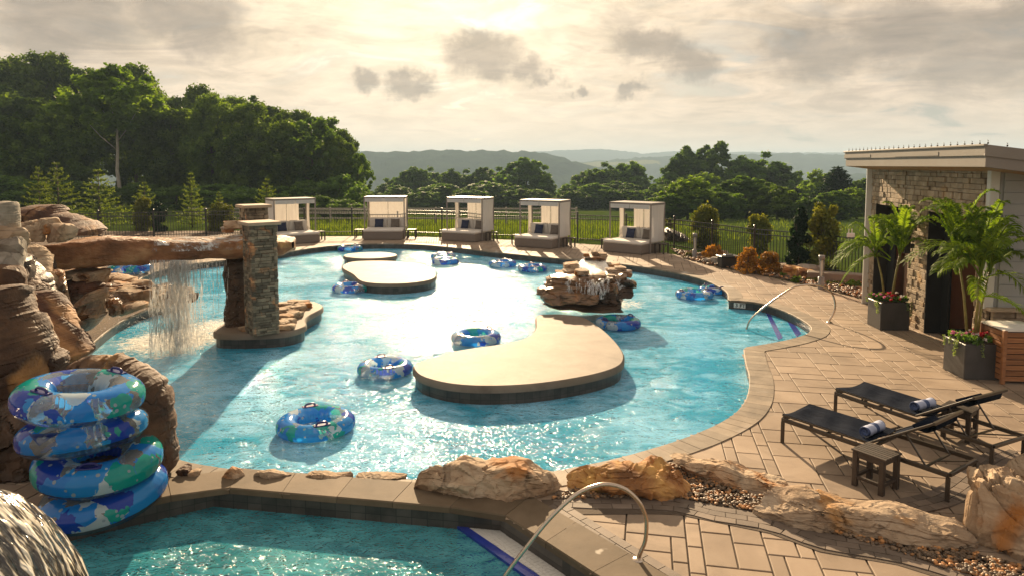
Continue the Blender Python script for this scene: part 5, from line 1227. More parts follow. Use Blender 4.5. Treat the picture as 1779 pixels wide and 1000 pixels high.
# waterfall off the beam
we = empty('waterfall', (fall_c.x, fall_c.y, WZ), 0, 'thin curtain of white water falling from the rock beam into the pool', 'waterfall'); wo = Vector(we.location)
mb = MB(); rw = random.Random(6)
m, t = mat_fn('falling_drops'); dfn = t.mixs(.5, t.n('ShaderNodeBsdfDiffuse', None, Color=(.9, .88, .84)), t.n('ShaderNodeBsdfTranslucent', None, Color=(.9, .88, .84)))
t.n('ShaderNodeOutputMaterial', None, Surface=t.mixs(.45, t.mixs(.35, dfn, t.n('ShaderNodeBsdfGlossy', None, Roughness=.15)), t.n('ShaderNodeBsdfTransparent'))); M['drops'] = m
def beam_d(X): return bdep(X) - .03
for i in range(230):
    X = rw.gauss(306, 19) if rw.random() < .78 else rw.uniform(262, 395); X = min(max(X, 262), 396); d = beam_d(X) + rw.uniform(-.25, .05); top = P(X, 452, d); z = top.z; zend = WZ if X < 350 else rw.uniform(.4, 1.2)
    w_ = rw.uniform(.002, .007); x = top.x; y = d; br = rw.random()
    while z > zend:
        f = (top.z - z) / 2.0; L = rw.uniform(.1, .4) * (1.2 - .6 * f); gap = rw.uniform(0, .10) * (f + .2); z2 = max(z - L, zend)
        xx = x + rw.gauss(0, .012 + .03 * f); mb.tube([(xx - wo.x, y - wo.y, z - wo.z), (xx - wo.x + rw.gauss(0, .006), y - wo.y, (z + z2) / 2 - wo.z), (xx - wo.x, y - wo.y - .01, z2 - wo.z)], [w_ * .5, w_, w_ * .3], 4, cap=False)
        z = z2 - gap
mb.build('falling_strand', M['drops'], we)
mb = MB()
for i in range(26):
    X = min(max(rw.gauss(304, 17), 264), 372); d = beam_d(X) + rw.uniform(-.2, .0); tp_ = P(X, 452, d); zz = np.linspace(tp_.z, WZ, 9); dx = rw.uniform(-.03, .03)
    ribbon(mb, [(tp_.x - wo.x + dx * k, d - wo.y - .02 * k, z - wo.z) for k, z in enumerate(zz)], rw.uniform(.05, .16), rw)
mb.build('falling_sheet', M['veil'], we)
D1, F1 = ico(1); n_ = 6500; rn = np.random.default_rng(8); cx = rn.normal(fall_c.x + .1, .62, n_); cy = fall_c.y + rn.normal(.25, .5, n_); cz = np.abs(rn.exponential(.35, n_)); s_ = rn.uniform(.003, .009, n_)
tl = rn.random(n_) < .35; cx[tl] = rn.normal(fall_c.x + .15, .5, tl.sum()); cz[tl] = rn.uniform(0, 1.7, tl.sum())
V = (D1[None] * s_[:, None, None] + np.stack([cx - wo.x, cy - wo.y, cz], 1)[:, None]).reshape(-1, 3); Fq = (F1[None] + (np.arange(n_) * len(D1))[:, None, None]).reshape(-1, 3)
o = mesh_np('spray', V, Fq, M['drops'], we); o['kind'] = 'stuff'
# wet film where the water runs over the beam
mb = MB(); cols_ = [c for c in range(BII.shape[0]) if 266 < np.linspace(BX[0], BX[-1], 190)[c] < 452]; ks = [k for k in range(BK_) if .16 * BK_ / 2 < k % BK_ < .97 * BK_ / 2 + 1]
vs = []; wx = rw.uniform(0, 1)
for c in cols_:
    for k in ks: v = BV[BII[c, k]]; vs.append((v[0] - wo.x, v[1] - wo.y, v[2] + .012 - wo.z))
nk = len(ks); fs = [(i * nk + k, i * nk + k + 1, (i + 1) * nk + k + 1, (i + 1) * nk + k) for i in range(len(cols_) - 1) for k in range(nk - 1)]
mb.add(vs, fs, smooth=True); mb.build('water_film', M['film'], we)
for X, Y, s_, mt in ((405,392,.45,'rock_tan'),(396,398,.3,'rock_wet'),(414,388,.3,'rock_rust')):
    rock(X, Y + 6, s_, s_ * .5, s_, mt, {405: 'middle wet orange brown stone on the beam against the pillar', 396: 'leftmost wet stone on the beam near the pillar', 414: 'rust orange wet stone on the beam touching the pillar'}[X], 'wet stones on the beam by the pillar', 'stone', d=15.3, sub=3)
# foreground dome of falling water, bottom left
m, t = mat_fn('gushing_water'); co = t.n('ShaderNodeTexCoord').outputs['Object']
mp = t.n('ShaderNodeMapping', None, Vector=co, Rotation=(0, 0, 0)); q = t.v('MULTIPLY', co, (2.5, 13, 2.5))
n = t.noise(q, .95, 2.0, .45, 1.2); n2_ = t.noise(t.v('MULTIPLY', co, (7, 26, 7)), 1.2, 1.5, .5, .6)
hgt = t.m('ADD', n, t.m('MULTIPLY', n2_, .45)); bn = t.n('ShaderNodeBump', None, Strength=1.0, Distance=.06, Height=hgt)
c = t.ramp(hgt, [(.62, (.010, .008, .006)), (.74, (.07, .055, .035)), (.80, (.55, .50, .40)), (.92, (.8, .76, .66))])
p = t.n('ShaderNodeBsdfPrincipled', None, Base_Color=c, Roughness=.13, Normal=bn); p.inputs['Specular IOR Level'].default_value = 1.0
t.n('ShaderNodeOutputMaterial', None, Surface=p)
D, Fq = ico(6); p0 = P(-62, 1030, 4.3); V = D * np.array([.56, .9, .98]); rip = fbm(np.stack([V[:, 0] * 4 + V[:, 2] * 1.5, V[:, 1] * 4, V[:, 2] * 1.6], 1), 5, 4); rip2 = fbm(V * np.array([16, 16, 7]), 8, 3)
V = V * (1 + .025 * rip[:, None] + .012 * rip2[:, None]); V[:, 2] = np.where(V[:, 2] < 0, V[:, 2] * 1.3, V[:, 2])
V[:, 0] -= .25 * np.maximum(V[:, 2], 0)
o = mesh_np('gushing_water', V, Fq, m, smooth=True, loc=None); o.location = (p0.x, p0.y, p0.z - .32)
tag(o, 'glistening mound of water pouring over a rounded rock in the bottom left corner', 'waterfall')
e_ = rock(0, 0, 1.1, .95, 1.5, 'rock_dark', 'dark rounded rock under the mound of pouring water', None, 'boulder', loc=Vector((p0.x - .1, p0.y, -.5)), sub=3, sink=0)

# ------------------------------------------------------------------ inflatable tubes
def vinyl(seed, name):
    m, t = mat_fn(name); co = t.n('ShaderNodeTexCoord').outputs['Object']
    cs = t.v('ADD', co, (seed * 3.7, seed * 1.3, seed * .7))
    d = t.v('ADD', cs, t.v('SCALE', t.v('SUBTRACT', t.noise(cs, 6, 3, .5, .8, out=1), (.5, .5, .5)), .28))
    vo = t.n('ShaderNodeTexVoronoi', None, Vector=t.v('MULTIPLY', d, (1, 1, .55)), Scale=4.3, Randomness=1.0)
    r_ = t.n('ShaderNodeSeparateColor', None, Color=vo.outputs['Color']).outputs[0]
    col = t.ramp(r_, [(0, (.015, .32, .95)), (.24, (.006, .07, .58)), (.33, (.0, .50, .42)), (.48, (.74, .88, .93)), (.60, (.02, .38, .97)), (.75, (.88, .93, .95))], 'CONSTANT')
    op = t.ramp(r_, [(0, .93), (.22, .95), (.34, .93), (.50, .85), (.58, .93), (.74, .24)], 'CONSTANT')
    dots = t.n('ShaderNodeTexVoronoi', None, Vector=cs, Scale=11, Randomness=1.0)
    k = t.m('MULTIPLY', t.m('LESS_THAN', dots.outputs[0], .22), t.m('GREATER_THAN', t.n('ShaderNodeSeparateColor', None, Color=dots.outputs['Color']).outputs[1], .55))
    col = t.mix(k, col, (.45, .58, .66)); op = t.m('MAXIMUM', op, t.m('MULTIPLY', k, .8))
    pr = t.n('ShaderNodeTexCoord').outputs['Object']; sp = t.n('ShaderNodeSeparateXYZ', None, Vector=pr)
    op = t.m('MULTIPLY', op, t.m('GREATER_THAN', sp.outputs[2], -.06)); op = t.m('MAXIMUM', op, .12)
    wr = t.n('ShaderNodeBump', None, Strength=.35, Distance=.012, Height=t.noise(co, 9, 3))
    df = t.mixs(.5, t.n('ShaderNodeBsdfDiffuse', None, Color=col, Normal=wr), t.n('ShaderNodeBsdfTranslucent', None, Color=col))
    b = t.mixs(op, t.n('ShaderNodeBsdfTransparent', None, Color=(.93, .95, .97)), df)
    gl = t.n('ShaderNodeBsdfGlossy', None, Roughness=.09, Normal=wr)
    fr = t.n('ShaderNodeFresnel', None, IOR=1.52, Normal=wr)
    t.n('ShaderNodeOutputMaterial', None, Surface=t.mixs(t.m('MULTIPLY', fr, .9), b, gl)); return m
VIN = [vinyl(i + 1, 'printed_vinyl') for i in range(6)]
M['handle'] = pmat('blue_vinyl_handle', [(.006, .008, .11), (.01, .014, .16)], 6, .3, .1, 40, coat=.3)
def torus_mesh(D_, r, seed, flat=.80):
    nu, nv = 128, 36; u = np.arange(nu) / nu * 2 * math.pi; v = np.arange(nv) / nv * 2 * math.pi; U, Vv = np.meshgrid(u, v, indexing='ij')
    Rm = D_ / 2 - r; rng = np.random.default_rng(seed)
    seam_out = np.exp(-((np.mod(Vv + math.pi, 2 * math.pi) - math.pi) / .16) ** 2); seam_in = np.exp(-((Vv - math.pi) / .5) ** 2)
    rr = r * (1 - .045 * seam_out * (1 + np.sin(U * 38)) - .11 * seam_in * (1 + np.sin(U * 20 + 1)) * .8 + .012 * np.sin(U * 38) * np.cos(Vv) ** 2)
    X = (Rm + rr * np.cos(Vv)) * np.cos(U); Y = (Rm + rr * np.cos(Vv)) * np.sin(U); Z = rr * np.sin(Vv) * flat
    ii = np.arange(nu * nv).reshape(nu, nv); Fq = np.stack([ii, np.roll(ii, -1, 0), np.roll(np.roll(ii, -1, 0), -1, 1), np.roll(ii, -1, 1)], -1).reshape(-1, 4)
    return np.stack([X, Y, Z], -1).reshape(-1, 3), Fq
def handle_mb(Rm, r, a):
    mb = MB(); p = Matrix.Rotation(a, 3, 'Z'); L = []
    for s_, z in ((-.075, -.005), (-.07, .022), (-.05, .038), (0, .042), (.05, .038), (.07, .022), (.075, -.005)): L.append(p @ Vector((Rm + .02, s_, r * .79 + z)))
    mb.tube(L, .015, 8); base = []
    for sx in (-.085, .085):
        mb.box(p @ Vector((Rm + .02, sx, r * .80)), (.075, .06, .018), rz=a, bev=.006)
    mb.box(p @ Vector((Rm + .02, 0, r * .795)), (.09, .19, .016), rz=a, bev=.007); return mb
def tube_float(loc, D_, rz, seed, label, group, tilt=(0, 0), r=.2, extra=None):
    e = empty('inflatable_tube', loc, rz, label, 'pool tube', group); e.rotation_euler = (tilt[0], tilt[1], rz)
    V, Fq = torus_mesh(D_, r, seed); mesh_np('ring', V, Fq, VIN[seed % 6], e, smooth=True)
    for a in (0, math.pi): handle_mb(D_ / 2 - r, r, a).build('handle', M['handle'], e)
    return e
FL = 'blue and green inflatable tubes floating in the pool'
for X, Y, wp, rz, sd, lb in [(549,733,138,-1.1,1,'blue and green tube floating nearest, just above the small coping stones'),(669,637,98,-1.2,2,'blue patterned tube touching the left tip of the big island'),(827,584,88,.8,3,'blue and clear tube behind the left part of the big island'),(1074,559,80,.6,4,'blue and green tube right of the big island below the rock fountain'),
    (610,499,66,2.2,5,'green and blue tube left of the rounded middle island'),(608,431,44,1.2,1,'far blue tube by the kerb in front of the second daybed'),(770,444,44,.5,2,'rear one of the two overlapping far tubes'),(774,453,48,-.5,3,'front one of the two overlapping far tubes'),(873,457,49,1.3,4,'left one of the two blue tubes left of the rock fountain'),(925,465,52,1.6,5,'right one of two blue tubes left of the rock fountain'),
    (1206,510,66,.3,0,'white topped blue and green tube at the right kerb, front of two'),(1240,502,52,2.0,2,'blue tube against the right kerb, behind the white topped one')]:
    g = G(X, Y, -.1); D_ = wp * g.y / F; tube_float((g.x, g.y, WZ + .10), D_, rz, sd, lb, FL, r=D_ * .142)
g = G(226, 466, .2); tube_float((g.x, g.y, .2), 1.35, .5, 5, 'blue and green tube lying on the deck behind the rocks, seen under the beam', FL)
SG = 'stacked inflatable tubes'
for X, Y, d, tl, rz, sd, lb in [(182,857,7.15,(.05,-.12),.4,3,'bottom tube of the leaning stack in the lower left corner'),(172,800,7.15,(.06,-.10),1.9,2,'second tube from the bottom of the leaning stack'),(146,746,7.15,(.02,-.10),-1.0,4,'third tube from the bottom of the leaning stack, just below the top one'),(139,688,7.1,(.10,.05),1.25,1,'top tube of the leaning stack with two blue handles showing')]:
    g = P(X, Y, d); e = tube_float(g, 1.24, rz, sd, lb, SG, tl, r=.205)
    if 'third' in lb:
        a = math.radians(-95) - rz; mb = MB(); pm = Matrix.Rotation(a, 3, 'Z')
        def sp(y, z): return pm @ Vector((.62 - .205 + .2075 * math.cos(z), y, .2075 * .80 * math.sin(z)))
        mb.add([sp(-.17, .95), sp(-.08, .95), sp(0, .95), sp(.08, .95), sp(.17, .95), sp(.085, .6), sp(0, .25), sp(-.085, .6)], [(0, 1, 7), (1, 2, 7), (2, 6, 7), (2, 5, 6), (2, 3, 5), (3, 4, 5)]); tr_ = mb.build('printed_triangle', pmat('triangle_print', [(.01, .035, .14), (.014, .045, .16)], 5, .3, .05, 20), e)
        fc = bpy.data.curves.new('lettering', 'FONT'); fc.body = 'DAYDREAMER'; fc.size = .032; fc.align_x = 'CENTER'; fc.extrude = .0008; fo2 = bpy.data.objects.new('lt', fc); COL.objects.link(fo2); dg = bpy.context.evaluated_depsgraph_get(); me = bpy.data.meshes.new_from_object(fo2.evaluated_get(dg)); bpy.data.objects.remove(fo2)
        for v in me.vertices: x, y, z = v.co; v.co = sp(x, .72 + y / .2) + (sp(x, .72 + y / .2) - pm @ Vector((.415, x, 0))).normalized() * (.003 + z)
        me.materials.append(M['handle']); lo = bpy.data.objects.new('lettering', me); COL.objects.link(lo); lo.parent = tr_

# ------------------------------------------------------------------ daybeds
def daybed(fc, yaw, side, label, fillcurtain=True):
    e = empty('cabana_daybed', (fc[0], fc[1], 0), yaw, label, 'daybed', 'canopied daybeds along the far edge of the pool'); W = 1.85; Dp = 1.65; CD = 1.05; HT = 2.0
    mb = MB(); mb.box((0, Dp / 2, .19), (W, Dp, .34), bev=.02); mb.box((0, Dp / 2, .015), (W - .1, Dp - .1, .03)); mb.build('base', M['wicker'], e)
    mb = MB(); mb.box((0, Dp / 2 - .02, .43), (W + .02, Dp - .02, .13), bev=.045); mb.build('mattress', M['cushion'], e)
    mb = MB()
    for s_ in (-1, 1): mb.box((s_ * W * .245, Dp - .14, .72), (W * .485, .2, .48), M=Matrix.Rotation(R(10), 3, 'X').to_3x3(), bev=.05)
    mb.build('back_cushion', M['cushion'], e)
    for sx in (-1, 1):
        for y in (Dp - CD, Dp + .06):
            mb = MB(); mb.box((sx * (W / 2 + .04), y, HT / 2), (.055, .055, HT), bev=.006); mb.build('post', M['frame_taupe'], e)
    mb = MB(); y0, y1 = Dp - CD, Dp + .06
    for sx in (-1, 1): mb.bar((sx * (W / 2 + .04), y0, HT - .03), (sx * (W / 2 + .04), y1, HT - .03), .05)
    for y in (y0, y1): mb.bar((-(W / 2 + .015), y, HT - .028), (W / 2 + .015, y, HT - .028), .048)
    mb.build('top_rail', M['frame_taupe'], e)
    mb = MB(); mb.box((0, (y0 + y1) / 2, HT + .02), (W + .14, y1 - y0 + .08, .045), bev=.015); mb.build('canopy_roof', M['frame_taupe'], e)
    mb = MB()
    for a, b in ((-W / 2, -.01), (.01, W / 2)): mb.box(((a + b) / 2, y0 - .036, HT - .12), (b - a, .012, .17))
    mb.build('valance', M['canvas_white'], e)
    def cloth(p0, p1, z0, z1, amp, n=26, seed=1):
        r_ = random.Random(seed); vs = []; m_ = 8; a = Vector(p0); b = Vector(p1); nn = Vector((-(b - a).y, (b - a).x)).normalized(); ph = r_.random() * 6
        for i in range(n + 1):
            q = a.lerp(b, i / n); w_ = math.sin(i * 1.9 + ph) * .5 + math.sin(i * .8 + ph * 2) * .5
            for k in range(m_ + 1): f = k / m_; o_ = q + nn * (w_ * amp * (.25 + .75 * f) + (abs(amp) * 1.8 * math.sin(math.pi * f)) * (1 if side > 0 else 1)); vs.append((o_.x, o_.y, z1 + (z0 - z1) * f))
        fs = [(i * (m_ + 1) + k, (i + 1) * (m_ + 1) + k, (i + 1) * (m_ + 1) + k + 1, i * (m_ + 1) + k + 1) for i in range(n) for k in range(m_)]; mb = MB(); mb.add(vs, fs, .5, True); return mb
    gap = .32
    if side > 0: segs = [((-W / 2 + gap + .1, y1 + .02), (-.03, y1 + .02)), ((-.01, y1 + .02), (W / 2, y1 + .02))]
    elif side < 0: segs = [((-W / 2, y1 + .02), (.0, y1 + .02)), ((.02, y1 + .02), (W / 2 - gap, y1 + .02))]
    else: segs = [((-W / 2, y1 + .02), (-.01, y1 + .02)), ((.01, y1 + .02), (W / 2, y1 + .02))]
    for i, (a, b) in enumerate(segs): cloth(a, b, .5, HT - .05, .012, seed=i + 3).build('back_curtain', M['canvas'], e)
    cloth((-W / 2 - .06, y1), (-W / 2 - .06, y0 + (.05 if side < 0 else .72)), .45, HT - .05, -.02, 14, 5).build('side_curtain', M['canvas_white'] if side < 0 else M['canvas'], e)
    cloth((W / 2 + .06, y0 + (.04 if side > 0 else .72)), (W / 2 + .06, y1), .45, HT - .05, -.02, 14, 7).build('side_curtain', M['canvas_white'] if side > 0 else M['canvas'], e)
    return e, Dp
def pillow_mesh(s):
    n = 12; g = np.linspace(-1, 1, n); X, Y = np.meshgrid(g, g, indexing='ij'); T = (1 - X ** 2) ** .45 * (1 - Y ** 2) ** .45; k = 1 - .08 * (1 - np.abs(X * Y)) * (np.maximum(abs(X), abs(Y)) ** 3)
    A = np.stack([X * k * s / 2, Y * k * s / 2, T * s * .19], -1).reshape(-1, 3); B = A * np.array([1, 1, -1]); ii = np.arange(n * n).reshape(n, n)
    Fq = np.stack([ii[:-1, :-1], ii[1:, :-1], ii[1:, 1:], ii[:-1, 1:]], -1).reshape(-1, 4); return np.concatenate([A, B]), np.concatenate([Fq, Fq[:, ::-1] + n * n])
NTH = ['leftmost daybed, partly behind the pillar', 'second daybed from the left', 'third daybed from the left', 'fourth daybed from the left', 'rightmost daybed']
for i, (fc, yaw, side) in enumerate([((-9.63, 31.3), R(38), -1), ((-6.2, 32.9), R(1), 0), ((-2.54, 32.2), R(-27), 1), ((.9, 29.75), R(-30), 1), ((4.47, 27.95), R(-41), 1)]):
    e, Dp = daybed(fc, yaw, side, ['leftmost canopied daybed, turned to the right and partly behind the pillar', 'second canopied daybed from the left, facing straight forward', 'third canopied daybed from the left, in the middle of the row', 'fourth canopied daybed from the left, behind the two far tubes', 'rightmost canopied daybed, nearest to the rock fountain'][i])
    Rz = Matrix.Rotation(yaw, 3, 'Z')
    for j, (dx, mt, cn) in enumerate(((-.38, 'pillow_navy', 'navy blue'), (.42, 'pillow_taupe', 'taupe'))):
        V, Fq = pillow_mesh(.43); p = Vector((fc[0], fc[1], 0)) + Rz @ Vector((dx, Dp - .36, .70))
        o = mesh_np('throw_pillow', V, Fq, M[mt], smooth=True); o.location = p; o.rotation_euler = (R(72), 0, yaw + .05 * (j * 2 - 1)); tag(o, f'{cn} throw pillow on the {NTH[i]}', 'pillow', 'throw pillows on the daybeds')
    for sx in (-1, 1):
        p = Vector((fc[0], fc[1], 0)) + Rz @ Vector((sx * (1.85 / 2 + .36), .95, 0)); e2 = empty('side_table', p, yaw, f'low dark slatted table on the {"left" if sx < 0 else "right"} side of the {NTH[i]}', 'side table', 'small side tables beside the daybeds')
        mb = MB()
        for k in range(4): mb.box((0, -.165 + k * .11, .41), (.44, .1, .03), bev=.005)
        mb.build('table_top', M['slat_dark'], e2)
        for a in (-1, 1):
            for b in (-1, 1): mb = MB(); mb.box((a * .19, b * .19, .197), (.05, .05, .394)); mb.build('leg', M['slat_dark'], e2)

# ------------------------------------------------------------------ fence
fe_ = empty('metal_fence', (fence_w[6][0], fence_w[6][1], 0), 0, 'long black metal picket fence running behind the pool deck', 'fence'); fo_ = Vector(fe_.location)
fp = smooth_path(fence_w, .05); L = [0]
for i in range(len(fp) - 1): L.append(L[-1] + (Vector(fp[i + 1]) - Vector(fp[i])).length)
def fat(s_):
    i = min(max(int(np.searchsorted(L, s_, 'right')) - 1, 0), len(fp) - 2); return Vector(fp[i]).lerp(Vector(fp[i + 1]), (s_ - L[i]) / (L[i + 1] - L[i]))
npan = int(L[-1] / 2.35); ps = L[-1] / npan
for k in range(npan + 1):
    a = fat(k * ps); mb = MB(); mb.box((a.x - fo_.x, a.y - fo_.y, .69), (.065, .065, 1.42)); mb.box((a.x - fo_.x, a.y - fo_.y, 1.41), (.085, .085, .03), bev=.01); mb.build('post', M['black_metal'], fe_)
    if k == npan: break
    b = fat((k + 1) * ps); mb = MB(); d = (b - a).normalized(); a3 = Vector((a.x, a.y, 0)) - fo_ + Vector((d.x, d.y, 0)) * .034; b3 = Vector((b.x, b.y, 0)) - fo_ - Vector((d.x, d.y, 0)) * .034; a3.z = b3.z = 0
    for z in (1.27, 1.10, .17): mb.bar(a3 + Vector((0, 0, z)), b3 + Vector((0, 0, z)), .034, .036)
    n = int((b3 - a3).length / .118)
    for i in range(1, n): q = a3.lerp(b3, i / n); mb.box((q.x, q.y, .66), (.018, .018, 1.17), rz=math.atan2(d.y, d.x))
    mb.build('picket_panel', M['black_metal'], fe_)
fs_ = empty('white_sign_box', P(1478, 409, 21.9), 0, 'small white box on two stems mounted at the top of the fence near the building', 'sign')
mb = MB(); mb.box((0, 0, 0), (.24, .05, .14), bev=.008); mb.build('box', M['white_plastic'], fs_)
mb = MB()
for x in (-.05, .05): mb.bar((x, .035, -.22), (x, .035, .2), .02)
mb.build('stem', M['white_plastic'], fs_)
# weathered rail fence in the meadow
rf_ = empty('rail_fence', (-8, 47, float(H(-8, 47))), 0, 'weathered grey post and rail fence out in the meadow behind the daybeds', 'fence')
for i in range(12):
    x = -14 + i * 2.4; mb = MB(); mb.box((x, 0, .5), (.12, .12, 1.2)); mb.build('post', M['bark_pale'], rf_)
    if i < 11:
        for z in (.35, .75, 1.0): mb = MB(); mb.bar((x, -.09, z), (x + 2.4, -.09, z), .04, .1); mb.build('rail', M['bark_pale'], rf_)

# ------------------------------------------------------------------ building
be = empty('stone_bathhouse', BN, math.pi / 2 - BA, 'low stone clad bathhouse with flat grey roof and tall dark doorways on the right', 'building')
# local frame: +x runs away from the camera along the front wall, +y points to the pool
LW = (BF - BN).length; HW = 3.5
def bl(X, rot=True):   # pixel column -> distance along the wall
    k = (X - PX) / F; d = (8.86 - 14.8 * .12) / (k / 1.0 - .12) if False else None
    th = 1.0; y = (8.86 - 14.8 * .12) / (k * 0.997 - .12); return (y - BN.y) / math.cos(BA)
o1a, o1b, o2a, o2b = bl(1583), bl(1524), bl(1702), bl(1617)
OT = 2.62
rng = random.Random(9); mb = MB()
for a, b, z0_, z1_ in ((0, o2a, 0, HW), (o2b, o1a, 0, HW), (o1b, LW, 0, HW), (o2a, o2b, OT, HW), (o1a, o1b, OT, HW)):
    mb.box(((a + b) / 2, -.20, (z0_ + z1_) / 2), (b - a - .002, .24, z1_ - z0_ - .002))
mb.build('wall', M['soil'], be)
mb = MB(); veneer(mb, (0, -.05, 0), (1, 0, 0), LW, HW - .02, rng, (.07, .15), (.10, .30), (0, .045), (0, 1, 0), holes=[(o2a, o2b, 0, OT), (o1a, o1b, 0, OT)])
for xx in (o2b, o1a - .0, o1b, o2a):      # reveals of the openings
    sgn = 1 if xx in (o2a, o1a) else -1
    if sgn < 0: continue
    veneer(mb, (xx - .03 * sgn * 0, -.28, 0), (0, 1, 0), .26, OT, rng, (.08, .15), (.12, .26), (0, .02), (sgn, 0, 0), back=.03)
mb.build('stone_cladding', M['stone_veneer'], be)
mb = MB(); mb.box((LW + .02, -.05, HW / 2), (.05, .3, HW), bev=.01); mb.build('corner_trim', M['trim'], be)
mb = MB(); mb.box((-.05, .0, (1.02 + HW) / 2), (.13, .16, HW - 1.02), bev=.01); mb.build('corner_trim', M['trim'], be)
for xx in (o2b, o1b):
    jb = MB(); jb.box((xx - .012, -.19, OT / 2), (.02, .36, OT)); jb.build('black_jamb', M['black_panel'], be)
# side wall with siding over a stone base
mb = MB()
for k in range(12):
    z = 1.06 + k * .205; mb.box((-.10, -2.2, z + .10), (.03, 4.1, .2), M=Matrix.Rotation(R(-5), 3, 'Y').to_3x3())
mb.build('siding', M['siding'], be)
mb = MB(); mb.box((-.02, -2.2, HW / 2), (.12, 4.2, HW - .01)); mb.build('side_wall', M['siding'], be)
mb = MB(); mb.box((-.17, -2.1, 1.03), (.2, 4.3, .06), bev=.01); mb.build('sill', M['capstone'], be)
mb = MB(); veneer(mb, (-.13, -4.2, 0), (0, 1, 0), 4.15, 1.0, rng, (.07, .15), (.12, .34), (0, .04), (-1, 0, 0)); mb.build('stone_base', M['stone_veneer'], be)
# rooms behind the openings
mb = MB(); mb.box((LW / 2, -3.0, HW / 2), (LW - .3, .1, HW)); mb.build('back_wall', M['terracotta'], be)
for x in ((o1a + o2b) / 2 + .0, LW - .1):
    mb = MB(); mb.box((x, -1.66, HW / 2), (.12, 2.7, HW - .01)); mb.build('partition', M['terracotta'], be)
mb = MB(); mb.box((LW / 2, -1.66, .01), (LW - .3, 2.75, .03)); mb.build('room_floor', M['soil'], be)
mb = MB(); mb.box((LW / 2, -1.66, OT + .5), (LW - .3, 2.75, .04)); mb.build('ceiling', M['trim'], be)
for a, b in ((o2b - .34, o2b - .05), (o1b - .45, o1b - .05), (o2a + .05, o2a + .16)):
    mb = MB(); mb.box(((a + b) / 2, -.34, OT / 2 + .01), (b - a, .05, OT), bev=.004); mb.build('black_door', M['black_panel'], be)
mb = MB(); vs = []; n_ = 40
for i in range(n_ + 1):
    x = o1a + .02 + (o1b - .47 - o1a) * i / n_
    for z in (.05, 1.2, OT + .1): vs.append((x, -.55 + .035 * math.sin(i * 1.7) + .02 * math.sin(i * .6), z))
mb.add(vs, [(i * 3 + k, (i + 1) * 3 + k, (i + 1) * 3 + k + 1, i * 3 + k + 1) for i in range(n_) for k in range(2)], smooth=True); mb.build('curtain', M['curtain'], be)
# shed roof, high at the pool side
mb = MB(); ov, on, of_ = .62, .95, .04; x0_, x1_ = -on, LW + of_; zt0, zb0 = 3.93, 3.56; sl = .13; yb_ = -4.6
def rz_(y, z): return z - (ov - y) * sl
vs = []
for y in (ov, yb_):
    for z in (zb0, zt0):
        for x in (x0_, x1_): vs.append((x, y, rz_(y, z)))
mb.add(vs, [(0, 1, 3, 2), (4, 6, 7, 5), (0, 2, 6, 4), (1, 5, 7, 3), (2, 3, 7, 6)], .5); mb.build('fascia', M['fascia'], be)
mb = MB(); mb.add([(x0_ + .002, ov - .002, rz_(ov, zb0) - .004), (x1_, ov - .002, rz_(ov, zb0) - .004), (x1_, yb_, rz_(yb_, zb0) - .004), (x0_ + .002, yb_, rz_(yb_, zb0) - .004)], [(0, 3, 2, 1)]); mb.build('soffit', M['soffit'], be)
mb = MB(); mb.box(((x0_ + x1_) / 2, ov + .012, 3.835), (x1_ - x0_ + .05, .03, .18), bev=.004); mb.box(((x0_ + x1_) / 2, ov + .026, 3.92), (x1_ - x0_ + .08, .06, .035), bev=.005)
mb.bar((x0_ - .012, ov + .02, 3.835), (x0_ - .012, yb_, rz_(yb_, 3.835)), .03, .18); mb.build('roof_edge_trim', M['fascia'], be)
mb = MB(); mb.box((.28 * x1_, ov + .031, 3.80), (1.9, .008, .07)); mb.box((.85 * x1_, ov + .031, 3.80), (1.7, .008, .07)); mb.build('trim_lap', M['fascia'], be)
n_l = 27
for i in range(n_l + 3):
    if i < n_l: p = Vector((x0_ + .05 + (x1_ - x0_ - .1) * i / (n_l - 1), ov - .05, 3.94))
    else: yy = ov - .35 * (i - n_l + 1); p = Vector((x0_ + .05, yy, rz_(yy, 3.94)))
    mb = MB(); mb.tube([p, p + Vector((0, 0, .03))], .014, 6); mb.tube([p + Vector((0, 0, .04)), p + Vector((-.015, 0, .06))], .003, 4); mb.tube([p + Vector((0, 0, .04)), p + Vector((.02, 0, .07))], .003, 4); mb.build('roof_spike', M['black_panel'], be)
mb = MB(); px_ = (o1a + o2b) / 2 + .12; mb.box((px_, .16, 1.85), (.13, .12, .42), bev=.01); mb.box((px_, .07, 1.80), (.07, .12, .1)); mb.build('wall_lamp', M['black_metal'], be)

# towel rack inside the near room
def btw(x, y, z): return be.matrix_basis @ Vector((x, y, z)) if False else Vector(be.location) + Matrix.Rotation(math.pi / 2 - BA, 3, 'Z') @ Vector((x, y, z))
re_ = empty('towel_rack', btw(o2a + .62 , -1.1, .03), -BA * 0, 'dark wooden rack with striped towels inside the near doorway', 'rack')
mb = MB()
for sx in (-.42, .42): mb.box((sx, 0, .58), (.05, .05, 1.16), bev=.005)
for z in (.12, .24, .36, .48): mb.box((0, 0, z), (.79, .03, .09), tint=rng.random())
mb.box((0, 0, 1.13), (.79, .04, .05)); mb.build('frame', M['teak'], re_)
ts = empty('striped_towel', btw(o2a + .62, -1.1, .03) + Vector((0, -.05, .85)), 0, 'pink and charcoal striped towel hanging on the dark wooden rack', 'towel')
for k in range(7):
    mb = MB(); mb.box((0, 0, .24 - k * .078), (.72, .03, .076), bev=.004); mb.build('stripe', M['petal_white'] if False else (pmat('pink_towel', [(.5, .33, .33), (.6, .42, .42)], 10, .95, .4, 50) if k % 2 == 0 else pmat('charcoal_towel', [(.03, .03, .032), (.05, .05, .05)], 10, .95, .4, 50)), ts)

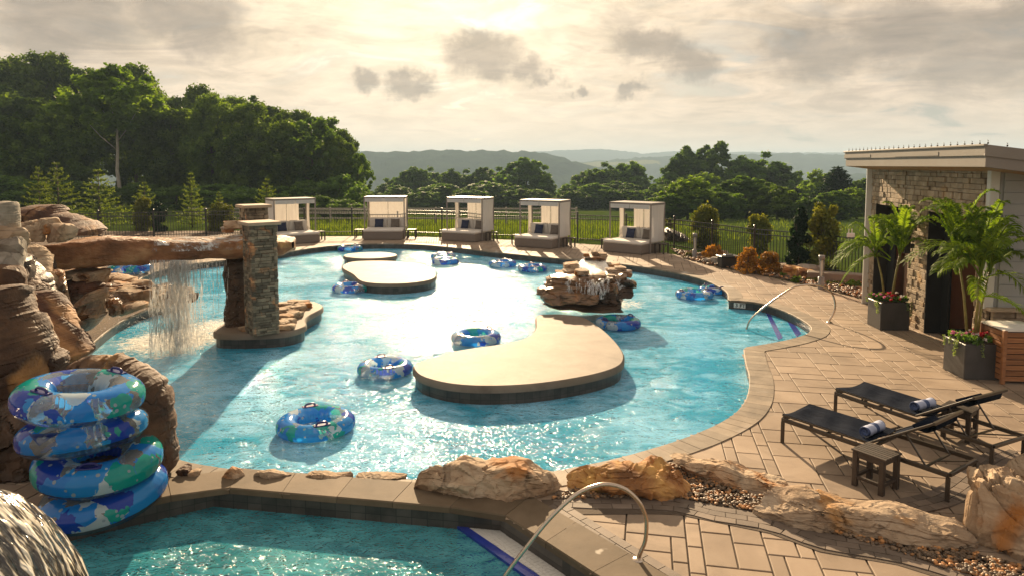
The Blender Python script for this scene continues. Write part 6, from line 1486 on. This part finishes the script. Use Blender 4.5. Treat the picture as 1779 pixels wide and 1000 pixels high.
# potted palms
def frond(mb, base, az, L, rise, droop, rng, nl=44, wl=.028):
    pts = []; d = Vector((math.cos(az), math.sin(az), 0))
    for i in range(12):
        s_ = i / 11; pts.append(base + d * (L * (s_ * .35 + .65 * s_ ** 1.25) * .9) + Vector((0, 0, rise * math.sin(min(s_ * 1.7, 1.6)) - droop * s_ ** 2.4)))
    mb.tube(pts, [.014 * (1 - .8 * i / 11) + .002 for i in range(12)], 4, tint=.9, cap=False)
    for i in range(nl):
        s_ = .16 + .84 * i / nl; j = min(int(s_ * 11), 10); p = pts[j].lerp(pts[j + 1], s_ * 11 - j); tg = (pts[j + 1] - pts[j]).normalized(); sd = tg.cross(Vector((0, 0, 1))).normalized(); up = sd.cross(tg)
        ll = L * .36 * math.sin(math.pi * (.12 + .80 * s_)) ** .7 * rng.uniform(.85, 1.1)
        for g_ in (-1, 1):
            dr = (sd * g_ * .8 + tg * .75 + up * rng.uniform(.05, .35)).normalized(); w_ = wl * rng.uniform(.7, 1.1) * .5; wv = tg.cross(dr).cross(dr).normalized() if tg.cross(dr).length > .01 else up
            p1 = p + dr * ll * .5; p2 = p + dr * ll * .8 - Vector((0, 0, ll * .13)); p3 = p + dr * ll - Vector((0, 0, ll * rng.uniform(.25, .45))); tn = min(1, max(0, rng.uniform(.1, .9)))
            mb.add([p, p1 + wv * w_, p1 - wv * w_, p2 + wv * w_ * .8, p2 - wv * w_ * .8, p3], [(0, 2, 1), (1, 2, 4, 3), (3, 4, 5)], tn)
def palm(loc, rz, label, seed, stems, h0, Lf, nfr, pw=.62, ph=.6, extra_dirs=()):
    e = empty('potted_palm', loc, rz, label, 'potted palm', 'palms in square planters by the bathhouse'); rng = random.Random(seed)
    mb = MB(); mb.box((0, 0, ph / 2), (pw, pw, ph), bev=.012); mb.build('planter_box', M['planter'], e)
    mb = MB(); mb.box((0, 0, ph + .004), (pw - .06, pw - .06, .02)); mb.build('soil', M['soil'], e)
    for k in range(stems):
        a = k * 2.1 + rng.random(); b0 = Vector((math.cos(a) * .08, math.sin(a) * .08, ph)); hh = h0 * rng.uniform(.8, 1.08); top = b0 + Vector((math.cos(a) * .22, math.sin(a) * .22, hh))
        ms = MB(); ms.tube([b0, b0.lerp(top, .5) + Vector((math.cos(a) * -.03, 0, 0)), top], [.024, .019, .013], 8); ms.build('palm_stem', M['palm_stem'], e)
        mf = MB(); n = nfr
        for i in range(n):
            az = a * .35 + i * 2 * math.pi / n + rng.uniform(-.4, .4) + k; up = rng.random() ** .6; L_ = Lf * rng.uniform(.8, 1.1)
            frond(mf, top - Vector((0, 0, hh * .12 * rng.random())), az, L_ * (1.0 - .5 * up), L_ * (.30 + .85 * up), L_ * (.42 - .38 * up), rng)
        mf.build('palm_fronds', M['leaf_palm'], e)
    for (az, L_, rise, dr, z) in extra_dirs: mf = MB(); frond(mf, Vector((0, 0, ph + h0 * z)), az, L_, rise, dr, rng, 30); mf.build('palm_fronds', M['leaf_palm'], e)
    r2 = np.random.default_rng(seed); cs = np.stack([r2.uniform(-pw * .42, pw * .42, 26), r2.uniform(-pw * .42, pw * .42, 26), ph + r2.uniform(.0, .10, 26)], 1)
    V, Fq, tn = leafcloud(cs, np.full(26, .075), 60, .03, r2); mesh_np('bedding_leaves', V, Fq, M['leaf_mid'], e, tn)
    for mt, cn, c0, n in (('petal_red', 'red_flowers', (.05, 0), 16), ('petal_pink', 'pink_flowers', (-.2, -.1), 8), ('petal_white', 'white_flowers', (.1, -.1), 5)):
        cs = np.stack([np.clip(r2.normal(c0[0], .14, n), -pw * .45, pw * .45), np.clip(r2.normal(c0[1], .14, n), -pw * .5, pw * .4), ph + r2.uniform(.07, .17, n)], 1)
        V, Fq, tn = leafcloud(cs, np.full(n, .03), 16, .02, r2, shell=.2); mesh_np(cn, V, Fq, M[mt], e, tn)['kind'] = 'stuff'
    cs = []
    for k in range(7):
        x = r2.uniform(-pw / 2, pw / 2); L_ = r2.uniform(.1, .32); side = k % 2
        for z in np.arange(0, L_, .03): cs.append((x, -pw / 2 - .03, ph + .02 - z) if side else (-pw / 2 - .03, x, ph + .02 - z))
    V, Fq, tn = leafcloud(np.array(cs), np.full(len(cs), .025), 7, .018, r2); mesh_np('trailing_leaves', V, Fq, M['leaf_pale'], e, tn)
    return e
g1p = G(1530, 574, 0); palm((g1p.x + .33, g1p.y + .33, 0), -.05, 'areca palm with flowers in a square charcoal planter by the far doorway', 3, 3, 1.25, .95, 8, extra_dirs=((math.pi * .96, 1.3, .55, .75, .75), (2.6, 1.1, .3, .9, .7), (.3, .9, .8, .3, .9)))
g2p = G(1676, 660, 0); palm((g2p.x + .33, g2p.y + .33, 0), -.05, 'taller areca palm with red and pink flowers in the planter nearest the loungers', 7, 5, 1.5, 1.0, 8, extra_dirs=((math.pi * .93, 1.2, .5, .55, .9), (.1, 1.1, .5, .7, .6), (-.2, 1.0, .1, .5, .5), (4.2, .6, .4, .5, .6)))

# wooden hamper at the right edge
hm = G(1752, 672, 0); he = empty('towel_hamper', (hm.x + .36, hm.y + .45, 0), -.08, 'slatted wooden hamper with a white top at the right edge', 'hamper')
mb = MB()
for k in range(9):
    for (cx_, cy_, sx_, sy_) in ((0, -.3, .62, .02), (-.31, 0, .02, .56)): mb.box((cx_, cy_, .09 + k * .092), (sx_, sy_, .078), tint=rng.random())
mb.build('slats', M['teak'], he)
for a in (-1, 1):
    for b in (-1, 1): mb = MB(); mb.box((a * .325, b * .315, .45), (.06, .06, .9), bev=.006); mb.build('leg', M['teak'], he)
mb = MB(); mb.box((0, 0, .47), (.56, .5, .8)); mb.build('liner', M['black_panel'], he)
mb = MB(); mb.lathe([(.0, .97), (.2, .965), (.4, .93), (.48, .905), (.48, .885)], 4, smooth=False); o = mb.build('white_top', M['cushion'], he); o.rotation_euler = (0, 0, math.pi / 4)

# ------------------------------------------------------------------ sun loungers
def lounger(FN, RN, FF, ang, label, seed):
    """FN foot end near side, RN head end near side, on the ground"""
    a = Vector((FN.x, FN.y, 0)); b = Vector((RN.x, RN.y, 0)); u = (b - a); Ln = u.length; yaw = math.atan2(u.y, u.x); W = .68; Hs = .33
    e = empty('sun_lounger', a, yaw, label, 'sun lounger', 'black sling sun loungers on the paving'); hx = Ln * .56   # hinge
    mb = MB()
    for y in (0, W): mb.bar((0, y, Hs - .02), (Ln, y, Hs - .02), .035, .05, bev=.005)
    for x in (.0, Ln): mb.bar((x, .02, Hs - .02), (x, W - .02, Hs - .02), .035, .045, bev=.005)
    mb.bar((hx, .02, Hs - .035), (hx, W - .02, Hs - .035), .03); mb.bar((Ln * .28, .02, Hs - .05), (Ln * .28, W - .02, Hs - .05), .025)
    for y in (.02, W - .02): mb.bar((0, y, Hs + .035), (hx, y, Hs + .035), .026, .02)
    for x in (.02, Ln * .2, Ln * .4): 
        for y in (.02, W - .02): mb.bar((x, y, Hs), (x, y, Hs + .03), .02)
    mb.build('frame', M['bronze'], e)
    for x in (.01, Ln - .01):
        for y in (.01, W - .01): mb = MB(); mb.box((x, y, (Hs - .045) / 2), (.042, .032, Hs - .045), bev=.004); mb.build('leg', M['bronze'], e)
    def sheet_(p0, p1, n, m_, sag, mt, name, rngx):
        vs = []; 
        for i in range(n + 1):
            for j in range(m_ + 1):
                f, g_ = i / n, j / m_; q = p0.lerp(p1, f); z = -sag * (4 * g_ * (1 - g_)) * (.6 + .4 * math.sin(math.pi * f)) - .012 * math.sin(f * 21 + g_ * 5 + rngx) * (g_ * (1 - g_) * 4) - (.02 if f < .04 else 0) * math.sin(math.pi * g_)
                nn = Vector((-(p1 - p0).z, 0, (p1 - p0).x)).normalized(); vs.append(q + Vector((0, .02 + (W - .04) * g_, 0)) + nn * z)
        k = len(vs); nn = Vector((-(p1 - p0).z, 0, (p1 - p0).x)).normalized() * .004; vs += [v - nn for v in vs]; m2 = m_ + 1
        fs = [(i * m2 + j, (i + 1) * m2 + j, (i + 1) * m2 + j + 1, i * m2 + j + 1) for i in range(n) for j in range(m_)]; fs += [tuple(x + k for x in f[::-1]) for f in fs]
        mb = MB(); mb.add(vs, fs, .5, True); return mb.build(name, mt, e)
    sheet_(Vector((-.02, 0, Hs + .05)), Vector((hx, 0, Hs + .05)), 40, 12, .028, M['sling'], 'seat_sling', seed)
    Lb = .84; tp = Vector((hx + Lb * math.cos(ang), 0, Hs + .03 + Lb * math.sin(ang))); hp = Vector((hx + .01, 0, Hs + .04))
    sheet_(hp, tp, 24, 12, .02, M['sling'], 'backrest_sling', seed + 2)
    mb = MB()
    for y in (.012, W - .012): mb.bar(hp + Vector((0, y, 0)), tp + Vector((0, y, 0)), .03, .028, bev=.004)
    mb.bar(tp + Vector((0, 0, 0)), tp + Vector((0, W, 0)), .03); mb.build('backrest_frame', M['bronze'], e)
    mb = MB(); q = hp.lerp(tp, .55)
    for y in (.06, W - .06): mb.bar(q + Vector((0, y, -.02)), Vector((hx + .62, y, Hs - .03)), .016)
    mb.bar(Vector((hx + .62, .05, Hs - .03)), Vector((hx + .62, W - .05, Hs - .03)), .02); mb.bar(Vector((hx + .62, .3, Hs - .03)), Vector((hx + .9, W - .02, Hs - .02)), .014); mb.build('support_strut', M['bronze'], e)
    mb = MB(); 
    for y0_ in (.1,):
        L_ = [tp + Vector((.0, 0, -.01)), tp + Vector((-.02, 0, -.10)), tp + Vector((-.10, 0, -.15)), tp + Vector((-.2, 0, -.15)), tp + Vector((-.26, 0, -.12))]
        vs = []; 
        for p in L_: vs += [p + Vector((0, .08, 0)), p + Vector((0, W - .08, 0))]
        for p in L_: vs += [p + Vector((.006, .08, .02)), p + Vector((.006, W - .08, .02))]
        n5 = len(L_); fs = [(2 * i, 2 * i + 1, 2 * i + 3, 2 * i + 2) for i in range(n5 - 1)] + [(2 * n5 + 2 * i, 2 * n5 + 2 * i + 2, 2 * n5 + 2 * i + 3, 2 * n5 + 2 * i + 1) for i in range(n5 - 1)] + [(2 * i, 2 * i + 2, 2 * n5 + 2 * i + 2, 2 * n5 + 2 * i) for i in range(n5 - 1)]
        mb.add(vs, fs, .5, True)
    mb.build('head_sling', M['sling'], e)
    return e, hx, Hs, W, yaw, a
LG = []
for FN, RN, lb, sd in ((G(1357, 768), G(1646, 874), 'nearer black sling lounger with raised backrest, next to the front side table', 1), (G(1449, 718), G(1722, 820), 'farther black sling lounger with a bronze frame, behind the nearer one', 4)):
    LG.append(lounger(FN, RN, None, R(33), lb, sd))
for (e, hx, Hs, W, yaw, a), lb in zip(LG, ('rolled blue and white striped towel on the nearer lounger', 'rolled blue and white striped towel on the farther lounger')):
    mb = MB(); n = 26; m_ = 20; r0 = .065; vs = []
    for i in range(m_ + 1):
        x = -.19 + .38 * i / m_
        for k in range(n): q = 2 * math.pi * k / n; rr = r0 * (1 + .05 * math.sin(i * .9 + q * 2)) * (1.0 if 0 < i < m_ else .82); vs.append((rr * math.cos(q), x, rr * math.sin(q) * .92 + r0 * .9))
    fs = [(i * n + k, i * n + (k + 1) % n, (i + 1) * n + (k + 1) % n, (i + 1) * n + k) for i in range(m_) for k in range(n)] + [tuple(range(n)), tuple(m_ * n + k for k in range(n))[::-1]]
    mb.add(vs, fs, .5, True)
    for s_ in (-1, 1): mb.tube([(math.cos(t_) * .012 * (1 + t_ * .45), s_ * .188, math.sin(t_) * .012 * (1 + t_ * .45) + r0 * .9) for t_ in np.linspace(0, 11, 36)], .007, 5)
    p = a + Matrix.Rotation(yaw, 3, 'Z') @ Vector((hx - .11, .34, Hs + .045)); o = mb.build('rolled_towel', M['towel'], None, None); o.location = p; o.rotation_euler = (0, 0, yaw); tag(o, lb, 'towel', 'rolled towels on the loungers')

# slatted side tables by the loungers
def slat_table(A, B, C, h, label):
    """A near-left, B near, C right leg on the ground"""
    a, b, c = (Vector((v.x, v.y, 0)) for v in (A, B, C)); u = (b - a); w_ = (c - b); S_ = (u.length + w_.length) / 2; yaw = math.atan2(u.y, u.x); ctr = (a + c) / 2
    e = empty('side_table', ctr, yaw, label, 'side table', 'dark slatted tables beside the loungers'); s2 = S_ / 2; mb = MB()
    for k in range(7): mb.box((0, -s2 + S_ * (k + .5) / 7, h - .011), (S_ + .03, S_ / 7 - .007, .022), tint=random.Random(k).random(), bev=.003)
    mb.build('table_top', M['slat_dark'], e)
    for x in (-1, 1):
        for y in (-1, 1): mb = MB(); mb.box((x * (s2 - .03), y * (s2 - .03), (h - .024) / 2), (.055, .055, h - .024), bev=.004); mb.build('leg', M['slat_dark'], e)
    mb = MB()
    for z, hh in ((h - .055, .06), (.11, .035)):
        mb = MB()
        for s_ in (-1, 1): mb.box((0, s_ * (s2 - .028), z), (S_ - .118, .03, hh)); mb.box((s_ * (s2 - .028), 0, z), (.03, S_ - .118, hh))
        mb.build('apron' if hh > .05 else 'stretcher', M['slat_dark'], e)
slat_table(G(1477, 841), G(1532, 863), G(1564, 849), .42, 'dark slatted side table in front of the nearer lounger')
slat_table(G(1630, 757), G(1678, 770), G(1702, 760), .42, 'dark slatted side table half hidden behind the farther lounger')

# ------------------------------------------------------------------ hand rails
def rail(px, X0, d0, X1, d1, r, label, flange, wz):
    e = empty('hand_rail', flange, 0, label, 'hand rail', 'curved metal hand rails at the pools'); pts = []
    for X, Y in px: d = d0 + (d1 - d0) * (X - X0) / (X1 - X0); pts.append(P(X, Y, d) - Vector(flange))
    pts = [Vector(p) for p in smooth_path([tuple(p) for p in pts], .03)]
    mb = MB(); mb.tube(pts, r, 14); mb.build('rail_tube', M['steel'], e)
    mb = MB(); mb.lathe([(.0, .02), (r + .012, .02), (r + .035, .008), (r + .04, 0)], 20); mb.build('base_flange', M['steel'], e)
g = G(1441, 560); g2_ = G(1296, 571, WZ)
rail([(1441,560),(1442,554),(1447,546),(1451,533),(1449,518),(1443,507),(1430,498),(1413,494.5),(1395,495.5),(1376,500),(1337,526),(1306,552),(1297,571),(1292,584)], 1441, g.y, 1296, g2_.y, .021, 'curved steel hand rail at the pool steps on the right', (g.x, g.y, .012), WZ)
g = G(1108, 974); rail([(1107.7,974),(1113,958),(1121,938),(1123,905),(1118,885),(1108,868),(1088,850),(1061.5,841),(1035,843),(1000,859),(956,899),(912,953),(877,1000),(840,1062),(832,1085)], 1108, g.y, 840, 5.95, .019, 'curved steel hand rail in the foreground at the corner of the near pool', (g.x, g.y, .012), NWZ)

# ------------------------------------------------------------------ right planting bed
BED2 = ccw(gz([(1181,444),(1190,450),(1230,461),(1280,470),(1330,480),(1400,495),(1450,507),(1508,522),(1506,470)]) + [(p[0], p[1] - .1) for p in fence_w[::-1] if p[0] > 6.0])
V, Fs = fill(BED2, []); mb = MB(); mb.add([(x, y, .01) for x, y in V], Fs); tag(mb.build('planting_bed', M['mulch']), kind='structure')
pebbles('bed_gravel', BED2, 1800, .03, .07, 11, 'brown gravel and mulch in the planting bed along the fence', .02)
V, Fs = fill(ccw([(-14, 35.2), (-14, 37.5), (-30, 37), (-30, 20), (-14, 20)]), []); mb = MB(); mb.add([(x, y, .0) for x, y in V], Fs); tag(mb.build('mulch_ground', M['mulch']), kind='structure')
for X, Y, s, mt, lb in ((1248,459,.4,'rock_grey','grey bed rock left of the black box'),(1228,457,.3,'rock_grey','small pale bed rock near the small orange bush'),(1252,448,.45,'rock_grey','grey bed rock behind the black box'),(1364,468,.35,'rock_pale','pale bed rock right of the orange bushes'),(1377,480,.55,'rock_rust','rusty pink bed rock left of the concrete ledge'),(1397,483,.55,'rock_rust','orange bed rock touching the concrete ledge'),(1405,478,.6,'rock_grey','grey bed rock at the left end of the concrete ledge')):
    rock(X, Y, s * 1.3, s * .7, s, mt, lb, 'rocks in the right planting bed', 'stone', sub=3)
mb = MB(); a = G(1402, 487); b = G(1500, 493); mb.bar((a.x, a.y, .14), (b.x, b.y, .14), .5, .3, bev=.02); tag(mb.build('concrete_ledge', M['concrete'], loc=tuple((a + b) / 2)), 'low concrete ledge in the bed in front of the fence', 'ledge')
bx_ = G(1268, 466); e = empty('utility_box', bx_, .1, 'black lidded plastic box at the edge of the planting bed', 'box')
mb = MB(); mb.box((0, .2, .19), (.6, .42, .38), bev=.03); mb.build('box_body', M['black_metal'], e); mb = MB(); mb.box((0, .2, .40), (.68, .5, .05), bev=.02); mb.box((.02, .2, .44), (.3, .2, .04), bev=.015); mb.build('lid', M['black_metal'], e)
for X, Y, h, lb in ((1206.5, 450, .98, 'grey bollard light at the far end of the planting bed'), (1426, 502, .98, 'grey bollard light near the bathhouse behind the hand rail')):
    p = G(X, Y); e = empty('bollard_light', p, 0, lb, 'bollard light', 'bollard lights in the planting bed'); r = .085
    mb = MB(); mb.lathe([(r, 0), (r, h * .36), (r * .5, h * .37), (0, h * .37)], 20); mb.build('post', M['grey_metal'], e)
    mb = MB(); mb.lathe([(0, h * .86), (r, h * .86), (r, h), (0, h)], 20); mb.build('cap', M['grey_metal'], e)
    mb = MB()
    for k in range(4): q = k * math.pi / 2 + .6; mb.tube([(math.cos(q) * r * .85, math.sin(q) * r * .85, h * .36), (math.cos(q) * r * .85, math.sin(q) * r * .85, h * .87)], .009, 5)
    mb.build('strut', M['grey_metal'], e); mb = MB(); mb.lathe([(r * .35, h * .37), (r * .35, h * .86)], 12); mb.build('lamp_glass', M['glass'], e)
mnd = [(0,0)]
outline_rock([(1150,425),(1152,402),(1160,396),(1172,400),(1190,408),(1205,425),(1204,432),(1150,434)], 33.5, 2.0, 'rock_dark', 'dark brown earth mound behind the fence right of the rightmost daybed', seed=61, cat='mound', name='earth_mound')

# depth marking at the steps: 3 FT
a = G(1273, 521.8, 0); b = G(1299, 523.5, 0)
wa = Vector((G2(1268, 521.6)[0], G2(1268, 521.6)[1], 0)); wb = Vector((*G2(1300, 523.8), 0)); u = (wb - wa).normalized(); nrm = Vector((u.y, -u.x, 0)); nrm = nrm if nrm.y < 0 else -nrm
de = empty('depth_marker', wa + u * .10 + Vector((0, 0, -.115)) + nrm * .012, math.atan2(u.y, u.x), 'white tile depth marker reading 3 FT on the dark pool kerb', 'depth marker')
mb = MB(); mb.box((.075, 0, 0), (.145, .012, .13)); mb.box((.225, 0, 0), (.145, .012, .13)); mb.build('tile', M['white_tile'], de)
for ch, x in (('3', .075), ('FT', .225)):
    fc = bpy.data.curves.new('digits', 'FONT'); fc.body = ch; fc.size = .13; fc.align_x = 'CENTER'; fc.align_y = 'CENTER'; fc.extrude = .001; fc.offset = .003; o = bpy.data.objects.new('tmp', fc); COL.objects.link(o); me = bpy.data.meshes.new_from_object(o.evaluated_get(bpy.context.evaluated_depsgraph_get())); bpy.data.objects.remove(o); me.materials.append(M['black_metal'])
    o = bpy.data.objects.new('lettering', me); COL.objects.link(o); o.parent = de; o.location = (x, -.0085, 0); o.rotation_euler = (math.pi / 2, 0, 0)
for me in list(bpy.data.meshes):
    if me.users == 0: bpy.data.meshes.remove(me)
